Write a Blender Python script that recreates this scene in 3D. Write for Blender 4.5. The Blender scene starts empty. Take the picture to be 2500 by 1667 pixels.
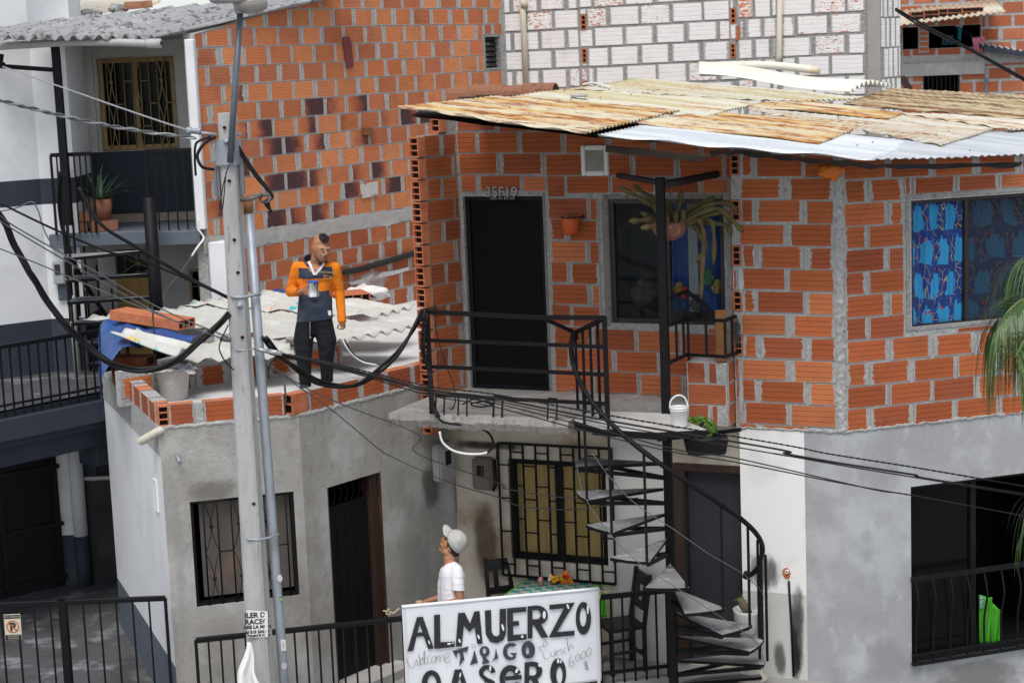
import bpy, bmesh, math, random
from mathutils import Vector, Matrix, noise as mnoise
random.seed(7)
sc = bpy.context.scene
COL = sc.collection
# ------------------------------------------------------------------ camera, sky, sun, exposure
F_ = 4500.0; CAMH = 6.1; PT = math.radians(8.83); RO = math.radians(-2.3)
def _rot():
    c, s = math.cos(PT), math.sin(PT)
    A = [[1,0,0],[0,-s,-c],[0,c,-s]]
    c, s = math.cos(RO), math.sin(RO)
    return [[c*A[0][i]-s*A[1][i] for i in range(3)], [s*A[0][i]+c*A[1][i] for i in range(3)], A[2]]
RM = _rot()
cd = bpy.data.cameras.new('camera'); cam = bpy.data.objects.new('camera', cd); COL.objects.link(cam)
cd.sensor_width = 36; cd.lens = F_/2500*36; cd.clip_start = .1; cd.clip_end = 500
mw = Matrix.Identity(4)
for i in range(3):
    mw[i][0] = RM[0][i]; mw[i][1] = -RM[1][i]; mw[i][2] = -RM[2][i]
mw[2][3] = CAMH
cam.matrix_world = mw
cd.dof.use_dof = True; cd.dof.focus_distance = 17.8; cd.dof.aperture_fstop = 3.5
sc.camera = cam
wd = bpy.data.worlds.new('World'); sc.world = wd; wd.use_nodes = True
_t = wd.node_tree; _bg = _t.nodes['Background']
sky = _t.nodes.new('ShaderNodeTexSky'); sky.sky_type = 'NISHITA'; sky.sun_disc = False
SUN_EL, SUN_AZ = 62, 189     # azimuth clockwise from +Y: the veiled sun stands behind the viewer
sky.sun_elevation = math.radians(SUN_EL); sky.sun_rotation = math.radians(SUN_AZ)
sky.air_density = 1.0; sky.dust_density = 4.0; sky.ozone_density = 1.0; sky.altitude = 1500
_hs = _t.nodes.new('ShaderNodeHueSaturation'); _hs.inputs['Saturation'].default_value = .35
_t.links.new(sky.outputs[0], _hs.inputs['Color']); _t.links.new(_hs.outputs[0], _bg.inputs[0])
_bg.inputs[1].default_value = .105
sd = bpy.data.lights.new('sun', 'SUN'); sd.energy = 1.5; sd.angle = math.radians(30); sd.color = (1, .97, .93)
sun = bpy.data.objects.new('sun', sd); COL.objects.link(sun)
_e, _a = math.radians(SUN_EL), math.radians(SUN_AZ)
sun.rotation_euler = (-Vector((math.sin(_a)*math.cos(_e), math.cos(_a)*math.cos(_e), math.sin(_e)))).to_track_quat('-Z', 'Y').to_euler()
sc.view_settings.view_transform = 'Standard'; sc.view_settings.look = 'None'
sc.view_settings.exposure = 0.85; sc.view_settings.gamma = 1
sc.cycles.max_bounces = 8; sc.cycles.transparent_max_bounces = 12
# ------------------------------------------------------------------ where things stand: sight lines met with real planes
OFF = {'A':0, 'B':550, 'C':1107}
def S(reg, x, y):
    if reg == 'S': return (x, y)
    if reg == 'F': return (x*2500/2352, y*2500/2352)
    return ((int(reg[1])-1)*600+x/2.8, OFF[reg[0]]+y/2.8)
def ray(p):
    a = ((p[0]-1250)/F_, (p[1]-833.5)/F_, 1.0)
    return [sum(RM[k][i]*a[k] for k in range(3)) for i in range(3)]
class Plane:
    def __init__(s, x, y, az):
        a = math.radians(az); s.o = (x, y); s.d = (math.sin(a), math.cos(a)); s.n = (math.cos(a), -math.sin(a)); s.az = az
        if s.n[0]*x+s.n[1]*y > 0: s.n = (-s.n[0], -s.n[1])
    def hit(s, reg, x, y, off=0):
        r = ray(S(reg, x, y)); ox = s.o[0]+s.n[0]*off; oy = s.o[1]+s.n[1]*off
        t = (s.n[0]*ox+s.n[1]*oy)/(s.n[0]*r[0]+s.n[1]*r[1])
        return Vector((r[0]*t, r[1]*t, CAMH+r[2]*t))
    def uv(s, reg, x, y, off=0):
        h = s.hit(reg, x, y, off); return ((h[0]-s.o[0])*s.d[0]+(h[1]-s.o[1])*s.d[1], h[2])
    def pt(s, u, v, w=0):
        return Vector((s.o[0]+s.d[0]*u+s.n[0]*w, s.o[1]+s.d[1]*u+s.n[1]*w, v))
    def rect(s, a, b, off=0):
        u0, v0 = s.uv(*a, off); u1, v1 = s.uv(*b, off)
        return (min(u0,u1), max(u0,u1), min(v0,v1), max(v0,v1))
def hz(z, reg, x, y):
    r = ray(S(reg, x, y)); t = (z-CAMH)/r[2]; return Vector((r[0]*t, r[1]*t, z))
def dep(D, reg, x, y):
    r = ray(S(reg, x, y)); t = D/r[1]; return Vector((r[0]*t, D, CAMH+r[2]*t))
def slope(P, gx, gy, reg, x, y):      # meets the sight line with the tilted plane z = Pz + gx(x-Px) + gy(y-Py)
    r = ray(S(reg, x, y)); t = (P[2]-CAMH-gx*P[0]-gy*P[1])/(r[2]-gx*r[0]-gy*r[1])
    return Vector((r[0]*t, r[1]*t, CAMH+r[2]*t))
# ------------------------------------------------------------------ node helpers
class NT:
    def __init__(s, name):
        s.m = bpy.data.materials.new(name); s.m.use_nodes = True; s.t = s.m.node_tree
        s.b = s.t.nodes['Principled BSDF']; s.out = s.t.nodes['Material Output']
    def n(s, ty, **k):
        x = s.t.nodes.new('ShaderNode'+ty)
        for a, v in k.items(): setattr(x, a, v)
        return x
    def put(s, sock, v):
        if v is None: return
        if isinstance(v, (int, float)): sock.default_value = v if sock.type == 'VALUE' else ((v,)*3 if sock.type == 'VECTOR' else (v, v, v, 1))
        elif isinstance(v, (tuple, list)): sock.default_value = v if sock.type != 'RGBA' else (tuple(v)+(1,))[:4]
        else: s.t.links.new(v, sock)
    def math(s, op, a, b=None, c=None, clamp=False):
        x = s.n('Math', operation=op, use_clamp=clamp)
        for i, v in enumerate((a, b, c)): s.put(x.inputs[i], v)
        return x.outputs[0]
    def pos(s): return s.n('NewGeometry').outputs['Position']
    def vmul(s, v, k):
        x = s.n('VectorMath', operation='MULTIPLY'); s.put(x.inputs[0], v); s.put(x.inputs[1], k); return x.outputs[0]
    def noise(s, scale, detail=3, rough=.55, vec=None, stretch=None, dist=0):
        v = vec if vec is not None else s.pos()
        if stretch: v = s.vmul(v, stretch)
        x = s.n('TexNoise'); s.put(x.inputs['Vector'], v); x.inputs['Scale'].default_value = scale
        x.inputs['Detail'].default_value = detail; x.inputs['Roughness'].default_value = rough; x.inputs['Distortion'].default_value = dist
        return x.outputs['Fac']
    def step(s, v, lo, hi):
        x = s.n('MapRange', interpolation_type='SMOOTHSTEP'); s.put(x.inputs[0], v); s.put(x.inputs[1], lo); s.put(x.inputs[2], hi)
        return x.outputs[0]
    def mix(s, f, a, b, mode='MIX'):
        x = s.n('Mix', data_type='RGBA', blend_type=mode); s.put(x.inputs['Factor'], f); s.put(x.inputs[6], a); s.put(x.inputs[7], b)
        return x.outputs[2]
    def attr(s, name, out='Fac'): return s.n('Attribute', attribute_name=name).outputs[out]
    def xyz(s, v):
        x = s.n('SeparateXYZ'); s.put(x.inputs[0], v); return x.outputs
    def bump(s, h, strength=.5, dist=.01, nrm=None):
        x = s.n('Bump'); x.inputs['Strength'].default_value = strength; x.inputs['Distance'].default_value = dist
        s.put(x.inputs['Height'], h); s.put(x.inputs['Normal'], nrm); return x.outputs[0]
    def done(s, col, rough=.8, metal=0, nrm=None, spec=None, alpha=None, trans=None):
        s.put(s.b.inputs['Base Color'], col); s.put(s.b.inputs['Roughness'], rough); s.put(s.b.inputs['Metallic'], metal)
        s.put(s.b.inputs['Normal'], nrm)
        if spec is not None: s.put(s.b.inputs['Specular IOR Level'], spec)
        if alpha is not None: s.put(s.b.inputs['Alpha'], alpha)
        if trans is not None: s.put(s.b.inputs['Transmission Weight'], trans)
        return s.m
def surf(name, base, layers=(), rough=.85, metal=0, bumps=(), spec=.4, rvar=0):
    """layers: (colour, scale, lo, hi, stretch or None, strength); bumps: (scale, strength, distance, stretch)"""
    t = NT(name); c = base
    for L in layers:
        col, sca, lo, hi = L[:4]; st = L[4] if len(L) > 4 else None; am = L[5] if len(L) > 5 else 1
        f = t.step(t.noise(sca, 5, .6, stretch=st), lo, hi)
        if am != 1: f = t.math('MULTIPLY', f, am)
        c = t.mix(f, c, col)
    nrm = None
    for B in bumps:
        nrm = t.bump(t.noise(B[0], 5, .65, stretch=B[3] if len(B) > 3 else None), B[1], B[2], nrm)
    r = rough
    if rvar: r = t.math('ADD', rough-rvar/2, t.math('MULTIPLY', t.noise(6, 3), rvar))
    return t.done(c, r, metal, nrm, spec)
def glassy(name, tint=(.02,.022,.025), rough=.05):
    t = NT(name)
    return t.done(tint, rough, 0, t.bump(t.noise(2.5, 2), .05, .02), .6)
# ------------------------------------------------------------------ mesh helper
class MB:
    def __init__(s): s.v = []; s.f = []; s.m = []; s.uv = {}; s.at = {}; s.sm = set()
    def quad(s, a, b, c, d, m=0, uv=None, at=None):
        i = len(s.v); s.v += [Vector(a), Vector(b), Vector(c), Vector(d)]; k = len(s.f); s.f.append((i, i+1, i+2, i+3)); s.m.append(m)
        if uv: s.uv[k] = uv
        if at: s.at[k] = at
        return k
    def poly(s, pts, m=0):
        i = len(s.v); s.v += [Vector(p) for p in pts]; s.f.append(tuple(range(i, i+len(pts)))); s.m.append(m)
    def hexa(s, p, m=0):      # p: 8 points, bottom ring 0-3 and top ring 4-7
        i = len(s.v); s.v += [Vector(q) for q in p]
        for f in ((3,2,1,0), (4,5,6,7), (0,1,5,4), (1,2,6,5), (2,3,7,6), (3,0,4,7)):
            s.f.append(tuple(i+j for j in f)); s.m.append(m)
    def obox(s, c, x, y, z, m=0):   # centre and three half-axis vectors
        c, x, y, z = map(Vector, (c, x, y, z))
        s.hexa([c-x-y-z, c+x-y-z, c+x+y-z, c-x+y-z, c-x-y+z, c+x-y+z, c+x+y+z, c-x+y+z], m)
    def box(s, lo, hi, m=0):
        lo, hi = Vector(lo), Vector(hi); c = (lo+hi)/2; d = (hi-lo)/2
        s.obox(c, (d.x,0,0), (0,d.y,0), (0,0,d.z), m)
    def pbox(s, P, u0, u1, v0, v1, w0, w1, m=0):   # box on a wall plane
        s.hexa([P.pt(u0,v0,w0), P.pt(u1,v0,w0), P.pt(u1,v0,w1), P.pt(u0,v0,w1), P.pt(u0,v1,w0), P.pt(u1,v1,w0), P.pt(u1,v1,w1), P.pt(u0,v1,w1)], m)
    def bar(s, a, b, w, h=None, m=0, up=(0,0,1)):
        a, b = Vector(a), Vector(b); h = h or w; d = (b-a).normalized(); up = Vector(up)
        if abs(d.dot(up)) > .95: up = Vector((1,0,0))
        x = d.cross(up).normalized(); y = x.cross(d).normalized()
        s.obox((a+b)/2, d*((b-a).length/2), x*w/2, y*h/2, m)
    def prism(s, pts, d, m=0):      # polygon pts extruded by the vector d
        i = len(s.v); n = len(pts); d = Vector(d); s.v += [Vector(p) for p in pts]+[Vector(p)+d for p in pts]
        s.f += [tuple(range(i, i+n)), tuple(range(i+2*n-1, i+n-1, -1))]; s.m += [m, m]
        for k in range(n):
            j = (k+1) % n; s.f.append((i+k, i+n+k, i+n+j, i+j)); s.m.append(m)
    def tube(s, pts, r, n=8, m=0, cap=True):
        pts = [Vector(p) for p in pts]; R = r if isinstance(r, (list, tuple)) else [r]*len(pts)
        x = None; i0 = len(s.v)
        for k, p in enumerate(pts):
            d = (pts[min(k+1, len(pts)-1)]-pts[max(k-1, 0)]).normalized()
            if x is None:
                up = Vector((0,0,1)) if abs(d.z) < .9 else Vector((1,0,0)); x = d.cross(up).normalized()
            else: x = (x-d*x.dot(d)).normalized()
            y = d.cross(x)
            s.v += [p+(x*math.cos(2*math.pi*j/n)+y*math.sin(2*math.pi*j/n))*R[k] for j in range(n)]
        for k in range(len(pts)-1):
            for j in range(n):
                a = i0+k*n+j; b = i0+k*n+(j+1) % n
                s.sm.add(len(s.f)); s.f.append((a, b, b+n, a+n)); s.m.append(m)
        if cap:
            s.f.append(tuple(i0+j for j in range(n-1, -1, -1))); s.m.append(m)
            e = i0+(len(pts)-1)*n; s.f.append(tuple(e+j for j in range(n))); s.m.append(m)
    def lathe(s, o, prof, n=20, m=0, axis=(0,0,1)):   # prof: (radius, height); o: base
        o = Vector(o); ax = Vector(axis).normalized(); q = ax.orthogonal().normalized(); w = ax.cross(q); i0 = len(s.v)
        for r, h in prof: s.v += [o+ax*h+(q*math.cos(2*math.pi*j/n)+w*math.sin(2*math.pi*j/n))*r for j in range(n)]
        for k in range(len(prof)-1):
            for j in range(n):
                a = i0+k*n+j; b = i0+k*n+(j+1) % n; s.sm.add(len(s.f)); s.f.append((a, b, b+n, a+n)); s.m.append(m)
    def ball(s, c, r, n=10, m=0, sc=(1,1,1)):
        c = Vector(c); i0 = len(s.v)
        for k in range(n+1):
            th = math.pi*k/n
            for j in range(2*n):
                ph = math.pi*j/n; s.v.append(c+Vector((math.sin(th)*math.cos(ph)*r*sc[0], math.sin(th)*math.sin(ph)*r*sc[1], math.cos(th)*r*sc[2])))
        for k in range(n):
            for j in range(2*n):
                a = i0+k*2*n+j; b = i0+k*2*n+(j+1) % (2*n); s.sm.add(len(s.f)); s.f.append((a, a+2*n, b+2*n, b)); s.m.append(m)
    def grid(s, fn, nu, nv, m=0, smooth=True):
        i0 = len(s.v)
        for a in range(nu+1):
            for b in range(nv+1): s.v.append(Vector(fn(a/nu, b/nv)))
        for a in range(nu):
            for b in range(nv):
                k = i0+a*(nv+1)+b
                if smooth: s.sm.add(len(s.f))
                s.uv[len(s.f)] = [(a/nu,b/nv), ((a+1)/nu,b/nv), ((a+1)/nu,(b+1)/nv), (a/nu,(b+1)/nv)]
                s.f.append((k, k+nv+1, k+nv+2, k+1)); s.m.append(m)
    def build(s, name, mats, parent=None, bevel=0, solid=0, smooth=False, label=None, weld=False, seg=1):
        me = bpy.data.meshes.new(name); me.from_pydata([tuple(v) for v in s.v], [], s.f)
        if not isinstance(mats, (list, tuple)): mats = [mats]
        for mt in mats: me.materials.append(mt)
        me.polygons.foreach_set('material_index', s.m)
        me.polygons.foreach_set('use_smooth', [smooth or (k in s.sm) for k in range(len(s.f))])
        if s.uv:
            flat = []
            for k, f in enumerate(s.f):
                for q in s.uv.get(k, [(0,0)]*len(f)): flat += [q[0], q[1]]
            me.uv_layers.new(name='UVMap'); me.uv_layers['UVMap'].data.foreach_set('uv', flat)
        if s.at:
            z = ((.3,.3,.3), (1,1,0), 0)
            me.attributes.new('col', 'FLOAT_COLOR', 'FACE'); me.attributes.new('dat', 'FLOAT_VECTOR', 'FACE'); me.attributes.new('smr', 'FLOAT', 'FACE')
            rows = [s.at.get(k, z) for k in range(len(s.f))]
            me.attributes['col'].data.foreach_set('color', [x for r in rows for x in (*r[0], 1)])
            me.attributes['dat'].data.foreach_set('vector', [x for r in rows for x in r[1]])
            me.attributes['smr'].data.foreach_set('value', [r[2] for r in rows])
        if bevel or weld or solid:
            bm = bmesh.new(); bm.from_mesh(me)
            if weld: bmesh.ops.remove_doubles(bm, verts=bm.verts, dist=1e-5)
            if solid: bmesh.ops.solidify(bm, geom=bm.faces[:], thickness=solid)
            if bevel:
                bmesh.ops.recalc_face_normals(bm, faces=bm.faces[:])
                ed = [e for e in bm.edges if len(e.link_faces) == 2 and e.calc_face_angle(0) > .6]
                bmesh.ops.bevel(bm, geom=ed, offset=bevel, segments=seg, affect='EDGES', clamp_overlap=True)
            bm.to_mesh(me); bm.free()
        me.update()
        o = bpy.data.objects.new(name, me); COL.objects.link(o)
        if parent is not None: o.parent = parent
        if label: o['label'] = label
        return o
def thing(name, label, cat, group=None):
    o = bpy.data.objects.new(name, None); COL.objects.link(o); o.empty_display_size = .2
    o['label'] = label; o['category'] = cat
    if group: o['group'] = group
    return o
def tag(o, label, cat, group=None):
    o['label'] = label; o['category'] = cat
    if group: o['group'] = group
    return o
def struct(o): o['kind'] = 'structure'; return o
def box_obj(name, P, r, w0, w1, mat, parent, bevel=.004):
    b = MB(); b.pbox(P, *r, w0, w1); return b.build(name, mat, parent, bevel=bevel)
def spline(pts, n=8):
    pts = [Vector(p) for p in pts]; out = []
    q = [pts[0]*2-pts[1]]+pts+[pts[-1]*2-pts[-2]]
    for i in range(1, len(q)-2):
        for k in range(n):
            t = k/n; a, b, c, d = q[i-1:i+3]
            out.append(.5*((2*b)+(c-a)*t+(2*a-5*b+4*c-d)*t*t+(3*b-a-3*c+d)*t**3))
    out.append(pts[-1]); return out
# ------------------------------------------------------------------ materials
def brick_mat(name, ribs=12, wide=False, paint=False, mortar=(.43,.42,.405), line=.35):
    t = NT(name)
    uv = t.n('UVMap').outputs[0]; s, tt, _ = t.xyz(uv)
    L, H, ch = t.xyz(t.attr('dat', 'Vector')); smr = t.attr('smr'); col = t.attr('col', 'Color')
    n1 = t.noise(34, 4, .6); n2 = t.noise(7, 3); n3 = t.noise(120, 3)
    ds = t.math('MINIMUM', s, t.math('SUBTRACT', L, s)); dt = t.math('MINIMUM', tt, t.math('SUBTRACT', H, tt))
    a = t.math('MULTIPLY', smr, t.math('MULTIPLY', t.math('SUBTRACT', t.math('ADD', n1, t.math('MULTIPLY', n2, .9)), .52), 2.2))
    ms = t.step(t.math('SUBTRACT', ds, a), 0, .007)
    mt = t.step(t.math('SUBTRACT', dt, t.math('MULTIPLY', a, .07)), -.001, .005)
    brick = t.math('MULTIPLY', ms, mt)
    q = t.math('DIVIDE', tt, H)
    if wide:   # four flutes parted by fine double lines
        fr = t.math('FRACT', t.math('MULTIPLY', q, 4)); e = t.math('MINIMUM', fr, t.math('SUBTRACT', 1, fr))
        rib = t.step(e, .02, .11)
        fine = t.math('SINE', t.math('MULTIPLY', q, 2*math.pi*16)); ribh = t.math('ADD', rib, t.math('MULTIPLY', fine, .08))
    else:
        sn = t.math('SINE', t.math('MULTIPLY', q, 2*math.pi*ribs)); rib = t.math('ADD', t.math('MULTIPLY', sn, .5), .5); ribh = rib
    grime = t.step(t.noise(5, 5, .65, stretch=(1,1,2)), .45, .8)
    c = t.mix(t.math('MULTIPLY', t.noise(60, 4, .7, stretch=(1,1,3)), .5), col, t.mix(.5, col, (.62,.2,.085)))
    c = t.mix(t.math('MULTIPLY', t.math('SUBTRACT', 1, rib), line), c, t.mix(.6, c, (.06,.022,.012)))  # groove shade, with some dirt, put into the rib colour
    c = t.mix(t.math('MULTIPLY', grime, .3), c, (.16,.07,.045))
    c = t.mix(t.math('MULTIPLY', t.step(t.noise(1.4, 5, .65), .5, .75), .42), c, t.mix(.65, c, (.07,.035,.025)))
    c = t.mix(t.math('MULTIPLY', t.step(t.noise(11, 6, .75, stretch=(1,1,1.6)), .6, .76), .12), c, (.50,.42,.37))
    c = t.mix(t.math('MULTIPLY', t.step(t.noise(48, 3, .6), .68, .74), .6), c, t.vmul_c(mortar, 1.1))
    if paint:
        f = t.math('ADD', t.noise(16, 5, .7, stretch=(1,1,3.5)), t.math('MULTIPLY', t.step(dt, .03, 0), .06))
        flake = t.step(f, t.math('SUBTRACT', .84, t.math('MULTIPLY', ch, .36)), t.math('SUBTRACT', .87, t.math('MULTIPLY', ch, .36)))
        wh = t.mix(t.math('MULTIPLY', grime, .35), (.78,.76,.74), (.50,.47,.45))
        wh = t.mix(t.step(t.noise(2.2, 4, .6), .62, .75), wh, t.mix(.5, wh, (.55,.52,.5)))
        c = t.mix(flake, wh, c)
    else:
        d = t.math('DIVIDE', s, L); d = t.math('ADD', d, t.math('MULTIPLY', t.math('LESS_THAN', ch, 0), t.math('SUBTRACT', 1, t.math('MULTIPLY', d, 2))))
        k = t.math('ADD', t.math('SUBTRACT', t.math('MULTIPLY', t.math('ABSOLUTE', ch), 1.6), d), t.math('MULTIPLY', t.math('SUBTRACT', n2, .5), .9))
        c = t.mix(t.step(k, -.15, .75), c, t.mix(t.step(k, .15, .9), (.26,.07,.045), (.085,.046,.05)))
    mc = t.mix(t.noise(22, 5, .7), t.vmul_c(mortar, .62), t.vmul_c(mortar, 1.35))
    c = t.mix(brick, mc, c)
    h = t.math('ADD', t.math('MULTIPLY', ribh, t.math('MULTIPLY', brick, .6)), t.math('MULTIPLY', t.math('SUBTRACT', 1, brick), t.math('ADD', n1, t.math('MULTIPLY', n3, .4))))
    nr = t.bump(h, .7, .006)
    return t.done(c, .92, 0, nr, .06)
NT.vmul_c = staticmethod(lambda c, k: tuple(min(1, x*k) for x in c))
def mortar_mat(name, c=(.33,.32,.305)):
    return surf(name, c, [(NT.vmul_c(c,.5), 16, .5, .8), (NT.vmul_c(c,1.5), 30, .5, .75), (NT.vmul_c(c,.55), 3, .55, .75, None, .6)], .95, 0, [(30, 1, .02), (110, .8, .006)], .2)
M = {}
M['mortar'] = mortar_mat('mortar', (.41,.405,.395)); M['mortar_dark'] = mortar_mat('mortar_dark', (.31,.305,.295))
M['brick_fine'] = brick_mat('brick_fine_ribbed', 12)
M['brick_wide'] = brick_mat('brick_fluted', 4, True, mortar=(.36,.352,.34), line=.6)
M['brick_wide_dark'] = brick_mat('brick_fluted_dark', 4, True, mortar=(.31,.29,.27), line=.65)  # same fluted brick with darker mortar and stronger groove lines
M['brick_paint'] = brick_mat('brick_white_paint', 4, True, True, mortar=(.43,.42,.40), line=.35)
M['brick_far'] = brick_mat('brick_far', 8, mortar=(.4,.37,.35), line=.25)
M['terracotta'] = surf('terracotta', (.5,.165,.075), [((.36,.1,.045), 9, .4, .75), ((.58,.26,.15), 30, .5, .8, None, .6)], .9, 0, [(90, .35, .003)], .3)
M['hole'] = surf('brick_hole', (.010,.006,.005), (), .95)  # near-black that carries the shade inside holes; also used for flower centres
M['white_wall'] = surf('white_painted_render', (.72,.73,.745), [((.6,.61,.62), 2.2, .45, .8), ((.5,.5,.49), 5, .62, .85, (1,1,.25), .6)], .8, 0, [(40, .12, .004), (3, .15, .03)], .3)
M['offwhite_wall'] = surf('off_white_render', (.55,.545,.52), [((.44,.43,.4), 1.7, .4, .75), ((.36,.34,.31), 5, .6, .85, None, .6)], .85, 0, [(50, .2, .004)], .3)
M['cream_wall'] = surf('cream_dirty_render', (.60,.54,.46), [((.36,.27,.18), 1.5, .45, .72), ((.2,.145,.09), 4.5, .58, .8, None, .7), ((.6,.55,.48), 9, .6, .75, None, .5)], .9, 0, [(45, .3, .006), (6, .3, .02)], .25)
M['grey_render'] = surf('grey_cement_render', (.34,.325,.30), [((.25,.235,.215), 13, .52, .72, (1,1,.5), .7), ((.45,.44,.42), 19, .58, .72, None, .6), ((.46,.45,.43), 1.6, .48, .7), ((.235,.215,.19), 1.1, .5, .75, (1,1,.6)), ((.5,.49,.475), 5, .6, .8, None, .5), ((.2,.185,.165), 9, .64, .82, None, .5)], .93, 0, [(80, .7, .008), (22, .5, .012), (9, .35, .02)], .2)
M['blue_render'] = surf('smooth_grey_cement', (.335,.34,.35), [((.43,.44,.455), 1.5, .46, .66), ((.27,.272,.278), 2.3, .5, .75, None, .7), ((.23,.23,.23), 7, .6, .78, None, .45), ((.47,.48,.49), 6, .55, .7, (1,1,.5), .6), ((.19,.19,.19), 22, .64, .76, None, .5), ((.50,.505,.51), 28, .66, .74, (1,1,.4), .6)], .85, 0, [(7, .25, .02), (60, .2, .004)], .25)
M['white_patch'] = surf('white_paint_patch', (.78,.775,.755), [((.62,.61,.59), 2.0, .55, .8), ((.3,.3,.31), 6, .7, .85, None, .4)], .75, 0, [(30, .12, .006)], .3)
M['navy'] = surf('navy_paint', (.028,.036,.052), [((.045,.055,.072), 3, .5, .8), ((.12,.12,.125), 14, .68, .85, None, .4)], .7, 0, [(40, .15, .004)], .35)
M['slate'] = surf('slate_blue_paint', (.105,.125,.155), [((.075,.09,.115), 4, .5, .8)], .7, 0, [(40, .12, .004)], .35)
M['black_metal'] = surf('black_painted_steel', (.006,.006,.0075), [((.014,.014,.016), 14, .55, .8), ((.075,.045,.03), 30, .7, .82, None, .5)], .55, .0, [(60, .15, .002)], .18, .15)
M['galv'] = surf('galvanised_steel', (.33,.36,.40), [((.26,.29,.33), 14, .4, .7, (1,1,.3)), ((.42,.44,.47), 40, .55, .8, None, .6), ((.2,.215,.24), 5, .6, .85, (1,1,.2), .5)], .5, .35, [(80, .1, .002)], .5, .2)
M['pole'] = surf('pole_concrete', (.40,.40,.395), [((.31,.31,.305), 6, .45, .7, (1,1,.18)), ((.2,.195,.185), 22, .56, .74, (1,1,.22), .9), ((.15,.145,.14), 50, .64, .74, (1,1,.5), .8), ((.48,.48,.475), 9, .6, .8, None, .5)], .9, 0, [(120, .35, .004), (14, .25, .01, (1,1,.3))], .25)
M['concrete'] = surf('bare_concrete', (.40,.39,.375), [((.52,.51,.495), 3, .5, .75), ((.25,.24,.225), 5, .55, .8, None, .8), ((.17,.16,.15), 16, .66, .82, None, .6)], .93, 0, [(60, .5, .008), (12, .4, .02)], .2)
M['slab_roof'] = surf('cement_roof_floor', (.56,.555,.55), [((.68,.675,.67), 2.5, .48, .7), ((.36,.345,.33), 3.5, .55, .8, None, .8), ((.27,.25,.235), 14, .64, .82, None, .5)], .93, 0, [(60, .4, .006), (8, .3, .02)], .2)
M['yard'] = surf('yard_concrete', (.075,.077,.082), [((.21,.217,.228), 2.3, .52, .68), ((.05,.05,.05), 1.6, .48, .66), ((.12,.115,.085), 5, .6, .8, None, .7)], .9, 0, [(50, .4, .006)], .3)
M['patio'] = surf('patio_concrete', (.30,.295,.285), [((.40,.395,.38), 3, .5, .75), ((.12,.115,.11), 5, .55, .8, None, .8)], .92, 0, [(60, .4, .006)], .25)
M['asphalt'] = surf('street_concrete', (.30,.295,.285), [((.36,.355,.345), 4, .5, .8)], .95, 0, [(120, .5, .006)], .2)
M['plastic_black'] = surf('black_cable_sheath', (.007,.007,.008), [((.016,.016,.016), 18, .6, .8)], .55, 0, (), .25)
M['cable_bare'] = surf('bare_aluminium_cable', (.42,.43,.44), [((.2,.2,.21), 60, .5, .7)], .45, .6, [(140, .3, .002)])
M['wire_grey'] = surf('grey_wire', (.10,.105,.11), (), .6)
M['white_plastic'] = surf('white_plastic', (.72,.72,.70), [((.6,.6,.57), 10, .55, .8)], .5, 0, [(8, .2, .02)], .4)
M['dark_void'] = surf('dark_interior', (.012,.012,.013), (), .95, spec=.05)
M['wood_dark'] = surf('dark_stained_wood', (.034,.016,.010), [((.075,.032,.017), 20, .5, .75, (1,1,.15)), ((.025,.014,.01), 6, .5, .8, (1,1,.2)), ((.3,.26,.22), 25, .72, .8, (1,1,.2), .6)], .6, 0, [(40, .3, .004, (1,1,.1))], .4)
M['door_black'] = surf('black_door_paint', (.0035,.0035,.0042), [((.007,.007,.008), 14, .5, .8, (1,1,.1))], .6, 0, (), .12)
M['slab_edge'] = surf('weathered_slab', (.30,.285,.265), [((.42,.40,.375), 4, .5, .75), ((.13,.12,.105), 6, .52, .75, None, .85), ((.07,.065,.06), 18, .62, .8, None, .7)], .95, 0, [(50, .8, .012), (14, .5, .03)], .2)
M['wood'] = surf('raw_wood', (.22,.095,.035), [((.13,.055,.022), 14, .5, .8, (.2,.2,1))], .8, 0, [(50, .3, .003)], .3)
M['glass'] = glassy('window_glass')
M['alu_brown'] = surf('dark_bronze_frame', (.03,.026,.024), [((.06,.05,.045), 12, .55, .8)], .45, .3)
M['ochre'] = surf('ochre_painted_wood', (.50,.31,.10), [((.4,.23,.07), 10, .5, .8, (1,1,.2))], .6, 0, [(40, .1, .003)], .35)
M['ochre_dim'] = surf('ochre_painted_iron', (.36,.25,.115), [((.28,.18,.08), 12, .5, .8)], .6, 0, (), .35)
M['red_brown'] = surf('oxide_red_paint', (.16,.035,.032), [((.1,.025,.025), 12, .5, .8)], .7)
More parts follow.
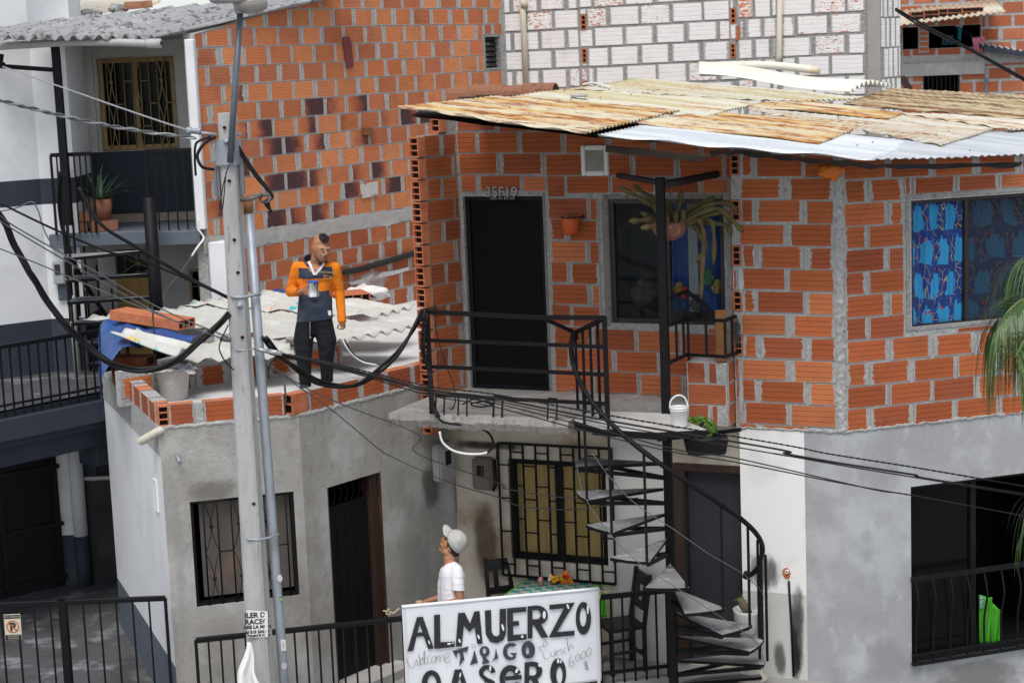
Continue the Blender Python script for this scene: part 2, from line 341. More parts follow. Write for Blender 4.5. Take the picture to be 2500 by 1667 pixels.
# ------------------------------------------------------------------ wall generators
def wall_cells(mb, P, u0, u1, v0, v1, ops, th, m=0, w=0.0, mrev=None):
    """solid wall with rectangular openings: front face at w, back at w-th, reveals between"""
    mrev = m if mrev is None else mrev
    us = sorted({u0, u1, *[min(max(x, u0), u1) for o in ops for x in o[:2]]}); vs = sorted({v0, v1, *[min(max(x, v0), v1) for o in ops for x in o[2:4]]})
    def solid(i, j):
        if not (0 <= i < len(us)-1 and 0 <= j < len(vs)-1): return False
        cu, cv = (us[i]+us[i+1])/2, (vs[j]+vs[j+1])/2
        return not any(o[0] < cu < o[1] and o[2] < cv < o[3] for o in ops)
    for i in range(len(us)-1):
        for j in range(len(vs)-1):
            if not solid(i, j): continue
            a, b, c, d = us[i], us[i+1], vs[j], vs[j+1]
            mb.quad(P.pt(a,c,w), P.pt(b,c,w), P.pt(b,d,w), P.pt(a,d,w), m)
            mb.quad(P.pt(a,c,w-th), P.pt(a,d,w-th), P.pt(b,d,w-th), P.pt(b,c,w-th), m)
            for (ii, jj, p, q) in ((i-1, j, (a,c), (a,d)), (i+1, j, (b,c), (b,d)), (i, j-1, (a,c), (b,c)), (i, j+1, (a,d), (b,d))):
                if not solid(ii, jj): mb.quad(P.pt(*p,w), P.pt(*q,w), P.pt(*q,w-th), P.pt(*p,w-th), mrev)
def lerp3(a, b, t): return tuple(x+(y-x)*t for x, y in zip(a, b))
def one_brick(mb, P, a, b, c, d, proud, R, col, ch, smr, m, tilt=0, back=-.004, sh=0):
    L, H = b-a, d-c; j = lambda k: R.uniform(-k, k)
    co = [(a+j(.003), c+j(.003)), (b+j(.003), c+tilt*L+j(.003)), (b+j(.003), d+tilt*L+j(.003)), (a+j(.003), d+j(.003))]
    w = [proud+j(.003) for _ in co]
    f = [P.pt(x, y, q) for (x, y), q in zip(co, w)]; k = [P.pt(x, y, back) for x, y in co]
    dat = (col, (L, H, ch), smr); uv = [(0,0), (L,0), (L,H), (0,H)]
    mb.quad(*f, m, uv, dat)
    for i in range(4):
        n = (i+1) % 4; mb.quad(f[i], k[i], k[n], f[n], m, [uv[i], uv[i], uv[n], uv[n]], dat)
def brick_wall(mb, P, u0, u1, v0, v1, ops, R, course=.215, blen=.41, joint=.02, tilt=0, proud=.008, vt=.012, pal=((.5,.15,.06),), charp=0, smr=(.004,.02), m=1, off=None, flip=False, smooth_u=None, skip=None, flake=None, v_first=None):
    """lays courses of bricks over a mortar wall, cut round the openings"""
    i = 0; v = v0 if v_first is None else v_first
    while v < v1-.03:
        h = course-vt; x = (u0 if not flip else u1); sgn = -1 if flip else 1
        L0 = blen*(.5 if (i % 2) else 1.0) if off is None else blen*off[i % len(off)]
        x += 0; first = True; guard = 0
        while (x < u1-.02 if not flip else x > u0+.02) and guard < 200:
            guard += 1
            L = (L0 if first else blen)*R.uniform(.985, 1.015); first = False
            a, b = (x, min(x+L-joint*R.uniform(.6,1.5), u1)) if not flip else (max(x-L+joint*R.uniform(.6,1.5), u0), x)
            x += sgn*L
            segs = [(a, b)]; vm0, vm1 = v+tilt*(a+b)/2, v+h+tilt*(a+b)/2
            hh0, hh1 = max(vm0, v0), min(vm1, v1+.05)
            extra = []
            for o in ops:
                if o[2] < vm1-.03 and o[3] > vm0+.03:
                    ns = []
                    for (p, q) in segs:
                        if o[1] <= p or o[0] >= q: ns.append((p, q))
                        else:
                            above, below = vm1-o[3], o[2]-vm0
                            if above > .045 or below > .045: extra.append((max(p, o[0]-.0), min(q, o[1]+.0), o[3]+.006 if above > .045 else hh0, hh1 if above > .045 else o[2]-.006))
                            if p < o[0]-.03: ns.append((p, o[0]-.012))
                            if q > o[1]+.03: ns.append((o[1]+.012, q))
                    segs = ns
                elif o[2] < vm1 and o[3] > vm0 and o[0] < b and o[1] > a:
                    if o[3] < (vm0+vm1)/2: hh0 = max(hh0, o[3]+.008)
                    else: hh1 = min(hh1, o[2]-.008)
            for (p, q, hh0, hh1) in [(p, q, hh0, hh1) for p, q in segs]+extra:
                if q-p < .035 or hh1-hh0 < .03: continue
                if skip and skip((p+q)/2, (hh0+hh1)/2): continue
                c = R.choice(pal); k = R.uniform(.82, 1.15); c = tuple(min(1, z*k) for z in c)
                jv = R.uniform(-.005,.005); hh0 += jv; hh1 += jv*.6+R.uniform(-.003,.003)
                ch = charp((p+q)/2, (hh0+hh1)/2, R) if callable(charp) else 0
                if flake: ch = flake(R)
                one_brick(mb, P, p, q, hh0, hh1, proud+R.uniform(-.002,.003), R, c, ch, R.uniform(*smr)*(R.choice((1,1,1.8))), m, 0)
        v += course; i += 1
def hollow(mb, c, ax, ay, az, rows=3, cols=1, t=.012, m=0, md=1, both=False):
    """hollow clay block: c centre, half-axis vectors; the open end looks along -ax"""
    c, ax, ay, az = map(Vector, (c, ax, ay, az)); Y, Z = ay.length, az.length; ty, tz = t/Y/2, t/Z/2
    for s in (-1, 1):
        mb.obox(c+ay*(1-ty)*s, ax, ay*ty, az, m); mb.obox(c+az*(1-tz)*s, ax, ay*(1-2*ty), az*tz, m)
    for k in range(1, rows): mb.obox(c+az*(2*k/rows-1), ax*.999, ay*(1-2*ty), az*tz, m)
    for k in range(1, cols): mb.obox(c+ay*(2*k/cols-1), ax*.998, ay*ty, az*(1-2*tz), m)
    k = min(.034/ax.length, 1.2)
    mb.obox(c+ax*(k*.5), ax*(1-k*.5-.002), ay*(1-2*ty)*.999, az*(1-2*tz)*.999, md)  # dark plug just inside the cells stands in for their deep shade
def text_obj(name, body, size, org, right, up, mat, parent, extrude=.002, offset=0, align='CENTER', shear=0, label=None):
    cu = bpy.data.curves.new(name, 'FONT'); cu.body = body; cu.size = size; cu.extrude = extrude; cu.offset = offset; cu.align_x = align; cu.shear = shear; cu.resolution_u = 3
    ob = bpy.data.objects.new(name, cu); COL.objects.link(ob)
    dg = bpy.context.evaluated_depsgraph_get(); me = bpy.data.meshes.new_from_object(ob.evaluated_get(dg))
    bpy.data.objects.remove(ob); bpy.data.curves.remove(cu)
    r, u = Vector(right).normalized(), Vector(up).normalized(); n = r.cross(u)
    mt = Matrix.Identity(4)
    for i in range(3): mt[i][0], mt[i][1], mt[i][2], mt[i][3] = r[i], u[i], n[i], org[i]
    me.transform(mt); me.materials.clear(); me.materials.append(mat)
    o = bpy.data.objects.new(name, me); COL.objects.link(o)
    if parent is not None: o.parent = parent
    if label: o['label'] = label
    return o
def corr_sheet(name, fn, ns, nt, mats, parent=None, th=.002, label=None):
    mb = MB(); mb.grid(fn, ns, nt); return mb.build(name, mats, parent, solid=th, smooth=True, label=label)
def finish_roots():
    bpy.context.view_layer.update()
    for o in list(COL.objects):
        if o.parent is not None or o.type not in ('EMPTY', 'MESH') or o.get('_done'): continue
        pts = []
        def rec(x):
            if x.type == 'MESH': pts.extend([x.matrix_world @ v.co for v in x.data.vertices][::max(1, len(x.data.vertices)//4000)])
            for c in x.children: rec(c)
        rec(o)
        if not pts: continue
        lo = [min(p[i] for p in pts) for i in range(3)]; hi = [max(p[i] for p in pts) for i in range(3)]
        b = Vector(((lo[0]+hi[0])/2, (lo[1]+hi[1])/2, lo[2]))
        if o.type == 'MESH': o.data.transform(Matrix.Translation(-b)); o.location = b
        else:
            o.location = b
            for c in o.children: c.location = Vector(c.location)-b
        if o.type == 'MESH':
            for c in o.children: c.location = Vector(c.location)-b

def ragged(mb, f, n, m=0, seed=0, amp=.018, nv=6, bulge=.012):
    """an irregular crust of mortar: f(s) gives (lower point, upper point, outward vector)"""
    def fn(s, t):
        lo, hi, nr = f(s); d = hi-lo; L = max(d.length, 1e-4); q = s*n*.16
        e = amp*mnoise.noise(Vector((q, seed, 0)))*2+amp*mnoise.noise(Vector((q*3.1, seed, 4))); e2 = amp*mnoise.noise(Vector((q, seed+9, 0)))*2+amp*mnoise.noise(Vector((q*3.3, seed+5, 4)))
        tt = (-e/L)*(1-t)+(1+e2/L)*t
        return lo+d*tt+nr*(bulge*math.sin(math.pi*t)*(.8+.9*mnoise.noise(Vector((q*1.7, t*3, seed))))-.004*(1 if t in (0,1) else 0))
    mb.grid(fn, n, nv, m)
# ------------------------------------------------------------------ the planes everything hangs on
_c = dep(17.0, 'F', 1930, 700)
PA = Plane(_c.x, _c.y, -66); PB = Plane(_c.x, _c.y, 72)
_d = PA.pt(0, 0, -.12); PD = Plane(_d.x, _d.y, -66)
_s = PD.pt(3.94, 0); PS = Plane(_s.x, _s.y, 42)
FLOOR = 2.73; ROOFZ = 2.85
G1 = Plane(-3.28, 16.66, 74); _b = G1.pt(1.30, 0); G2 = Plane(_b.x, _b.y, 38); GS = Plane(-3.28, 16.66, -20.7)
BR = Plane(-2.74, 22.7, 33); _w = BR.hit('F', 1163, 100); WT = Plane(_w.x, _w.y, 114)
WF = Plane(-3.55, 21.6, -90); WB = Plane(-3.55, 22.9, -90)
PAL_W = ((.41,.105,.036), (.36,.088,.031), (.46,.125,.042), (.31,.078,.034), (.39,.098,.033), (.52,.165,.06))
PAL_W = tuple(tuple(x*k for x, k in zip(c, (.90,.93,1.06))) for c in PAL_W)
PAL_D = tuple(tuple(x*.85 for x in c) for c in PAL_W)  # darker copy of the house brick colours for the recessed walls
PAL_F = ((.60,.205,.08), (.66,.235,.09), (.54,.17,.075), (.60,.19,.07), (.68,.255,.105), (.50,.165,.08))
RT = dep(17.15, 'A2', 1040, 755); RGX, RGY = -.115, .085
def roof_z(x, y): return RT.z+RGX*(x-RT.x)+RGY*(y-RT.y)
def under_roof(mb):
    for v in mb.v: v.z = min(v.z, roof_z(v.x, v.y)-.035)
PAL_F = tuple((a*1.04, b*1.1, c*1.22) for a, b, c in PAL_F)
def room(P, r, d, mat, parent, name='dark_interior', g=.15):
    mb = MB(); a, b, c, e = r[0]-g, r[1]+g, r[2]-g, r[3]+g; w0, w1 = -.13, -.13-d
    q = lambda u, v, w: P.pt(u, v, w)
    mb.quad(q(a,c,w1), q(b,c,w1), q(b,e,w1), q(a,e,w1)); mb.quad(q(a,c,w0), q(a,c,w1), q(a,e,w1), q(a,e,w0)); mb.quad(q(b,c,w1), q(b,c,w0), q(b,e,w0), q(b,e,w1))
    mb.quad(q(a,e,w1), q(b,e,w1), q(b,e,w0), q(a,e,w0)); mb.quad(q(a,c,w0), q(b,c,w0), q(b,c,w1), q(a,c,w1))
    return mb.build(name, mat, parent)
def frame(mb, P, r, t, w0, w1, m=0):
    a, b, c, d = r
    mb.pbox(P, a, a+t, c, d, w0, w1, m); mb.pbox(P, b-t, b, c, d, w0, w1, m)
    mb.pbox(P, a+t, b-t, d-t, d, w0, w1-.001, m); mb.pbox(P, a+t, b-t, c, c+t, w0, w1-.001, m)
# ------------------------------------------------------------------ ground
mb = MB(); mb.quad((-60,-20,-.36), (60,-20,-.36), (60,120,-.36), (-60,120,-.36)); struct(mb.build('ground', M['asphalt']))
mb = MB(); mb.prism([p+Vector((0,0,-.36)) for p in (G2.pt(2.6,0), G2.pt(0,0), G1.pt(0,0), Vector((-3.3,16.1,0)), Vector((2.95,16.1,0)), PA.pt(.12,0,.0), PA.pt(.12,0,-.5), PD.pt(.8,0,-.3), PD.pt(4.2,0,-.3))], (0,0,.36)); struct(mb.build('patio', M['patio']))
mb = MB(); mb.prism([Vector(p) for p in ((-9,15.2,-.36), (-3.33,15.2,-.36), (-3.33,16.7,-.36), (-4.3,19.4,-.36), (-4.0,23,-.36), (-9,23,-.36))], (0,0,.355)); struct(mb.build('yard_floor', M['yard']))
# ------------------------------------------------------------------ the brick house on the right
house = thing('brick_house', 'orange hollow-brick upper floor over a grey rendered ground floor, under the rusty corrugated roof', 'house')
R = random.Random(3)
doorR = PD.rect(('F',1063,455), ('F',1256,900)); doorR = (3.02, 3.895, FLOOR-.01, 4.70)
winR = (1.15, 2.33, 3.44, 4.665)
ventR = PD.rect(('A3',618,995), ('A3',810,1200))
TD = .025
mb = MB(); wall_cells(mb, PD, 1.0, 3.94, 2.5, 5.6, [doorR, winR], .12)
z0 = PD.uv('A3', 700, 1200)[1]-TD*PD.uv('A3', 700, 1200)[0]
vs = z0-.215*15
def fit(v, lo, c=.215):
    while v < lo-c: v += c
    while v > lo: v -= c
    return v
jam = .05     # rendered jambs round the openings
opD = [(doorR[0]-jam, doorR[1]+.02, doorR[2]-.1, doorR[3]+.05), (winR[0]-.05, winR[1]+.09, winR[2]-.03, winR[3]+.05)]
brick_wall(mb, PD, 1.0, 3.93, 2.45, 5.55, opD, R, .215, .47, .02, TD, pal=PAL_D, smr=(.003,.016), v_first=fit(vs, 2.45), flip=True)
under_roof(mb); mb.build('brick_wall', [M['mortar_dark'], M['brick_wide_dark']], house)
# side wall ending in open hollow blocks
mb = MB(); tz = PS.uv('A2', 1160, 935)[1]
wall_cells(mb, PS, -.475, 0, 2.5, tz, [], .1); wall_cells(mb, PS, -.15, 0, tz, tz+.22, [], .1)
_v = PS.uv('A2', 1200, 1225)[1]
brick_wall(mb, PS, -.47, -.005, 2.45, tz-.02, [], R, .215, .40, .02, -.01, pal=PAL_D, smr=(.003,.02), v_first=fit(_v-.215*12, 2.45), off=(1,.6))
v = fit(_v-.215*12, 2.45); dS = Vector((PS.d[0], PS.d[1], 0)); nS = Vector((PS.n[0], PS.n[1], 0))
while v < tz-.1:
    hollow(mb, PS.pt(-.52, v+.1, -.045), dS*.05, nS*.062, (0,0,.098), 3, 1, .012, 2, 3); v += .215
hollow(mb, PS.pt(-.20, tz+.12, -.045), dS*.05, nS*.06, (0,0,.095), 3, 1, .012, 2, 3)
under_roof(mb); mb.build('side_wall', [M['mortar_dark'], M['brick_wide_dark'], M['terracotta'], M['hole']], house)
# the proud wall with the corner
mb = MB()
_v = PA.uv('A4', 300, 1215)[1]; vA = fit(_v-.215*13-.0, 2.47)
hd = []
v = vA; i = 0
while v < 5.2:
    if i % 2 == 0 and v > 2.9: hd.append((.95, 1.03, v, v+.2))
    v += .215; i += 1
wall_cells(mb, PA, 0, 1.03, 2.46, 5.3, [(x0, x1, y0+TD, y1+TD) for x0, x1, y0, y1 in hd], .11)
brick_wall(mb, PA, .045, 1.03, 2.47, 5.25, hd, R, .215, .47, .026, TD, pal=PAL_W, smr=(.005,.024), v_first=vA, flip=False, off=(.62,1.0))
nA = Vector((PA.n[0], PA.n[1], 0)); dA = Vector((PA.d[0], PA.d[1], 0))
for a, b, c, d in hd: hollow(mb, PA.pt((a+b)/2, (c+d)/2+TD, -.03), -nA*.045, dA*.042, (0,0,.095), 3, 1, .011, 2, 3)
under_roof(mb); mb.build('corner_wall', [M['mortar'], M['brick_wide'], M['terracotta'], M['hole']], house)
winB = (.755, 2.3, 3.38, 4.60)
mb = MB(); wall_cells(mb, PB, 0, 3.4, 2.46, 5.3, [winB], .11)
_v = PB.uv('B4', 900, 780)[1]; vB = fit(_v-.215*7, 2.47)
brick_wall(mb, PB, .045, 3.4, 2.47, 5.25, [(winB[0]-.07, winB[1]+.07, winB[2]-.02, winB[3]+.06)], R, .215, .47, .028, -.02, pal=PAL_W, smr=(.005,.024), v_first=vB+.01, off=(.55,1.0))
under_roof(mb); mb.build('street_wall', [M['mortar'], M['brick_wide']], house)
# mortar squeezed out along the foot of the brickwork and up the corner
nB = Vector((PB.n[0], PB.n[1], 0))
mb = MB(); ragged(mb, lambda q: (PB.pt(3.0*q, 2.452, .004), PB.pt(3.0*q, 2.49, .004), nB), 200, seed=1, amp=.011); mb.build('mortar_crust', M['mortar'], house, smooth=True)
mb = MB(); ragged(mb, lambda q: (PA.pt(1.0*q, 2.455, .004), PA.pt(1.0*q, 2.49, .004), nA), 80, seed=2, amp=.011); mb.build('mortar_crust', M['mortar'], house, smooth=True)
mb = MB(); ragged(mb, lambda q: (PA.pt(.05, 2.47+q*2.4, .010), PB.pt(.045, 2.47+q*2.4, .010), (nA+nB).normalized()), 170, seed=3, amp=.012, bulge=.028); mb.build('corner_mortar', M['mortar'], house, smooth=True)
# ground floor
mb = MB()
wA = PA.uv('F', 1850, 1200)[0]
wall_cells(mb, PA, -.0, wA, -.4, 2.46, [], .12)
lwB = (.73, 2.6, .07, 1.86)
wall_cells(mb, PB, 0, 3.4, -.4, 2.46, [lwB], .2)
mb.build('ground_floor_wall', M['blue_render'], house)
mb = MB(); wall_cells(mb, PA, wA, 1.0, .85, 2.46, [], .125, w=.004); mb.build('white_painted_wall', M['white_patch'], house)
mb = MB(); wall_cells(mb, PA, wA, 1.0, -.4, .85, [], .122, w=.002); mb.build('white_painted_wall', M['offwhite_wall'], house, label='lower white paint, dirty and soot stained')
# wall under the balcony
gate = PD.rect(('C3',1285,80), ('C3',1690,1130)); gate = (PD.uv('F',1703,1150)[0]-.1, PD.uv('F',1556,1150)[0], 0.03, PD.uv('F',1620,1070)[1])
lwD = PD.rect(('C3',110,30), ('C3',800,770))
mb = MB(); wall_cells(mb, PD, .8, 4.15, -.05, 2.5, [gate, lwD], .12); mb.build('recessed_wall', M['cream_wall'], house)
mb = MB(); gu = PD.uv('F',1400,1100)[0]
wall_cells(mb, PD, gate[1]+.05, gu, -.05, 2.5, [], .03, w=.006); mb.build('recessed_wall', M['offwhite_wall'], house, label='cleaner off-white stretch of wall behind the stair')
box_obj('grey_door', PD, (gate[0], gate[1]-.09, .03, gate[3]), -.1, -.06, surf('dull_grey_door', (.022,.025,.03), [((.035,.04,.046), 2, .5, .8)], .7), house)
mb = MB(); mb.pbox(PD, gate[1]-.09, gate[1]+.03, .03, gate[3]+.02, -.1, .03); mb.pbox(PD, gate[0], gate[1]-.09, gate[3]-.05, gate[3]+.02, -.055, .03); mb.build('door_frame', M['wood_dark'], house)
# upper door: dark pleated sheet steel
mb = MB(); a, b, c, d = doorR; n = 34
for k in range(n):
    u0 = a+.04+(b-a-.08)*k/n; u1 = a+.04+(b-a-.08)*(k+1)/n; w = -.080 if k % 2 else -.076
    mb.pbox(PD, u0, u1, c+.02, d-.04, -.11, w)
door = mb.build('steel_door', M['door_black'], house)
mb = MB(); frame(mb, PD, doorR, .045, -.11, -.05); mb.build('door_frame', M['black_metal'], door)
# upper window
def window(P, r, bars, parent, fmat, w0=-.1, w1=-.03, t=.05, glass=True, gm=None, name='window'):
    mb = MB(); frame(mb, P, r, t, w0, w1)
    for f in bars:
        u = r[0]+(r[1]-r[0])*f; mb.pbox(P, u-t*.55, u+t*.55, r[2]+t, r[3]-t, w0+.004, w1-.004)
    o = mb.build(name, fmat, parent, bevel=.004)
    if glass:
        g = MB(); g.pbox(P, r[0]+t, r[1]-t, r[2]+t, r[3]-t, (w0+w1)/2-.003, (w0+w1)/2+.003); g.build('pane', gm or M['pane'], o)
    return o
t = NT('see_through_glass'); M['pane'] = t.done((.02,.025,.03), .03, 0, None, .5, alpha=.16)
t = NT('dusty_glass'); M['pane_dark'] = t.done((.006,.007,.008), .12, 0, None, .15, alpha=.72)
t = NT('streaked_glass'); M['pane_mid'] = t.done((.02,.022,.028), .06, 0, None, .45, alpha=.38)
w1 = window(PD, winR, (.5,), house, M['alu_brown'])
room(PD, winR, .9, surf('reflection_tinted_room', (.08,.09,.085), [((.20,.18,.10), 4, .5, .68), ((.04,.10,.06), 5, .52, .66), ((.03,.05,.12), 3, .5, .7)], .9), house)  # green-brown mottling on the room stands in for reflections in the pane
# things on the sill behind the glass, and the blue hanging cloth
mb = MB(); a, b, c, d = winR
cur = MB(); cur.grid(lambda s, q: PD.pt(a+.02+s*.56, c+.1+q*(d-c), -.26+.02*math.sin(s*26)), 40, 2); M['blue_cloth'] = surf('blue_cloth', (.01,.07,.30), [((.02,.12,.42), 6, .5, .7)], .8)
cur.build('blue_curtain', M['blue_cloth'], w1)
cur = MB(); cur.grid(lambda s, q: PD.pt(a+.33+s*.10, c+.1+q*(d-c), -.20+.012*math.sin(s*12)), 10, 2); cur.build('pale_curtain', surf('pale_cloth', (.36,.42,.44), (), .8), w1)
cur = MB(); cur.grid(lambda s, q: PD.pt(a+.54+s*.12, c+.1+q*(d-c), -.27+.012*math.sin(s*14)), 10, 2); cur.build('blue_curtain', M['blue_cloth'], w1)
R3 = random.Random(21)
for k, (px, py, r_, cc) in enumerate([(1280,450,.06,(.40,.24,.03)), (1320,470,.05,(.5,.05,.03)), (1480,370,.07,(.05,.20,.10)), (1545,430,.06,(.42,.33,.08)), (1590,440,.05,(.35,.03,.02)), (1040,480,.12,(.05,.045,.03)), (1400,540,.07,(.10,.10,.09))]):
    p = PD.hit('B3', px, py, -.2); m2 = MB(); m2.ball(p, r_, 8, 0, (1,.6,1.0)); m2.ball(p+Vector((r_*.1,0,r_*.95)), r_*.6, 8, 0, (1,.7,1))
    m2.ball(p+Vector((-r_*.75,-.02,r_*.2)), r_*.35, 6); m2.ball(p+Vector((r_*.75,-.02,r_*.2)), r_*.35, 6)
    m2.build('soft_toy', surf('plush', cc, [(tuple(x*.5 for x in cc), 20, .5, .7)], .95), w1, smooth=True)
# rendered window jambs
mb = MB(); mb.pbox(PD, winR[1]+.002, winR[1]+.06, winR[2]-.03, winR[3]+.045, -.1, .007); mb.pbox(PD, winR[0], winR[1]+.002, winR[3]+.002, winR[3]+.045, -.1, .006)
mb.pbox(PD, doorR[0]-.028, doorR[0]-.002, FLOOR, doorR[3]+.04, -.1, .007)
mb.build('window_jamb', mortar_mat('jamb_mortar', (.20,.19,.175)), house, bevel=.006)
# street window with printed blue curtain
w2 = window(PB, winB, (.40,), house, M['alu_brown'], glass=False, t=.035)
g = MB(); um = winB[0]+(winB[1]-winB[0])*.40; g.pbox(PB, um+.03, winB[1]-.04, winB[2]+.035, winB[3]-.035, -.07, -.064); g.build('pane', M['pane_mid'], w2)
t = NT('printed_curtain'); uvn = t.n('UVMap').outputs[0]; x, y, _ = t.xyz(uvn)
sx = t.math('ADD', t.math('MULTIPLY', x, 3.3), t.math('MULTIPLY', t.noise(5, 2), .7)); sy = t.math('ADD', t.math('MULTIPLY', y, 3.6), t.math('MULTIPLY', t.noise(4, 2), .5)); row = t.math('FLOOR', sy); fx = t.math('FRACT', t.math('ADD', sx, t.math('MULTIPLY', row, .5))); fy = t.math('FRACT', sy)
dx = t.math('ABSOLUTE', t.math('SUBTRACT', fx, .5))
tow = t.math('MULTIPLY', t.math('LESS_THAN', dx, .31), t.math('LESS_THAN', fy, .62)); tow2 = t.math('MULTIPLY', t.math('LESS_THAN', dx, .22), t.math('LESS_THAN', fy, .72)); tow3 = t.math('MULTIPLY', t.math('LESS_THAN', t.math('ABSOLUTE', t.math('SUBTRACT', fx, .42)), .06), t.math('LESS_THAN', fy, .82))
tw = t.math('MAXIMUM', t.math('MAXIMUM', tow, tow2), tow3)
st = t.math('GREATER_THAN', t.math('SINE', t.math('MULTIPLY', fx, 75)), .2)
blue = t.mix(t.step(t.noise(9, 3), .4, .7), (.008,.03,.16), (.012,.06,.27))
c = t.mix(tw, blue, t.mix(st, (.03,.32,.60), (.015,.18,.42)))
vor = t.n('TexVoronoi', feature='DISTANCE_TO_EDGE'); vor.inputs['Scale'].default_value = 11; t.put(vor.inputs['Vector'], uvn)
ln = t.math('MULTIPLY', t.math('LESS_THAN', vor.outputs[0], .02), t.math('GREATER_THAN', dx, .34)); c = t.mix(ln, c, (.42,.36,.08))
v2 = t.n('TexVoronoi'); v2.inputs['Scale'].default_value = 9; t.put(v2.inputs['Vector'], uvn)
c = t.mix(t.math('LESS_THAN', v2.outputs['Distance'], .16), c, (.34,.02,.03)); M['curtain'] = t.done(c, .8)
cur = MB(); ub = winB[0]+.03
cur.grid(lambda s, q: PB.pt(ub+s*.57, winB[2]+.03+q*(winB[3]-winB[2]-.06), -.11+.018*math.sin(s*19+q*1.5)+.007*math.sin(s*47-q*2)+.004*math.sin(q*23)), 60, 12); cur.build('printed_curtain', M['curtain'], w2, label='bright blue curtain printed with light blue towers')
cur = MB(); cur.grid(lambda s, q: PB.pt(um+.05+s*.95, winB[2]+.03+q*(winB[3]-winB[2]-.06), -.14+.022*math.sin(s*31)+.006*math.sin(s*83)), 90, 4); cur.build('printed_curtain', M['curtain'], w2, label='same print, dim behind dark glass')
room(PB, winB, .8, M['dark_void'], house)
mb = MB(); frame(mb, PB, (winB[0]-.06, winB[1]+.06, winB[2]-.015, winB[3]+.055), .04, -.1, .009); mb.build('window_jamb', M['mortar_dark'], house, bevel=.005)
# street-level opening: dark shop front with bent bars
room(PB, lwB, 1.6, M['dark_void'], house)
mb = MB(); frame(mb, PB, lwB, .05, -.15, -.1); mb.pbox(PB, lwB[0]+.72, lwB[0]+.78, lwB[2]+.05, lwB[3]-.05, -.15, -.1); sw = mb.build('shop_window', M['black_metal'], house)
mb = MB(); mb.pbox(PB, lwB[0]+.05, lwB[0]+.7, lwB[2]+.05, lwB[3]-.05, -.14, -.13); mb.build('pane', M['pane_dark'], sw)
gz0, gz1 = PB.uv('C4', 1200, 1440)[1], PB.uv('C4', 1190, 850)[1]
gr = MB(); gr.pbox(PB, lwB[0]-.02, 2.6, gz1-.03, gz1+.02, .02, .06); gr.pbox(PB, lwB[0]-.02, 2.6, gz0, gz0+.03, .02, .06); gr.pbox(PB, lwB[0]-.02, 2.6, gz0+.1, gz0+.115, .025, .055)
grille = gr.build('window_guard', M['black_metal'], house, bevel=.003)
for k in range(11):
    u = lwB[0]+.02+k*.19; b = MB(); top = PB.pt(u, gz1-.02, .04); bo = PB.pt(u, gz0+.02, .04); q = lambda h, w: PB.pt(u, gz0+(gz1-gz0)*h, w)
    b.tube(spline([bo, q(.2,.045), q(.45,.05), q(.7,.10), q(.85,.08), top], 4), .011, 6); b.build('bar', M['black_metal'], grille)
mb = MB(); mb.quad(PB.pt(lwB[0]+.1,.9,-.5), PB.pt(lwB[0]+.5,.9,-.5), PB.pt(lwB[0]+.5,1.02,-.5), PB.pt(lwB[0]+.1,1.02,-.5)); 
# barred window under the balcony with amber curtains
a, b, c, d = lwD
w3 = window(PD, lwD, (.5,), house, M['black_metal'], t=.06, gm=M['pane'])
M['amber'] = surf('amber_curtain', (.80,.58,.22), [((.66,.45,.14), 5, .45, .75, (1,1,.15)), ((.74,.56,.24), 9, .55, .8, (1,1,.1), .6)], .9)
cur = MB(); cur.grid(lambda s, q: PD.pt(a+.03+s*(b-a-.06), c+.03+q*(d-c-.06), -.12+.014*math.sin(s*44)+.006*math.sin(s*101)), 120, 3); cur.build('amber_curtain', M['amber'], w3)
room(PD, lwD, .5, M['dark_void'], house)
gr2 = PD.rect(('C3',45,0), ('C3',850,900), .05); gr2 = (gr2[0], gr2[1], PD.uv('C3',240,840,.05)[1], PD.uv('C2',1820,10,.05)[1]+.12)
gobj = thing('window_guard', '', ''); gobj.parent = house; del gobj['label']; del gobj['category']
for q in (gr2[2], gr2[3]): mb = MB(); mb.pbox(PD, gr2[0], gr2[1], q-.012, q+.012, .04, .062); mb.build('guard_rail', M['black_metal'], gobj)
nb = 10
for k in range(nb):
    u = gr2[0]+(gr2[1]-gr2[0])*k/(nb-1); mb = MB(); mb.pbox(PD, u-.009, u+.009, gr2[2], gr2[3], .041, .061)
    if k < nb-1:
        u2 = gr2[0]+(gr2[1]-gr2[0])*(k+1)/(nb-1)
        for j in range(4):
            z = gr2[2]+(gr2[3]-gr2[2])*((j+.35+(.4 if k % 2 else 0))/4); mb.pbox(PD, u+.01, u2-.01, z-.007, z+.007, .045, .057)
    mb.build('bar', M['black_metal'], gobj)
# vent above the window, house number, plaque
mb = MB(); frame(mb, PD, ventR, .045, .0, .045); ve = mb.build('louvre_vent', surf('vent_frame', (.66,.66,.63), [((.52,.52,.49), 8, .5, .8)], .6), house, bevel=.008, seg=2)
mb = MB(); a, b, c, d = ventR
for k in range(6):
    z = c+.045+(d-c-.09)*k/6; h = (d-c-.09)/6
    mb.hexa([PD.pt(a+.045,z,.035), PD.pt(b-.045,z,.035), PD.pt(b-.045,z,.028), PD.pt(a+.045,z,.028), PD.pt(a+.045,z+h*1.05,.012), PD.pt(b-.045,z+h*1.05,.012), PD.pt(b-.045,z+h*1.05,.006), PD.pt(a+.045,z+h*1.05,.006)])
mb.build('slats', surf('vent_slat', (.36,.34,.30), [((.25,.235,.21), 10, .5, .8)], .7), ve)
rD = Vector((-PD.d[0], -PD.d[1], 0)); UP = Vector((0,0,1))
text_obj('house_number', '35F19', .145, PD.hit('A3', 70, 1345, .02), rD+UP*-.0, UP, surf('number_metal', (.30,.29,.28), (), .5, .4), house, .012, .0)
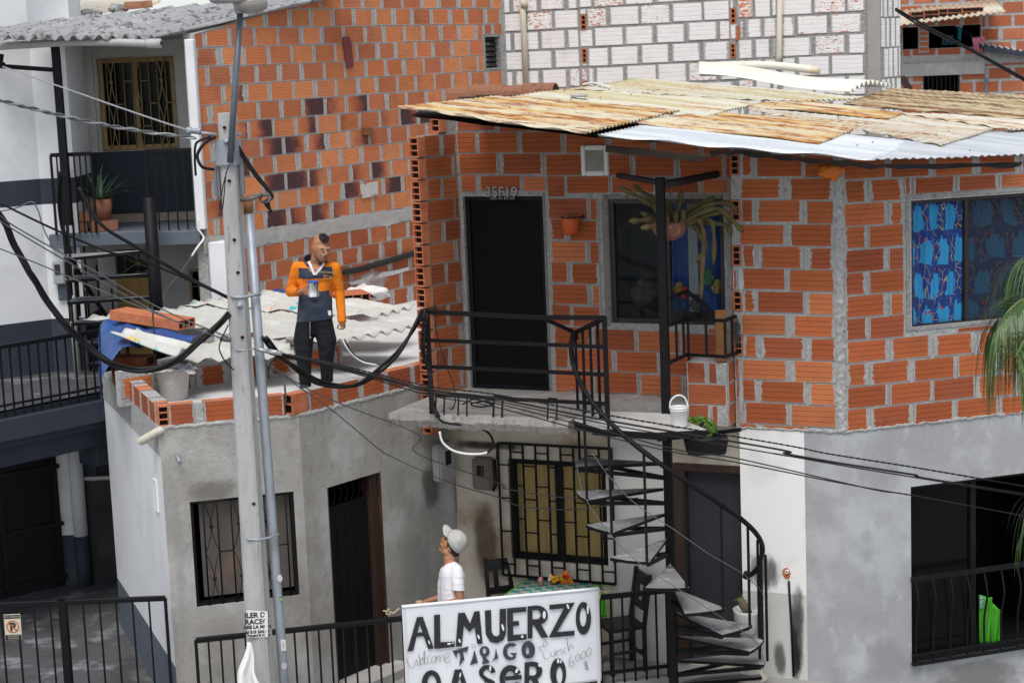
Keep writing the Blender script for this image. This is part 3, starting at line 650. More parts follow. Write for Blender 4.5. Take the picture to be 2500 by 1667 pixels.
mb = MB(); mb.pbox(PD, *(PD.rect(('A3',-22,1350), ('A3',172,1367))), .01, .02); pl = mb.build('plaque', M['black_metal'], house)
text_obj('plaque_text', 'CRA 110  INT 202', .035, PD.hit('A3', 75, 1364, .0205), rD, UP, surf('plaque_ink', (.3,.3,.3), (), .6), pl, .0005)
# stub of brick pier right of the stair
p0 = PD.uv('B3', 1338, 1150, .34)[0]; p1 = PD.uv('B3', 1612, 1150, .34)[0]; zt = PD.uv('B3', 1500, 935, .34)[1]; zb = PD.uv('B3', 1500, 1370, .34)[1]
mb = MB(); mb.pbox(PD, p1, p0, zb, zt-.004, -.0, .34)
PP = Plane(*(PD.pt(0,0,.34).xy), -66)
hgt = (zt-zb)/3
for k in range(3):
    v = zb+k*hgt
    if k == 1: one_brick(mb, PP, p1+.004, p0-.004, v+.004, v+hgt-.008, .006, R, (.40,.115,.05), 0, .006, 1)
    else:
        um_ = p1+(p0-p1)*(.52 if k else .46)
        one_brick(mb, PP, um_, p0-.004, v+.004, v+hgt-.008, .006, R, (.36,.10,.05), 0, .008, 1); one_brick(mb, PP, p1+(p0-p1)*.24, um_-.03, v+.004, v+hgt-.008, .006, R, (.33,.085,.045), 0, .004, 1)
PQ = Plane(*(PD.pt(p1,0,.34).xy), 24)
for k in range(3): one_brick(mb, PQ, .03, .30, zb+k*hgt+.006, zb+(k+1)*hgt-.01, .006, R, (.45,.13,.05), 0, .012, 1)
mb.build('brick_pier', [M['mortar'], M['brick_fine']], house)
# balcony slab, ragged concrete edge
mb = MB(); fr = []
R4 = random.Random(5)
for k in range(61):
    u = 4.12-k*(4.12-2.25)/60; j = R4.uniform(-.02,.02)
    fr.append((u, 1.40+j*.6+.02*mnoise.noise(Vector((u*5,0,0))), .02*mnoise.noise(Vector((u*6,3,0)))+R4.uniform(-.008,.008)))
for k in range(60):
    (a, wa, za), (b, wb, zb_) = fr[k], fr[k+1]
    mb.quad(PD.pt(a,FLOOR,.0), PD.pt(a,FLOOR,wa), PD.pt(b,FLOOR,wb), PD.pt(b,FLOOR,.0))
    mb.quad(PD.pt(a,FLOOR,wa), PD.pt(a,FLOOR-.06+za,wa+.012), PD.pt(b,FLOOR-.06+zb_,wb+.012), PD.pt(b,FLOOR,wb))
    mb.quad(PD.pt(a,FLOOR-.06+za,wa+.012), PD.pt(a,FLOOR-.13+za,wa-.02), PD.pt(b,FLOOR-.13+zb_,wb-.02), PD.pt(b,FLOOR-.06+zb_,wb+.012))
    mb.quad(PD.pt(a,FLOOR-.13+za,wa-.02), PD.pt(a,FLOOR-.14,0), PD.pt(b,FLOOR-.14,0), PD.pt(b,FLOOR-.13+zb_,wb-.02))
mb.quad(PD.pt(4.12,FLOOR,0), PD.pt(4.12,FLOOR-.14,0), PD.pt(4.12,FLOOR-.14,1.39), PD.pt(4.12,FLOOR,1.39)); mb.quad(PD.pt(2.25,FLOOR,0), PD.pt(2.25,FLOOR,1.39), PD.pt(2.25,FLOOR-.14,1.39), PD.pt(2.25,FLOOR-.14,0))
mb.pbox(PD, p0-.02, 2.25, FLOOR-.14, FLOOR-.003, 0, .34)
mb.build('balcony_slab', M['slab_edge'], house, weld=False)
# ------------------------------------------------------------------ the grey rendered house in front
grey = thing('rendered_house', 'low grey cement-rendered house with a flat roof edged in one course of hollow bricks', 'house')
gw = G1.rect(('F',435,1155), ('F',690,1390)); gw = (.235, 1.21, 1.10, 2.115)
d0_, d1_ = G2.uv('C2',556,240)[0], G2.uv('C2',985,1400)[0]; gd = (d0_, d1_, .06, G2.uv('C2',700,190)[1])
mb = MB(); wall_cells(mb, G1, 0, 1.30, -.05, ROOFZ, [gw], .15); wall_cells(mb, G2, 0, 2.62, -.05, ROOFZ, [gd], .15); mb.build('rendered_wall', M['grey_render'], grey)
mb = MB(); wall_cells(mb, GS, .0, 3.4, .55, ROOFZ-.02, [], .15); mb.build('white_side_wall', M['white_wall'], grey)
mb = MB(); wall_cells(mb, GS, .0, 3.4, -.05, .55, [], .152, w=.002); mb.build('dado', M['slate'], grey)
mb = MB(); mb.poly([G1.pt(.0,ROOFZ), G1.pt(1.3,ROOFZ), G2.pt(2.62,ROOFZ), (.3,21,ROOFZ), (1.2,26.6,ROOFZ), (-.5,26.6,ROOFZ), BR.pt(-1.5,ROOFZ), GS.pt(3.4,ROOFZ)]); mb.build('roof_floor', M['slab_roof'], grey)
RP = random.Random(11)
mb = MB()
def parapet(P, us, z, gapmat=0):
    for a, b in us:
        one_brick(mb, P, a, b, z, z+.19, .004, RP, RP.choice(PAL_W), 0, .012, 1, back=-.13)
        mb.quad(P.pt(a,z+.19,.004), P.pt(b,z+.19,.004), P.pt(b,z+.19,-.13), P.pt(a,z+.19,-.13), 2)
        mb.quad(P.pt(b,z,-.13), P.pt(a,z,-.13), P.pt(a,z+.19,-.13), P.pt(b,z+.19,-.13), 2)
u655 = G1.uv('F',652,930)[0]
parapet(G1, [(.10,.33), (.42,.86), (.95,min(u655,1.27))], ROOFZ+.005)
mb.pbox(G1, .332, .418, ROOFZ, ROOFZ+.18, -.12, -.004, 0); mb.pbox(G1, .862, .948, ROOFZ, ROOFZ+.18, -.12, -.004, 0)
us = []; u = G2.uv('B2',345,1200)[0]-.06
hollow(mb, G2.pt(u+.1, ROOFZ+.1, -.06), Vector((G2.d[0],G2.d[1],0))*.1, Vector((G2.n[0],G2.n[1],0))*.065, (0,0,.096), 2, 1, .012, 2, 3)
u += .2
for L in (.33,.33,.33,.36,.36):
    us.append((u+.035, u+.035+L)); u += L+.04
us = [(a, min(b, 1.98)) for a, b in us if a < 1.9]
parapet(G2, us, ROOFZ+.005)
for (a, b), (c, d) in zip(us, us[1:]): mb.pbox(G2, b+.002, c-.002, ROOFZ, ROOFZ+.18, -.12, -.002, 0)
hollow(mb, G1.pt(.05, ROOFZ+.095, -.06), Vector((G1.n[0],G1.n[1],0))*-.06, Vector((G1.d[0],G1.d[1],0))*.05, (0,0,.096), 3, 1, .012, 2, 3)
parapet(GS, [(.14,.42), (.5,.85), (.93,1.3), (1.38,1.75), (1.83,2.2), (2.3,2.65)], ROOFZ+.005)
mb.build('brick_parapet', [M['mortar'], M['brick_wide'], M['terracotta'], M['hole']], grey)
# mortar under-skin below the parapet of the side wall
mb = MB(); wall_cells(mb, GS, .0, 3.4, ROOFZ-.28, ROOFZ+.004, [], .13, w=.006); mb.build('bare_edge', M['mortar'], grey)
n1_, n2_ = Vector((G1.n[0], G1.n[1], 0)), Vector((G2.n[0], G2.n[1], 0))
mb = MB(); ragged(mb, lambda q: (G1.pt(1.3*q, ROOFZ-.035, .003), G1.pt(1.3*q, ROOFZ+.005, .003), n1_), 110, seed=5, amp=.007, bulge=.008); mb.build('mortar_crust', M['concrete'], grey, smooth=True)
mb = MB(); ragged(mb, lambda q: (G2.pt(2.0*q, ROOFZ-.04, .003), G2.pt(2.0*q, ROOFZ+.005, .003), n2_), 150, seed=6, amp=.009, bulge=.009); mb.build('mortar_crust', M['concrete'], grey, smooth=True)
# window with painted board behind the bars
M['board'] = surf('stained_board', (.12,.10,.088), [((.17,.115,.095), 3, .5, .7), ((.08,.11,.06), 4.3, .62, .75), ((.28,.10,.05), 5, .66, .8), ((.2,.18,.165), 7, .62, .75), ((.28,.22,.04), 6, .74, .82), ((.09,.075,.065), 9, .6, .8)], .8, 0, [(30, .3, .006)])
wg = MB(); frame(wg, G1, gw, .03, -.12, -.03); wgo = wg.build('window', M['black_metal'], grey)
mb = MB(); mb.pbox(G1, gw[0]+.09, gw[1]-.005, gw[2]+.06, gw[3]-.04, -.14, -.12); mb.build('painted_board', M['board'], wgo)
room(G1, gw, .5, M['dark_void'], grey)
mb = MB(); nbar = 7; W = gw[1]-gw[0]; hb = gw[3]-gw[2]
for k in range(nbar):
    u = gw[0]+.12+(W-.2)*k/(nbar-1); mb.tube([G1.pt(u, gw[2], -.02), G1.pt(u, gw[3], -.02)], .0085, 6)
for k in (0, 2, 4):
    u0 = gw[0]+.12+(W-.2)*k/(nbar-1); u1 = gw[0]+.12+(W-.2)*(k+1)/(nbar-1); um_ = (u0+u1)/2
    for sgn in (-1, 1):
        for vc in (.25, .75):
            pts = [G1.pt(um_+sgn*((u1-u0)*.5)*abs(1-2*q)**1.5*1.0 if 0 else um_+sgn*(u1-u0)*.5*(abs(2*q-1)**1.7), gw[2]+hb*(vc-.25+q*.5), -.015) for q in [i/10 for i in range(11)]]
            mb.tube(pts, .004, 5)
    for vc in (.25, .75): mb.ball(G1.pt(um_, gw[2]+hb*vc, -.012), .02, 6)
    if k+2 < nbar: mb.tube([G1.pt(u1, gw[2]+hb*.5, -.02), G1.pt(gw[0]+.12+(W-.2)*(k+2)/(nbar-1), gw[2]+hb*.5, -.02)], .007, 5)
mb.build('window_bars', M['black_metal'], wgo)
# sunken dark door with worn timber frame
a, b, c, d = gd; fw = .13
mb = MB(); mb.pbox(G2, a+.02, b-fw, c, d-.25, -.12, -.085)
for k in range(5): mb.pbox(G2, a+.05+k*.13, a+.13+k*.13, c+.12, d-.32, -.085, -.078)
dr = mb.build('door', M['black_metal'], grey)
mb = MB(); mb.pbox(G2, b-fw, b-.02, c, d, -.15, -.03); mb.pbox(G2, b-.02, b, c, d, -.1, .004); mb.pbox(G2, a-.0, a+.02, c, d, -.14, .002); mb.build('door_frame', M['wood_dark'], grey, bevel=.004)
mb = MB(); mb.pbox(G2, a+.02, b-fw, d-.25, d-.225, -.12, -.07)
for k in range(7):
    u = a+.06+k*.09; mb.tube(spline([G2.pt(u,d-.22,-.09), G2.pt(u+.05,d-.12,-.09), G2.pt(u,d-.01,-.09)], 4), .006, 5)
mb.build('fanlight_grille', M['black_metal'], dr); room(G2, gd, .5, M['dark_void'], grey)
mb = MB(); mb.pbox(G2, a-.05, b+.12, -.03, .1, -.1, .22); mb.build('door_step', M['concrete'], grey, bevel=.01)
mb = MB(); pa = G1.hit('B1', 1085, 1405, .02); mb.tube([pa+Vector((.12,.2,.02)), pa, hz(2.68,'B1',965,1475)], .04, 14, cap=False); mb.ball(hz(2.68,'B1',965,1475)+Vector((.012,.012,0)), .036, 8, 1); mb.build('drain_pipe', [surf('pvc_pipe', (.55,.54,.44), [((.4,.39,.3), 8, .5, .8)], .5), M['hole']], grey)
mb = MB(); q = G1.hit('C1', 1232, 62, .1); mb.tube([G1.hit('C1', 1205, 0, .0), q], .016, 8); mb.build('pipe_stub', M['galv'], grey)
mb = MB(); rr = GS.rect(('C1',1055,165), ('C1',1090,400)); frame(mb, GS, rr, .02, .0, .02)
for k in range(6): mb.pbox(GS, rr[0]+.02, rr[1]-.02, rr[2]+.03+k*(rr[3]-rr[2]-.05)/6, rr[2]+.06+k*(rr[3]-rr[2]-.05)/6, .0, .015)
mb.build('wall_vent', M['white_wall'], grey)
# ------------------------------------------------------------------ tall ribbed-brick house behind
tall = thing('tall_brick_house', 'tall blind wall of bright orange ribbed bricks, many scorched dark, under grey asbestos sheets', 'house')
bz0, bz1 = BR.uv('A2', 700, 1560)[1], BR.uv('A2', 700, 1500)[1]
lou = BR.rect(('A2',1628,250), ('A2',1735,462))
def charred(u, v, r):
    z = (v-bz1)
    if z < 0: return 0
    p = .05 if u < .2 else 0
    if z < 1.75 and u < 2.3: p = .46
    if z < 1.75 and u >= 2.3: p = .22
    if u < -.8 and z < 1.4: p = .35
    if r.random() < p: return r.choice((-1,1))*r.uniform(.1, .95)
    return r.choice((-1,1))*.06
mb = MB(); wall_cells(mb, BR, -1.44, 5.35, 2.8, 7.6, [lou], .15)
v1_ = BR.uv('A2', 250, 178)[1]
opsB = [(lou[0]-.03, lou[1]+.30, lou[2]-.02, lou[3]+.02), (-2, 6, bz0, bz1)]
brick_wall(mb, BR, -1.43, 5.1, bz1+.01, 7.5, opsB, random.Random(8), .22, .435, .03, 0, pal=PAL_F, charp=charred, smr=(.004,.03), v_first=fit(v1_-.22*14, bz1), off=(1,.45))
brick_wall(mb, BR, -1.43, 5.1, 2.8, bz0, opsB, random.Random(18), .22, .435, .03, 0, pal=((.42,.12,.055),(.38,.11,.055),(.46,.15,.07)), smr=(.006,.03), v_first=fit(bz0-.22*6-.03, 2.8), off=(.7,.2))
E1 = dep(21.1, 'A1', 1050, 258); K1 = BR.hit('A2', 540, 0, .22); E0 = dep(20.7, 'A1', -120, 262)
nn = (E0-E1).cross(K1-E1).normalized(); nn = nn if nn.z > 0 else -nn
def az_z(x, y): return E1.z-(nn.x*(x-E1.x)+nn.y*(y-E1.y))/nn.z
for v in mb.v:
    if v.x < -1.6: v.z = min(v.z, az_z(v.x, v.y)-.05)
mb.build('ribbed_brick_wall', [M['mortar'], M['brick_fine']], tall)
mb = MB(); R6 = random.Random(4); n = 60
mb.grid(lambda s, q: BR.pt(-1.5+s*5.5, bz0-.04+(bz1-bz0+.09)*q+.035*mnoise.noise(Vector((s*16,q*1.3,0)))+.02*mnoise.noise(Vector((s*60,q*2,3))), .011+.003*math.sin(math.pi*q)+.006*mnoise.noise(Vector((s*40,q*3,5)))), 120, 6)
mb.build('concrete_beam', M['concrete'], tall)
room(BR, lou, .4, M['dark_void'], tall)
mb = MB(); frame(mb, BR, (lou[0]-.03, lou[1]+.03, lou[2]-.03, lou[3]+.02), .03, -.1, .015); lw = mb.build('louvre_window', M['mortar_dark'], tall)
mb = MB()
for k in range(6):
    z = lou[2]+(lou[3]-lou[2])*(k+.3)/6; mb.hexa([BR.pt(lou[0],z,-.04), BR.pt(lou[1],z,-.04), BR.pt(lou[1],z-.005,-.044), BR.pt(lou[0],z-.005,-.044), BR.pt(lou[0],z+.11,-.09), BR.pt(lou[1],z+.11,-.09), BR.pt(lou[1],z+.105,-.094), BR.pt(lou[0],z+.105,-.094)])
mb.build('glass_slats', M['glass'], lw)
# odds and ends fixed to that wall
def flat_on(P, reg, pts, w0, w1, mat, name, parent, bevel=.002, label=None):
    mb = MB(); n = Vector((P.n[0], P.n[1], 0)); mb.prism([P.hit(reg, x, y, w0) for x, y in pts], n*(w1-w0)); o = mb.build(name, mat, parent, bevel=bevel)
    if label: o['label'] = label
    return o
flat_on(BR, 'A2', [(685,472), (735,458), (722,300), (702,250), (660,256), (672,350)], .02, .03, M['red_brown'], 'painted_metal_strip', tall)
M['rust_plate'] = surf('rusty_white_plate', (.55,.52,.49), [((.26,.12,.05), 7, .5, .62), ((.1,.05,.03), 9, .6, .7)], .7)
flat_on(BR, 'A2', [(790,1360), (903,1335), (900,1240), (780,1262)], .02, .03, M['rust_plate'], 'rusty_plate', tall)
flat_on(BR, 'A2', [(795,925), (850,922), (848,872), (790,876)], .01, .06, M['wood'], 'wood_block', tall)
mb = MB(); mb.tube(spline([BR.hit('B2',650,322,.06), BR.hit('B2',760,305,.05), BR.hit('B2',900,268,.06), BR.hit('B2',1040,225,.05), BR.hit('B2',1165,188,.05)], 6), .04, 8); mb.build('black_hose', surf('tar', (.012,.011,.011), (), .7, 0, [(20,.5,.02)]), tall)
# white paint daubs near the foot of that wall
M['paint_daub'] = surf('white_paint_daub', (.66,.65,.64), [((.5,.4,.36), 12, .5, .7)], .9)
for pts in ([(890,350),(930,320),(1010,310),(1110,285),(1115,305),(1010,340),(900,360)], [(700,390),(780,372),(830,355),(860,330),(870,350),(820,390),(720,410)]):
    flat_on(BR, 'B2', pts, .014, .018, M['paint_daub'], 'paint_daub', tall)
# ------------------------------------------------------------------ white-painted block house
white = thing('white_block_house', 'house of large hollow blocks under flaking white paint, behind the corrugated roof', 'house')
ucol = WT.uv('F', 1992, 80)[0]
mb = MB()
heads = [('A3',610,105,650,205), ('A3',620,335,655,430), ('A3',620,562,655,610), ('A3',1635,60,1672,162), ('A3',1636,300,1670,395), ('A3',1676,180,1694,272), ('A4',-10,180,12,275)]
hr = []
for reg, x0, y0, x1, y1 in heads:
    r = WT.rect((reg,x0,y0), (reg,x1,y1)); hr.append(r)
wall_cells(mb, WT, -.1, ucol, 4.2, 8.2, hr, .15)
_v = WT.uv('A3', 1000, 312)[1]
fl = lambda r: max(0, r.gauss(.36, .2)) if r.random() < .86 else r.uniform(.6, 1.0)
u1a, u2a = hr[0][0]-.02, hr[3][1]+.02
for ua, ub, bl, rs in ((-.08, u1a-.02, .42, 31), (u1a, u2a, .46, 32), (u2a+.01, WT.uv('A4',270,100)[0], .24, 33), (WT.uv('A4',300,100)[0], ucol-.03, .46, 34)):
    brick_wall(mb, WT, ua, ub, 4.4, 8.15, [(r[0]-.01, r[1]+.01, r[2]-.0, r[3]+.0) for r in hr], random.Random(rs), .275, bl*1.0, .036, .012, pal=((.45,.13,.055),(.5,.15,.06)), flake=fl, smr=(.004,.02), v_first=fit(_v-.275*8, 4.4, .275), vt=.032)
nW = Vector((WT.n[0], WT.n[1], 0)); dW = Vector((WT.d[0], WT.d[1], 0))
for r in hr: hollow(mb, WT.pt((r[0]+r[1])/2, (r[2]+r[3])/2, -.04), -nW*.06, dW*((r[1]-r[0])/2), (0,0,(r[3]-r[2])/2), 3, 1, .014, 2, 3)
mb.build('block_wall', [M['mortar_dark'], M['brick_paint'], M['terracotta'], M['hole']], white)
mb = MB(); u2 = WT.uv('F', 2022, 80)[0]; mb.pbox(WT, ucol, u2, 4.2, 8.2, -.3, .02); mb.build('concrete_column', surf('column_concrete', (.34,.31,.295), [((.27,.25,.24), 5, .5, .8), ((.42,.39,.37), 9, .6, .8)], .9, 0, [(60,.4,.005)]), white, bevel=.01)
WS = Plane(*(WT.pt(u2, 0, .0).xy), 46)
mb = MB(); L = WS.uv('F', 2067, 60)[0]; wall_cells(mb, WS, 0, L, 4.2, 8.2, [], .15)
brick_wall(mb, WS, .01, L, 4.4, 8.15, [], random.Random(41), .40, .115, .02, .01, pal=((.45,.13,.055),), flake=lambda r: r.uniform(.1,.4), smr=(.002,.008), vt=.02)
mb.build('side_wall', [M['mortar_dark'], M['brick_paint']], white)
M['pvc'] = surf('cream_pvc', (.52,.47,.38), [((.4,.35,.27), 5, .5, .8, (1,1,.3))], .5)
mb = MB(); mb.tube([WT.hit('A3',208,-40,.07), WT.hit('A3',222,240,.07), WT.hit('A3',236,610,.07)], .045, 12); mb.lathe(WT.hit('A3',221,30,.07), [(.045,-.05),(.055,-.05),(.055,.05),(.045,.05)], 12); mb.build('downpipe', M['pvc'], white)
mb = MB(); mb.tube([WT.hit('A4',292,-40,.07), WT.hit('A4',286,385,.07), WT.hit('A4',275,432,.10)], .04, 12); mb.build('downpipe', M['pvc'], white, label='downpipe ending in an elbow')
# ------------------------------------------------------------------ corrugated roofs
def rust_mat(name, base, pale, rust, dark, lo, rough=.75, metal=0, k=1):
    t = NT(name); uv = t.n('UVMap').outputs[0]
    st = lambda a, b: t.vmul(uv, (a, b, 1))
    n1 = t.noise(1, 5, .65, vec=st(1.5, 4.2)); n2 = t.noise(1, 6, .7, vec=st(5, 17)); n3 = t.noise(1, 4, .6, vec=st(.35, 2.6)); n4 = t.noise(1, 3, .6, vec=st(14, 26))
    c = t.mix(t.step(n3, .44, .56), base, pale)
    m = t.step(t.math('ADD', t.math('MULTIPLY', n1, .55), t.math('MULTIPLY', n2, .45)), lo, lo+.11)
    m = t.math('MULTIPLY', m, t.step(n3, .72, .36))
    c = t.mix(t.math('MULTIPLY', m, .9*k), c, rust)
    m2 = t.step(t.math('ADD', t.math('MULTIPLY', n1, .45), t.math('MULTIPLY', n2, .55)), lo+.07, lo+.16)
    c = t.mix(t.math('MULTIPLY', m2, .8*k), c, dark)
    c = t.mix(t.math('MULTIPLY', t.step(n4, .5, .75), .25), c, t.mix(.5, c, (.3,.3,.28)))
    vb = t.math('SINE', t.math('MULTIPLY', t.xyz(uv)[1], 2*math.pi/.095)); c = t.mix(t.math('MULTIPLY', t.step(vb, -.2, -1), .5), c, t.mix(.75, c, tuple(x*.35 for x in rust)))   # valleys coloured darker, shade as well as dirt, so the ridges show
    return t.done(c, rough, metal, t.bump(n2, .15, .003), .4)
M['sheet_tan'] = rust_mat('yellowed_rusty_zinc', (.53,.38,.145), (.56,.51,.37), (.38,.12,.025), (.14,.033,.012), .44)
M['sheet_cream'] = rust_mat('pale_weathered_zinc', (.49,.44,.27), (.58,.56,.46), (.42,.17,.045), (.2,.06,.02), .50)
M['sheet_brown'] = rust_mat('brown_rusted_zinc', (.40,.34,.19), (.50,.43,.27), (.22,.075,.025), (.09,.028,.015), .42)
M['sheet_white'] = rust_mat('whitish_zinc', (.54,.50,.39), (.60,.58,.51), (.40,.16,.05), (.18,.05,.02), .48)
M['sheet_zinc'] = rust_mat('bright_zinc', (.60,.635,.67), (.74,.77,.80), (.45,.47,.5), (.4,.41,.43), .6, .45, .3, .5)
RE = (math.sin(math.radians(105)), math.cos(math.radians(105))); RB = (math.sin(math.radians(15)), math.cos(math.radians(15)))
def rp(reg, x, y): return slope(RT, RGX, RGY, reg, x, y)
def roof_sheet(cs, dz, mat, ns=24, parent=house, lift=0, name='roof_sheet', label=None, pitch=.095, amp=.0125, dens=9, mx=700):
    P = [Vector(c) if len(c) == 3 and not isinstance(c[0], str) else rp(*c) for c in cs]
    q = [((p.x-RT.x)*RE[0]+(p.y-RT.y)*RE[1], (p.x-RT.x)*RB[0]+(p.y-RT.y)*RB[1]) for p in P]   # order: front-left, front-right, back-right, back-left
    span = max(abs(q[3][1]-q[0][1]), abs(q[2][1]-q[1][1])); nt = int(min(mx, max(12, span/pitch*dens)))
    mb = MB(); ph = random.random()*9
    for i in range(ns+1):
        for j in range(nt+1):
            s, t = i/ns, j/nt
            a = (q[0][0]*(1-s)+q[1][0]*s)*(1-t)+(q[3][0]*(1-s)+q[2][0]*s)*t; b = (q[0][1]*(1-s)+q[1][1]*s)*(1-t)+(q[3][1]*(1-s)+q[2][1]*s)*t
            x = RT.x+RE[0]*a+RB[0]*b; y = RT.y+RE[1]*a+RB[1]*b
            z = roof_z(x, y)+dz+amp*math.sin(2*math.pi*b/pitch)+.012*mnoise.noise(Vector((a*1.3+ph, b*1.3, ph)))+lift*max(0, t-.0)*s
            mb.v.append(Vector((x, y, z)))
    w = nt+1
    for i in range(ns):
        for j in range(nt):
            k = i*w+j; f = (k, k+w, k+w+1, k+1); mb.sm.add(len(mb.f))
            uu = []
            for vi in f:
                v = mb.v[vi]; uu.append(((v.x-RT.x)*RE[0]+(v.y-RT.y)*RE[1]+ph*3, (v.x-RT.x)*RB[0]+(v.y-RT.y)*RB[1]+int(ph)*.95))
            mb.uv[len(mb.f)] = uu; mb.f.append(f); mb.m.append(0)
    return mb.build(name, mat, parent, solid=.0015, label=label)
T_ = lambda *a: a
roof_sheet([T_('A2',1040,755), T_('A3',645,934), T_('A3',1290,776), T_('A3',20,680)], .030, M['sheet_tan'], label='front left sheet, yellowed and rust streaked')
roof_sheet([T_('A3',0,688), T_('A3',1470,806), T_('A3',1850,716), T_('A3',600,612)], .018, M['sheet_cream'], label='pale sheet with long grey streaks')
roof_sheet([T_('A3',560,630), T_('A4',380,716), T_('A4',950,686), T_('A3',990,556)], .030, M['sheet_cream'], label='pale greenish sheet along the white wall')
roof_sheet([T_('A3',930,838), T_('A4',560,986), T_('A4',900,850), T_('A3',1500,772)], .006, M['sheet_tan'], label='middle sheet with brown rust smears')
roof_sheet([T_('A4',60,760), T_('A4',1400,1003), T_('A4',1800,878), T_('A4',420,712)], .016, M['sheet_white'], label='long whitish sheet rusting at its lower end')
roof_sheet([T_('A4',60,745), T_('A4',1035,836), T_('A4',1155,795), T_('A4',400,706)], .034, M['sheet_tan'], label='narrow rusty strip of sheet')
roof_sheet([T_('A4',720,742), T_('A4',2400,880), T_('A4',2300,700), T_('A4',1055,630)], .046, M['sheet_brown'], label='broad brown rusted sheet at the back')
roof_sheet([T_('A4',1120,800), T_('A4',1865,908), T_('A4',2400,870), T_('A4',1900,812)], .032, M['sheet_white'], label='pale sheet overlapping the zinc')
# bright zinc along the eaves, its right edge cut across the waves
roof_sheet([T_('A3',725,917), T_('A4',940,1087), T_('A4',1250,960), T_('A3',1240,800)], -.012, M['sheet_zinc'], label='bright zinc sheets along the eaves', ns=30)
roof_sheet([T_('A4',930,1088), T_('A4',2300,1034), T_('A4',2250,860), T_('A4',1180,950)], -.010, M['sheet_zinc'], label='bright zinc sheets over the street corner', ns=60)
# roofing nails
mb = MB(); R7 = random.Random(6)
for x, y in [(125,768),(262,742),(460,725),(545,716),(640,708),(745,700),(955,680),(1035,665),(1105,655),(1370,640),(1490,780),(500,652),(1940,745)]:
    p = rp('A3', x, y); mb.ball(p+Vector((0,0,.05)), .010, 5)
for x, y in [(690,820),(1445,915),(1360,940),(925,995),(1590,1050),(820,1015)]:
    p = rp('A4', x, y); mb.ball(p+Vector((0,0,.03)), .010, 5)
nl = mb.build('roofing_nails', M['galv'], house, smooth=True)
# rolled translucent sheet lying loose on top
M['cream_sheet'] = surf('yellowed_plastic_sheet', (.72,.69,.60), [((.62,.46,.20), 1.6, .5, .72), ((.8,.79,.74), 3, .5, .75)], .5, 0, [(6, .3, .02)], .4)
c0, c1, c2, c3 = rp('A3',1418,572), rp('A4',780,680), rp('A4',1050,606), rp('A3',1425,540)
mb = MB()
def loose(s, t):
    p = c0.lerp(c1, s).lerp(c3.lerp(c2, s), t); curl = .30*(1-s)**1.3
    b = (p.x-RT.x)*RB[0]+(p.y-RT.y)*RB[1]
    w = max(0, s-.35)*.045*math.sin(2*math.pi*t*9)
    front = (1-t)
    return Vector((p.x, p.y, roof_z(p.x, p.y)+.04+.20*math.sin(math.pi*min(1,t*1.0+.12))*(1-.55*s)*(1 if t < .9 else 1)+w*(.4+.6*s)+.02*math.sin(s*7)))
mb.grid(loose, 50, 90); lo_ = mb.build('loose_roof_sheet', M['cream_sheet'], None, solid=.003, smooth=True); tag(lo_, 'cream plastic sheet curled up loose on top of the rusty roof', 'roof sheet')
mb = MB(); e0, e1 = rp('A3',1425,512), rp('A4',1045,598)
mb.tube(spline([rp('A3',1425,545)+Vector((0,.05,.16)), rp('A3',1900,560)+Vector((0,.1,.2)), rp('A4',570,578)+Vector((0,.1,.17))], 6), [.12]*13 if 0 else .05, 14); mb.build('rolled_edge', M['cream_sheet'], lo_)
# debris on the sheets
mb = MB(); p = rp('A3',600,692); mb.box(p+Vector((-.09,-.05,.04)), p+Vector((.09,.05,.075))); o = mb.build('stone_chip', M['concrete'], None, bevel=.01); tag(o, 'dark flat chip lying on the pale roof sheet', 'stone')
mb = MB(); mb.tube(spline([rp('A3',630,615)+Vector((0,0,.06)), rp('A3',700,606)+Vector((0,0,.06)), rp('A3',760,622)+Vector((0,0,.06)), rp('A3',810,636)+Vector((0,0,.06))], 5), .012, 6); o = mb.build('bent_wire', M['white_plastic'], None); tag(o, 'thin pale wire curving over the roof sheets', 'wire')
# timber and black plastic liner under the eaves
SQ = [rp('A2',1130,772), rp('A3',640,905), rp('A3',1500,975), rp('A4',940,1062), rp('A4',2300,1012)]
def sof(s, t):
    k = s*4; i = min(int(k), 3); p = SQ[i].lerp(SQ[i+1], k-i); y = p.y+.05+1.25*t; x = p.x+.12*t
    return Vector((x, y, roof_z(x, y)-.042+.012*mnoise.noise(Vector((x*3, y*3, 2)))))
M['soffit'] = surf('black_plastic_underlay', (.012,.012,.014), [((.022,.022,.024), 9, .5, .8)], .6, 0, [(9, .6, .03)], .2)
mb = MB(); mb.grid(sof, 80, 10); mb.build('eave_shade_underlay', M['soffit'], house)  # black sheet added under the whole overhang to deepen the eave shade
mb = MB(); f0, f1 = rp('A3',800,955), rp('A3',1505,1030); mb.bar(f0+Vector((0,.45,-.10)), f1+Vector((0,.45,-.10)), .05, .06); mb.build('eave_beam', surf('eave_timber', (.018,.010,.006), [((.035,.02,.01), 12, .5, .8)], .85), house, bevel=.004)
for k in range(6):
    a_ = PD.pt(3.6-k*.55, 0, .45); a_.z = roof_z(a_.x, a_.y)-.07; b_ = PD.pt(3.6-k*.55, 0, -.3); b_.z = roof_z(b_.x, b_.y)-.07
    mb = MB(); mb.bar(a_, b_, .06, .07); mb.build('rafter', M['wood_dark'], house)
M['liner'] = surf('black_plastic_liner', (.012,.012,.014), [((.05,.055,.06), 14, .6, .75)], .35, 0, [(9, .8, .03)])
mb = MB(); Q = [('A3',1500,1012), ('A4',0,1005), ('A4',300,1040), ('A4',600,1072), ('A4',940,1100), ('A4',1300,1105), ('A4',1960,1090)]
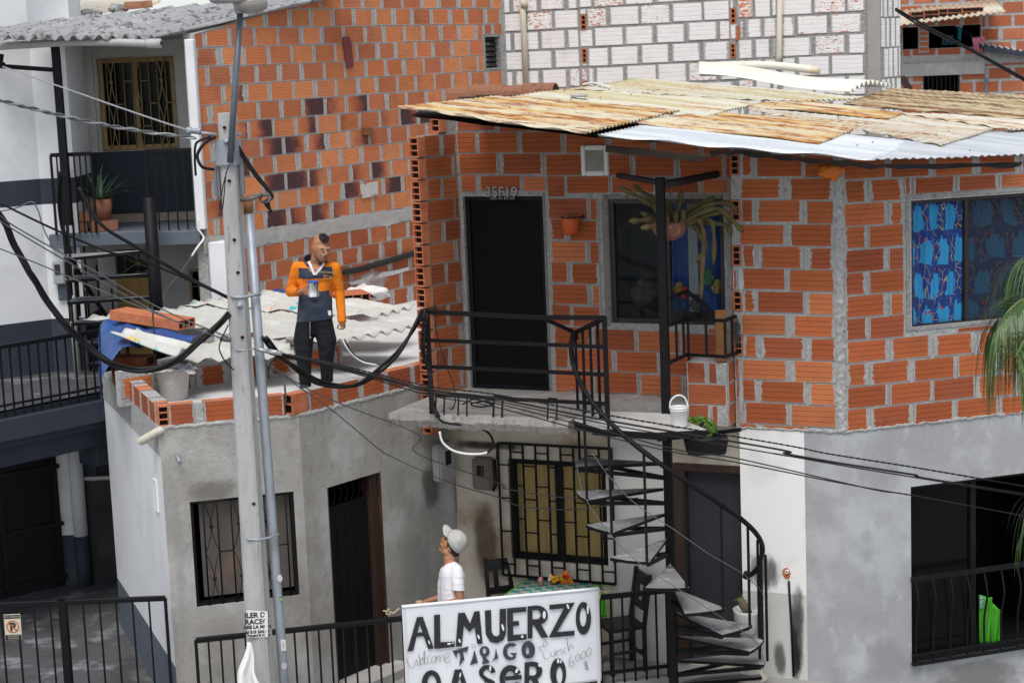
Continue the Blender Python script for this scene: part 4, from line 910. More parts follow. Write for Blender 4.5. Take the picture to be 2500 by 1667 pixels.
def lin(s, t):
    k = s*(len(Q)-1); i = min(int(k), len(Q)-2); f = k-i; P0, P1 = rp(*Q[i]), rp(*Q[i+1]); p = P0.lerp(P1, f)
    return p+Vector((0, .04+t*.10, -.025-t*.05+.008*math.sin(s*60+t*3)*t+.012*mnoise.noise(Vector((s*20,t*4,1)))))
mb.grid(lin, 120, 6); mb.build('plastic_liner', M['liner'], house)
# ------------------------------------------------------------------ asbestos roof, top left
M['asbestos'] = surf('lichened_asbestos_cement', (.33,.33,.335), [((.45,.45,.455), 5, .5, .75), ((.07,.07,.072), 12, .50, .66, (1,1,1), .6), ((.12,.12,.12), 6, .52, .7), ((.04,.04,.04), 45, .6, .72, None, .5)], .95, 0, [(30, .6, .01)], .2)
ra = (K1-E1); ra.z = 0; ra.normalize(); rb = Vector((-ra.y, ra.x, 0))
mb = MB()
AG = (-nn.x/nn.z, -nn.y/nn.z); ap = lambda reg, x, y: slope(E1, AG[0], AG[1], reg, x, y)
AQ = [ap('A1',1052,258), ap('A1',-160,258), ap('A1',-160,222), ap('A1',700,112), K1+(K1-E1)*.35, ap('A1',1300,8)]
def asb(s, t):
    fr = AQ[0].lerp(AQ[1], t); k = t*2.0
    bk = (AQ[4].lerp(AQ[3], min(1, t/.30)) if t < .30 else AQ[3].lerp(AQ[2], (t-.30)/.70)); p = fr.lerp(bk, s); b = (p-E1).dot(rb)
    return Vector((p.x, p.y, az_z(p.x, p.y)+.032*math.sin(2*math.pi*b/.088)+.012*mnoise.noise(Vector((s*6,t*9,0)))+(.012 if s > .42 else 0)))
mb.grid(asb, 40, 420); mb.build('asbestos_roof', M['asbestos'], tall, solid=.008, smooth=True)
mb = MB(); mb.tube(spline([dep(21.2,'A1',-60,322), dep(21.15,'A1',200,306), dep(21.1,'A1',500,291), dep(21.05,'A1',780,291), dep(21.0,'A1',1010,300)], 6), .045, 10); mb.lathe(dep(21.0,'A1',1005,300), [(.05,0),(.055,.03),(.055,.16),(.03,.17)], 10, axis=(.95,-.2,-.02)); mb.build('gutter_pipe', surf('grey_pvc', (.40,.39,.385), [((.3,.29,.28), 9, .5, .8)], .6), tall)
# tin sheet and weights behind it
scrap = corr_sheet('tin_sheet', lambda s, t: dep(24.6, 'A1', 340+s*800, -60).lerp(dep(23.4, 'A1', 372+s*720, 150-s*125), 1-t)+Vector((0,0,.012*math.sin(s*70))), 20, 60, M['sheet_white'])
tag(scrap, 'silver tin sheet with rusty edge above the asbestos roof, held down by stones', 'roof sheet')
def rock(reg, pts, D, h, mat, name, label, cat):
    mb = MB(); P = [dep(D, reg, x, y) for x, y in pts]; c = sum(P, Vector())/len(P); w = max((p-c).length for p in P)
    mb.ball(c, 1, 10); hx = max(abs(p.x-c.x) for p in P); hz_ = max(abs(p.z-c.z) for p in P)
    mb.v = [c+Vector(((v.x-c.x)*hx, (v.y-c.y)*hx*.7, (v.z-c.z)*hz_))*1.0+Vector((mnoise.noise(v*2.1), mnoise.noise(v*2.3+Vector((5,0,0))), mnoise.noise(v*1.9+Vector((0,7,0)))))*hz_*.45 for v in mb.v]
    o = mb.build(name, mat, None, smooth=True); tag(o, label, cat); return o
rock('A1', [(530,100),(700,100),(615,70),(615,132)], 23.3, .1, M['mortar_dark'], 'stone', 'rounded grey stone weighing down the tin sheet, left of the pointed one', 'stone')
rock('A1', [(745,60),(880,70),(800,28),(820,90)], 23.4, .1, M['asbestos'], 'stone', 'pointed pale stone on the tin sheet, right of the rounded one', 'stone')
mb = MB()
def tile_mesh(mb, c, ax, r, L, n=8, th=.014):
    c, ax = Vector(c), Vector(ax).normalized(); side = ax.cross(Vector((0,0,1))).normalized(); up = side.cross(ax)
    for k in range(n):
        a0, a1 = math.pi*k/n, math.pi*(k+1)/n
        q = lambda a, rr, l: c+ax*l+side*math.cos(a)*rr*(1-.12*l/L)+up*math.sin(a)*rr*(1-.12*l/L)
        mb.hexa([q(a0,r,-L/2), q(a1,r,-L/2), q(a1,r-th,-L/2), q(a0,r-th,-L/2), q(a0,r,L/2), q(a1,r,L/2), q(a1,r-th,L/2), q(a0,r-th,L/2)])
M['clay_tile'] = surf('old_clay_tile', (.26,.115,.065), [((.15,.075,.05), 9, .5, .75), ((.36,.2,.13), 14, .58, .8), ((.06,.045,.04), 5, .6, .75)], .95, 0, [(40, .5, .006)])
for (x, y, dx, dy, lb) in ((225,172,1,-.1,'broken red clay tile at the far left of the tin sheet'), (415,125,1,-.5,'broken red clay tile tucked under the tin sheet corner'), (950,60,1,-.2,'red clay tile lying on the tin sheet below the pointed stone')):
    mb = MB(); c = dep(23.2,'A1',x,y); tile_mesh(mb, c, (1,.2,-dy*.3), .09, .34); o = mb.build('clay_tile', M['clay_tile'], None); tag(o, lb, 'roof tile')
# clay ridge tiles on the small white wall between the houses
PT_ = Plane(*(BR.pt(4.1, 0).xy), -66); PT_ = Plane(dep(22.6,'A2',1440,640).x, 22.6, 114)
wallw = thing('tiled_wall', 'short white block wall capped with weathered red clay tiles beside the rusty roof', 'wall')
z1 = PT_.uv('A2',1700,650)[1]; uu = PT_.uv('A3',500,640)[0]
mb = MB(); wall_cells(mb, PT_, .02, uu, 4.6, z1, [], .12); brick_wall(mb, PT_, .02, uu, z1-.5, z1-.02, [], random.Random(3), .24, .44, .03, 0, pal=((.45,.13,.055),), flake=lambda r: r.uniform(0,.4)); mb.build('block_wall', [M['mortar_dark'], M['brick_paint']], wallw)
k = 0; u = .1
while u < uu:
    mb = MB(); ax = Vector((PT_.d[0], PT_.d[1], 0)); tile_mesh(mb, PT_.pt(u, z1-.01+(k % 2)*.015, -.04), ax*(1 if k % 2 else -1), .12, .4); mb.build('ridge_tile', M['clay_tile'], wallw); u += .33; k += 1
# ------------------------------------------------------------------ low fibre-cement roof on the grey house
M['fibre'] = surf('fibre_cement', (.48,.475,.435), [((.58,.575,.54), 3, .48, .7), ((.36,.355,.32), 2.2, .55, .8), ((.22,.21,.19), 18, .66, .8, None, .7)], .9, 0, [(60, .2, .003)], .3)
t = NT('paint_splashed_fibre'); c = t.mix(t.step(t.noise(3), .45, .7), (.50,.495,.455), (.60,.595,.56))
msk = t.step(t.noise(1.3, 2), .5, .56)
for cc, sc_, lo in (((.62,.42,.03), 6, .63), ((.05,.40,.46), 9, .62), ((.68,.26,.05), 11, .66), ((.04,.12,.34), 16, .68)):
    c = t.mix(t.math('MULTIPLY', t.step(t.noise(sc_, 3, .5), lo, lo+.03), msk), c, cc)
M['fibre_paint'] = t.done(c, .88, 0, t.bump(t.noise(60, 3), .2, .003), .3)
LP = hz(3.22, 'B2', 625, 800); LGX, LGY = -.061, .052
la = Vector((math.sin(math.radians(41)), math.cos(math.radians(41)), 0))
def low_z(x, y): return LP.z+LGX*(x-LP.x)+LGY*(y-LP.y)
lowroof = thing('low_roof', 'low makeshift roof of overlapping grey fibre-cement sheets on the flat roof', 'roof')
def fibre(cs, dz, mat, parent, name='roof_sheet', drop=0):
    P = [slope(LP, LGX, LGY, *c) for c in cs]; n = int(max((P[3]-P[0]).length, (P[2]-P[1]).length)/.2*10)
    mb = MB()
    def fn(s, t):
        p = P[0].lerp(P[1], s).lerp(P[3].lerp(P[2], s), t); b = (p-LP).dot(la)
        return Vector((p.x, p.y, low_z(p.x, p.y)+dz+.030*math.sin(2*math.pi*b/.205)+drop*s))
    mb.grid(fn, 16, n); return mb.build(name, mat, parent, solid=.008, smooth=True)
fibre([('B1',560,632), ('B2',625,797), ('B2',1165,692), ('B1',1430,545)], .0, M['fibre'], lowroof)
fibre([('B1',1262,556), ('B2',885,645), ('B2',1160,575), ('B2',150,470)], .035, M['fibre_paint'], lowroof)
fibre([('B1',1250,900), ('B2',335,865), ('B2',260,740), ('B1',1150,800)], -.035, M['fibre'], lowroof)
pp = fibre([('B1',760,832), ('B1',1205,962), ('B1',1340,925), ('B1',940,788)], .13, M['fibre_paint'], None, 'fibre_sheet'); tag(pp, 'short fibre-cement offcut spotted with paint, lying on the blue tarpaulin', 'roof sheet')
# wall of bricks the sheets rest on
GW_ = Plane(*hz(ROOFZ,'B1',1320,1130).xy, 52)
mb = MB(); ub = GW_.uv('B2',660,900)[0]; RW = random.Random(5)
wall_cells(mb, GW_, -.8, ub, ROOFZ-.05, ROOFZ+.30, [], .1); brick_wall(mb, GW_, -.8, ub, ROOFZ+.03, ROOFZ+.24, [], RW, .215, .42, .035, 0, pal=PAL_W, smr=(.02,.05)); o = mb.build('low_brick_wall', [M['mortar'], M['brick_wide']], lowroof)
# ------------------------------------------------------------------ white house with the dark bands, far left
wh = thing('white_house', 'white two-storey house with dark blue bands, a recessed balcony and an open dark ground floor', 'house')
def zz(reg, x, y, P=WF): return P.uv(reg, x, y)[1]
pu0, pu1 = WF.uv('A1',500,1100)[0], WF.uv('A1',262,1100)[0]     # left pier of the balcony
bt, bb = zz('A1',400,1218), zz('A1',400,1392)                      # upper dark band
lb = zz('B1',450,635)                                              # top of the lower dark paint
mb = MB()
def banded(mb, P, u0, u1, w0, w1, z0, z1, skipdark=False):
    for a, b, m in ((z0, min(lb, z1), 1), (max(lb, z0), min(bb, z1), 0), (max(bb, z0), min(bt, z1), 1), (max(bt, z0), z1, 0)):
        if b > a: mb.pbox(P, u0, u1, a, b, w0, w1 if m == 0 else w1+.002, m)
banded(mb, WF, pu0, pu1, -.9, 0, -.1, 6.44); mb.build('left_pier', [M['white_wall'], M['navy']], wh)
W1 = Plane(*(WF.pt(pu1, 0).xy), 53)
mb = MB(); banded(mb, W1, -5, 0, -.2, 0, -.1, 8.5); mb.build('left_wall', [M['white_wall'], M['navy']], wh)
uw = WF.uv('A1',368,100)[0]; mb = MB(); mb.pbox(WF, uw, pu1+.3, 6.35, 8.6, -1.4, -.75); mb.build('upper_wall', M['white_wall'], wh)
# recess behind the balcony
zs0, zs1 = zz('F',300,560), zz('F',300,530)
winW = WB.rect(('A1',665,410), ('A1',1222,1008)); zn = winW[2]-.02
ub0, ub1 = -.35, WB.uv('A1',600,800)[0]
mb = MB(); wall_cells(mb, WB, ub0, ub1, zn, 6.62, [winW], .15); mb.build('balcony_back_wall', M['offwhite_wall'], wh)
mb = MB(); wall_cells(mb, WB, ub0, ub1, zs1, zn, [], .152, w=.002); mb.build('balcony_dado', M['navy'], wh)
mb = MB(); mb.pbox(WB, ub0, ub1, zs1+.001, zs1+.1, .002, .014); mb.build('tile_skirting', surf('beige_tile', (.36,.29,.22), [((.28,.22,.17), 8, .5, .8)], .4), wh)
q0, q1 = WF.pt(pu0, 0, -.2), WB.pt(ub1, 0, 0); WL = Plane(q1.x, q1.y, math.degrees(math.atan2(q0.x-q1.x, q0.y-q1.y))); LL = (q0.xy-q1.xy).length
mb = MB(); mb.hexa([Vector((q0.x,q0.y,zn)), Vector((q1.x,q1.y,zn)), Vector((q1.x-.2,q1.y,zn)), Vector((q0.x-.2,q0.y,zn)), Vector((q0.x,q0.y,6.4)), Vector((q1.x,q1.y,6.5)), Vector((q1.x-.2,q1.y,6.5)), Vector((q0.x-.2,q0.y,6.4))]); mb.build('recess_side_wall', M['offwhite_wall'], wh)
mb = MB(); mb.hexa([Vector((q0.x,q0.y,zs1)), Vector((q1.x,q1.y,zs1)), Vector((q1.x-.2,q1.y,zs1)), Vector((q0.x-.2,q0.y,zs1)), Vector((q0.x,q0.y,zn)), Vector((q1.x,q1.y,zn)), Vector((q1.x-.2,q1.y,zn)), Vector((q0.x-.2,q0.y,zn))]); mb.build('recess_side_dado', M['navy'], wh)
mb = MB(); up = WB.uv('A1',625,800)[0]; mb.pbox(WB, up-.07, up+.07, zn, 6.6, 0, .06); mb.build('pilaster', M['offwhite_wall'], wh)
mb = MB(); mb.pbox(WF, WF.uv('A1',1372,700)[0], WF.uv('A1',1310,700)[0], zs1, 6.42, -.25, .24); mb.build('right_pier', M['white_wall'], wh, bevel=.01)
mb = MB(); mb.pbox(WF, WF.uv('B1',1500,400)[0]-.13, WF.uv('B1',1455,400)[0], 2.6, zs0-.01, -.3, .16); mb.build('right_pier', M['white_wall'], wh, bevel=.01, label='lower white pier under the balcony')
uL = WF.uv('F',118,545)[0]; mb = MB(); mb.pbox(WF, .02, uL, zs0, zs1, -1.3, .12); mb.pbox(WF, .03, WF.uv('B1',1110,100)[0], zs0-.02, zs1-.012, -.2, .2); mb.build('balcony_slab', M['slate'], wh, bevel=.008)
mb = MB(); mb.poly([WF.pt(.1,6.43,-.05), WF.pt(1.6,6.43,-.05), WF.pt(1.6,6.6,-1.3), WF.pt(.1,6.6,-1.3)]); mb.build('ceiling', M['offwhite_wall'], wh)
# balcony window with an ochre iron grille
w5 = window(WB, winW, (.52,), wh, M['ochre_dim'], t=.05, w0=-.1, w1=-.02, gm=M['pane_dark']); room(WB, winW, .6, M['dark_void'], wh)
M['net'] = surf('net_curtain', (.16,.145,.15), [((.1,.09,.1), 9, .5, .8, (1,1,.1))], .95)
mb = MB(); a, b, c, d = winW
mb.grid(lambda s, q: WB.pt(b-.07-s*.42, c+.05+q*(d-c-.1), -.16+.015*math.sin(s*30)), 40, 2); mb.grid(lambda s, q: WB.pt(a+.05+s*(.18+.1*(1-q)), c+.05+q*(d-c-.1), -.16+.015*math.sin(s*26)), 30, 2); mb.build('net_curtain', M['net'], w5)
mb = MB(); W, Hh = b-a, d-c
for k in range(10): mb.tube([WB.pt(a+W*k/9, c, .02), WB.pt(a+W*k/9, d, .02)], .0055, 5)
for h in (0, 1): mb.tube([WB.pt(a, c+Hh*h, .02), WB.pt(b, c+Hh*h, .02)], .009, 5)
for k in range(9):
    if k % 3 != 1: 
        for h in ((.25,.75) if k % 2 else (.5,)): mb.tube([WB.pt(a+W*k/9, c+Hh*h, .02), WB.pt(a+W*(k+1)/9, c+Hh*h, .02)], .007, 5)
    else:
        um_ = a+W*(k+.5)/9
        for vc in (.25,.75):
            for sg in (-1,1): mb.tube([WB.pt(um_+sg*W/18*abs(2*q-1)**1.7, c+Hh*(vc-.25+q*.5), .02) for q in [i/8 for i in range(9)]], .006, 5)
            mb.ball(WB.pt(um_, c+Hh*vc, .025), .024, 6)
mb.build('iron_grille', M['ochre_dim'], w5)
# storey under the balcony: ochre door, grilled window, meter box, drain
WC = Plane(-3.55, 22.7, -90)
dr_ = WC.rect(('B1',780,170), ('B1',1118,640)); dr_ = (dr_[0], dr_[1], 2.6, dr_[3]); wn = WC.rect(('B1',1290,300), ('B1',1490,600))
mb = MB(); wall_cells(mb, WC, -.5, pu0+.1, 2.5, zs0, [dr_, wn], .15); mb.build('lower_back_wall', M['offwhite_wall'], wh)
mb = MB(); a, b, c, d = dr_; mb.pbox(WC, a, b, c, d-.38, -.12, -.05)
for k in range(4): mb.pbox(WC, a+.05+k*(b-a-.1)/4+.02, a+.05+(k+1)*(b-a-.1)/4-.02, c+.1, d-.48, -.05, -.035)
mb.pbox(WC, a, b, d-.40, d-.36, -.12, -.02); od = mb.build('panelled_door', M['ochre'], wh)
mb = MB(); mb.pbox(WC, a, b, d-.36, d, -.14, -.12); mb.build('transom_pane', M['glass'], od)
mb = MB(); um_ = (a+b)/2
for s in (-1, 1):
    for q in (-1, 1): mb.tube(spline([WC.pt(um_+s*.02,d-.18,-.05), WC.pt(um_+s*.12,d-.18+q*.06,-.05), WC.pt(um_+s*(b-a)*.48,d-.18+q*.17,-.05)], 5), .007, 5)
mb.ball(WC.pt(um_,d-.18,-.05), .03, 6); mb.build('transom_grille', M['ochre_dim'], od)
room(WC, wn, .5, M['dark_void'], wh); mb = MB(); a, b, c, d = wn; frame(mb, WC, wn, .03, -.05, .04)
for k in range(1, 6): mb.tube([WC.pt(a+(b-a)*k/6, c, .03), WC.pt(a+(b-a)*k/6+(.05 if k % 2 else -.05), (c+d)/2, .03), WC.pt(a+(b-a)*k/6, d, .03)], .008, 5)
mb.tube([WC.pt(a,c+(d-c)*.62,.03), WC.pt(b,c+(d-c)*.62,.03)], .007, 5); mb.build('window', M['ochre_dim'], wh)
mbx = WF.rect(('B1',368,245), ('B1',455,395)); mb = MB(); mb.pbox(WF, *mbx, .0, .1); bx = mb.build('meter_box', surf('meter_grey', (.34,.35,.35), (), .5), wh, bevel=.012, seg=2)
r_ = WF.rect(('B1',385,262), ('B1',428,330)); mb = MB(); mb.pbox(WF, *r_, .1, .108); mb.build('meter_window', M['glass'], bx)
mbx = WF.rect(('B1',398,405), ('B1',476,506)); mb = MB(); mb.pbox(WF, *mbx, .0, .05); bx = mb.build('water_meter_box', surf('meter_blue_grey', (.05,.07,.09), [((.2,.25,.3), 14, .58, .7)], .4), wh, bevel=.006)
mb = MB(); ud = WF.uv('B1',492,400)[0]; mb.tube([WF.pt(ud, 2.6, .05), WF.pt(ud, zs0, .05)], .045, 12); mb.build('downpipe', M['offwhite_wall'], wh)
# black square pipe at the eave end, with the bracket of the gutter
mb = MB(); p0, p1 = WF.hit('A1',378,322,.25), WF.hit('A1',470,1540,.25); p1.x = p0.x; mb.bar(p0, p1, .085, .085); mb.build('eave_post', M['black_metal'], wh)
mb = MB(); mb.bar(WF.hit('A1',375,480,.25), WF.hit('A1',20,455,.55), .05, .05); mb.tube(spline([WF.hit('A1',25,455,.55), WF.hit('A1',-2,430,.56), WF.hit('A1',4,370,.56)],4), .04, 8); mb.build('gutter_bracket', M['black_metal'], wh)
# walkway in front of the lower storey, dark beams and the black ground floor under it
wa, wb_ = Vector((-5.95,18.45,0)), Vector((-4.32,20.26,0)); wd_ = (wb_-wa).normalized(); PWk = Plane(wa.x, wa.y, math.degrees(math.atan2(wd_.x, wd_.y))); LW = (wb_-wa).length
mb = MB(); mb.hexa([Vector((wa.x,wa.y,2.22)), Vector((wb_.x,wb_.y,2.22)), Vector((-3.3,21.6,2.22)), Vector((-3.3,22.7,2.22))]+[Vector((wa.x,wa.y,2.6)), Vector((wb_.x,wb_.y,2.6)), Vector((-3.3,21.6,2.6)), Vector((-3.3,22.7,2.6))])
mb.poly([Vector((wa.x,wa.y,2.6)), Vector((wb_.x,wb_.y,2.6)), Vector((-3.3,21.5,2.6)), Vector((-3.3,22.7,2.6)), Vector((-9,22.7,2.6)), Vector((-9,18.45,2.6))]); mb.poly([Vector((wa.x,wa.y,2.23)), Vector((wb_.x,wb_.y,2.23)), Vector((-3.3,21.5,2.23)), Vector((-3.3,22.7,2.23)), Vector((-9,22.7,2.23)), Vector((-9,18.45,2.23))])
mb.build('walkway_slab', M['navy'], wh)
mb = MB(); mb.pbox(PWk, -1, LW, 2.3, 2.54, -.05, .10); mb.build('walkway_beam', M['navy'], wh, bevel=.01)
mb = MB(); mb.pbox(PWk, -1, LW+.2, 1.98, 2.2, -.3, -.14); mb.pbox(PWk, LW-.35, LW+.2, 1.75, 2.1, -.5, -.16); mb.build('lower_beam', M['navy'], wh, bevel=.01)
mb = MB(); mb.poly([Vector((-9,18.5,2.599)), Vector((-5.8,18.7,2.605)), Vector((-4.5,20.2,2.605)), Vector((-3.4,21.4,2.605)), Vector((-3.4,22.6,2.605)), Vector((-9,22.6,2.605))]); mb.build('walkway_floor', surf('dark_mottled_floor', (.055,.058,.062), [((.16,.165,.17), 2.2, .56, .68), ((.03,.03,.032), 5, .5, .7)], .7), wh)  # dark grey floor with paler and blacker mottling
mb = MB(); mb.pbox(WF, -.3, 3.5, -.1, 2.25, -.3, -.02); mb.build('ground_floor_wall', surf('black_wall', (.010,.011,.014), [((.018,.019,.022), 5, .5, .8)], .7), wh)
cu0, cu1 = WF.uv('C1',510,300)[0], WF.uv('C1',350,300)[0]; zc = WF.uv('C1',450,550)[1]
mb = MB(); mb.pbox(WF, cu0, cu1, zc, 2.2, -.05, .05); mb.pbox(WF, cu0-.002, cu1+.002, -.05, zc, -.05, .053, 1); mb.build('ground_pier', [M['white_wall'], M['navy']], wh)
ud = WF.uv('C1',545,300)[0]; mb = MB(); mb.tube([WF.pt(ud,zc,.08), WF.pt(ud,2.2,.08)], .085, 16); mb.tube([WF.pt(ud,-.05,.08), WF.pt(ud,zc,.08)], .086, 16, 1); mb.build('round_column', [M['white_wall'], M['navy']], wh)
gdR = WF.rect(('C1',565,110), ('C1',860,900)); a, b, c, d = gdR
M['grate'] = surf('dark_sheet_metal', (.008,.008,.009), [((.014,.014,.015), 9, .5, .8)], .5)
mb = MB(); mb.pbox(WF, a-.1, b, .02, d-.12, 0, .02); 
for k in range(22): z = .35+k*(d-.8)/22; mb.hexa([WF.pt(a+.05,z,.02), WF.pt(b-.12,z,.02), WF.pt(b-.12,z,.045), WF.pt(a+.05,z,.045), WF.pt(a+.05,z+.05,.02), WF.pt(b-.12,z+.05,.02), WF.pt(b-.12,z+.05,.022), WF.pt(a+.05,z+.05,.022)])
gdo = mb.build('louvred_door', M['grate'], wh)
mb = MB(); mb.pbox(WF, a-.1, b+.02, d-.12, d-.08, 0, .05); mb.build('door_lintel', M['offwhite_wall'], gdo)
text_obj('door_lettering', 'PORTON 110 F 21', .06, WF.hit('C1', 670, 185, .03), (1,0,0), UP, M['offwhite_wall'], gdo, .0005)
# roller gate at far left, three panels
WG = Plane(*W1.pt(0,0,.006).xy, 53)
mb = MB(); mb.pbox(WG, -2.2, -.02, .0, 2.2, -.1, 0)
for k in range(4): mb.pbox(WG, -2.2+k*.68, -2.15+k*.68, .05, 2.2, 0, .04)
for z in (.1, .75, 1.45, 2.12): mb.pbox(WG, -2.15, -.06, z, z+.05, 0, .042)
for k in range(46): mb.pbox(WG, -2.14+k*.045, -2.13+k*.045, .1, 2.15, 0, .008)
mb.build('garage_gate', M['grate'], wh)
# lower dark plinth along the grey house's flank is its own dado; kerb at the yard
# ------------------------------------------------------------------ railings
def railing(name, label, P, u0, u1, z0, z1, n, w=.0, top=.045, bars=.016, rails=(), cat='railing', ends=True, group=None):
    r = thing(name, label, cat, group)
    mb = MB(); mb.pbox(P, u0, u1, z1-top, z1, w-.02, w+.025); mb.build('top_rail', M['black_metal'], r, bevel=.004)
    for z in rails:
        mb = MB(); mb.pbox(P, u0+.005, u1-.005, z-.012, z+.012, w-.012, w+.012); mb.build('rail', M['black_metal'], r)
    for k in range(n+1):
        u = u0+(u1-u0)*k/n; b = bars*(1.7 if ends and k in (0, n) else 1)
        mb = MB(); mb.pbox(P, u-b/2, u+b/2, z0, z1-top*.5, w-b/2, w+b/2); mb.build('baluster', M['black_metal'], r)
    return r
PR1 = Plane(-3.55, 21.45, -90); zr = zz('F',180,350,PR1)
railing('balcony_railing', 'black railing right half of the white house balcony, beside the brick wall', PR1, .06, PR1.uv('A1',990,1040)[0], zs1, zr, 5)
railing('balcony_railing', 'black railing left half of the white house balcony, in front of the aloe', PR1, PR1.uv('A1',620,1040)[0], PR1.uv('A1',345,1050)[0], zs1, zr, 7)
zl0, zl1 = 2.66, PWk.uv('B1',200,785,.05)[1]
railing('walkway_railing', 'long black railing along the dark walkway of the white house', PWk, -1.0, LW+.02, 2.56, zl1, 30, .05, rails=(2.68,))
PF = Plane(-3.31, 16.55, -90); zf = PF.uv('C1',1130,970)[1]
yr = railing('yard_railing', 'black railing across the yard at lower left, carrying the no-parking plate', PF, .0, 2.6, 0, zf, 17, rails=(.1,))
mb = MB(); uq = PF.uv('C1',440,1200)[0]; mb.pbox(PF, uq-.035, uq+.035, 0, zf, -.03, .03); mb.build('post', M['black_metal'], yr)
# no-parking plate
sg = thing('parking_sign', 'small no-parking plate with a crossed P wired to the yard railing', 'sign')
r_ = PF.rect(('C1',22,1100), ('C1',152,1270), .05); mb = MB(); mb.pbox(PF, *r_, .04, .048); mb.build('plate', surf('sign_cream', (.55,.50,.38), (), .5), sg, bevel=.006)
M['ink'] = surf('black_ink', (.012,.012,.014), (), .6); M['sign_red'] = surf('sign_red', (.42,.07,.03), (), .5)
mb = MB(); mb.pbox(PF, r_[0]+.004, r_[1]-.004, r_[3]-.04, r_[3]-.004, .048, .05); mb.pbox(PF, r_[0]+.004, r_[1]-.004, r_[2]+.004, r_[2]+.05, .048, .05); mb.build('caption_band', M['ink'], sg)
cx = PF.pt((r_[0]+r_[1])/2, (r_[2]+r_[3])/2+.005, .051); rx = Vector((1,0,0))
text_obj('letter', 'P', .105, cx-UP*.036, rx, UP, M['ink'], sg, .0005, .004)
mb = MB(); n = 28
for k in range(n):
    a0, a1 = 2*math.pi*k/n, 2*math.pi*(k+1)/n; q = lambda a, r: cx+rx*math.cos(a)*r+UP*math.sin(a)*r+Vector((0,-.001,0))
    mb.quad(q(a0,.050), q(a1,.050), q(a1,.058), q(a0,.058))
dgl = (rx*-.7+UP*.7); pd = (rx*.7+UP*.7)*.006; o_ = Vector((0,-.002,0)); mb.quad(cx-dgl*.052-pd+o_, cx+dgl*.052-pd+o_, cx+dgl*.052+pd+o_, cx-dgl*.052+pd+o_); mb.build('prohibition_ring', M['sign_red'], sg)
M['sign_pale'] = surf('sign_letter', (.45,.42,.34), (), .6)
text_obj('caption', 'NO PARKING', .024, PF.pt((r_[0]+r_[1])/2, r_[3]-.03, .0505), rx, UP, M['sign_pale'], sg, .0003); text_obj('caption', 'PROHIBIDO\nPARQUEAR', .02, PF.pt((r_[0]+r_[1])/2, r_[2]+.03, .0505), rx, UP, M['sign_pale'], sg, .0003)
# black spiral stair under the left balcony
PT2 = Plane(0, 21.0, -90)
st2 = thing('spiral_stair', 'black spiral stair with open treads below the white house balcony', 'stairs')
c2 = WF.hit('B1',1045,200,.45); mb = MB(); mb.tube([Vector((c2.x,c2.y,2.6)), Vector((c2.x,c2.y,zz('A1',1010,1330)))], .075, 16); mb.build('centre_post', M['black_metal'], st2)
M['tread'] = surf('worn_cement_tread', (.22,.22,.222), [((.42,.42,.42), 6, .5, .72), ((.08,.08,.085), 3.5, .52, .75), ((.05,.05,.055), 16, .62, .8, None, .7)], .85, 0, [(60, .35, .004)])
def tread(mb, c, z, a0, a1, R, r0=.05, th=.035, m=0, edge=1):
    P = lambda r, a, zz_: Vector((c.x+math.sin(a)*r, c.y+math.cos(a)*r, zz_))
    n = 4; top = [P(r0, (a0+a1)/2, z)]+[P(R, a0+(a1-a0)*k/n, z) for k in range(n+1)]
    k0 = len(mb.f); mb.poly(top, m); 
    if (mb.v[mb.f[k0][1]]-mb.v[mb.f[k0][0]]).cross(mb.v[mb.f[k0][2]]-mb.v[mb.f[k0][1]]).z < 0: mb.f[k0] = tuple(reversed(mb.f[k0]))
    bot = [p-Vector((0,0,th)) for p in top]; mb.poly(bot, edge)
    for k in range(len(top)):
        j = (k+1) % len(top); mb.quad(top[k], top[j], bot[j], bot[k], edge)
for k in range(6):
    a0 = math.radians(258-k*9+12*k*0); z = 4.05-k*.27; a = math.radians(250+k*11)
    mb = MB(); tread(mb, c2, z, a-.24, a+.24, 1.0); mb.build('tread', [M['tread'], M['black_metal']], st2)
    for s in (-.22, .22):
        e = Vector((c2.x+math.sin(a+s)*.98, c2.y+math.cos(a+s)*.98, z-.03)); mb = MB(); mb.bar(e-Vector((0,0,.2)), e+Vector((0,0,.9)), .022); mb.build('baluster', M['black_metal'], st2)
mb = MB(); mb.tube(spline([Vector((c2.x+math.sin(math.radians(240+k*11))*1.0, c2.y+math.cos(math.radians(240+k*11))*1.0, 5.0-k*.27)) for k in range(9)], 4), .025, 8); mb.build('handrail', M['black_metal'], st2)
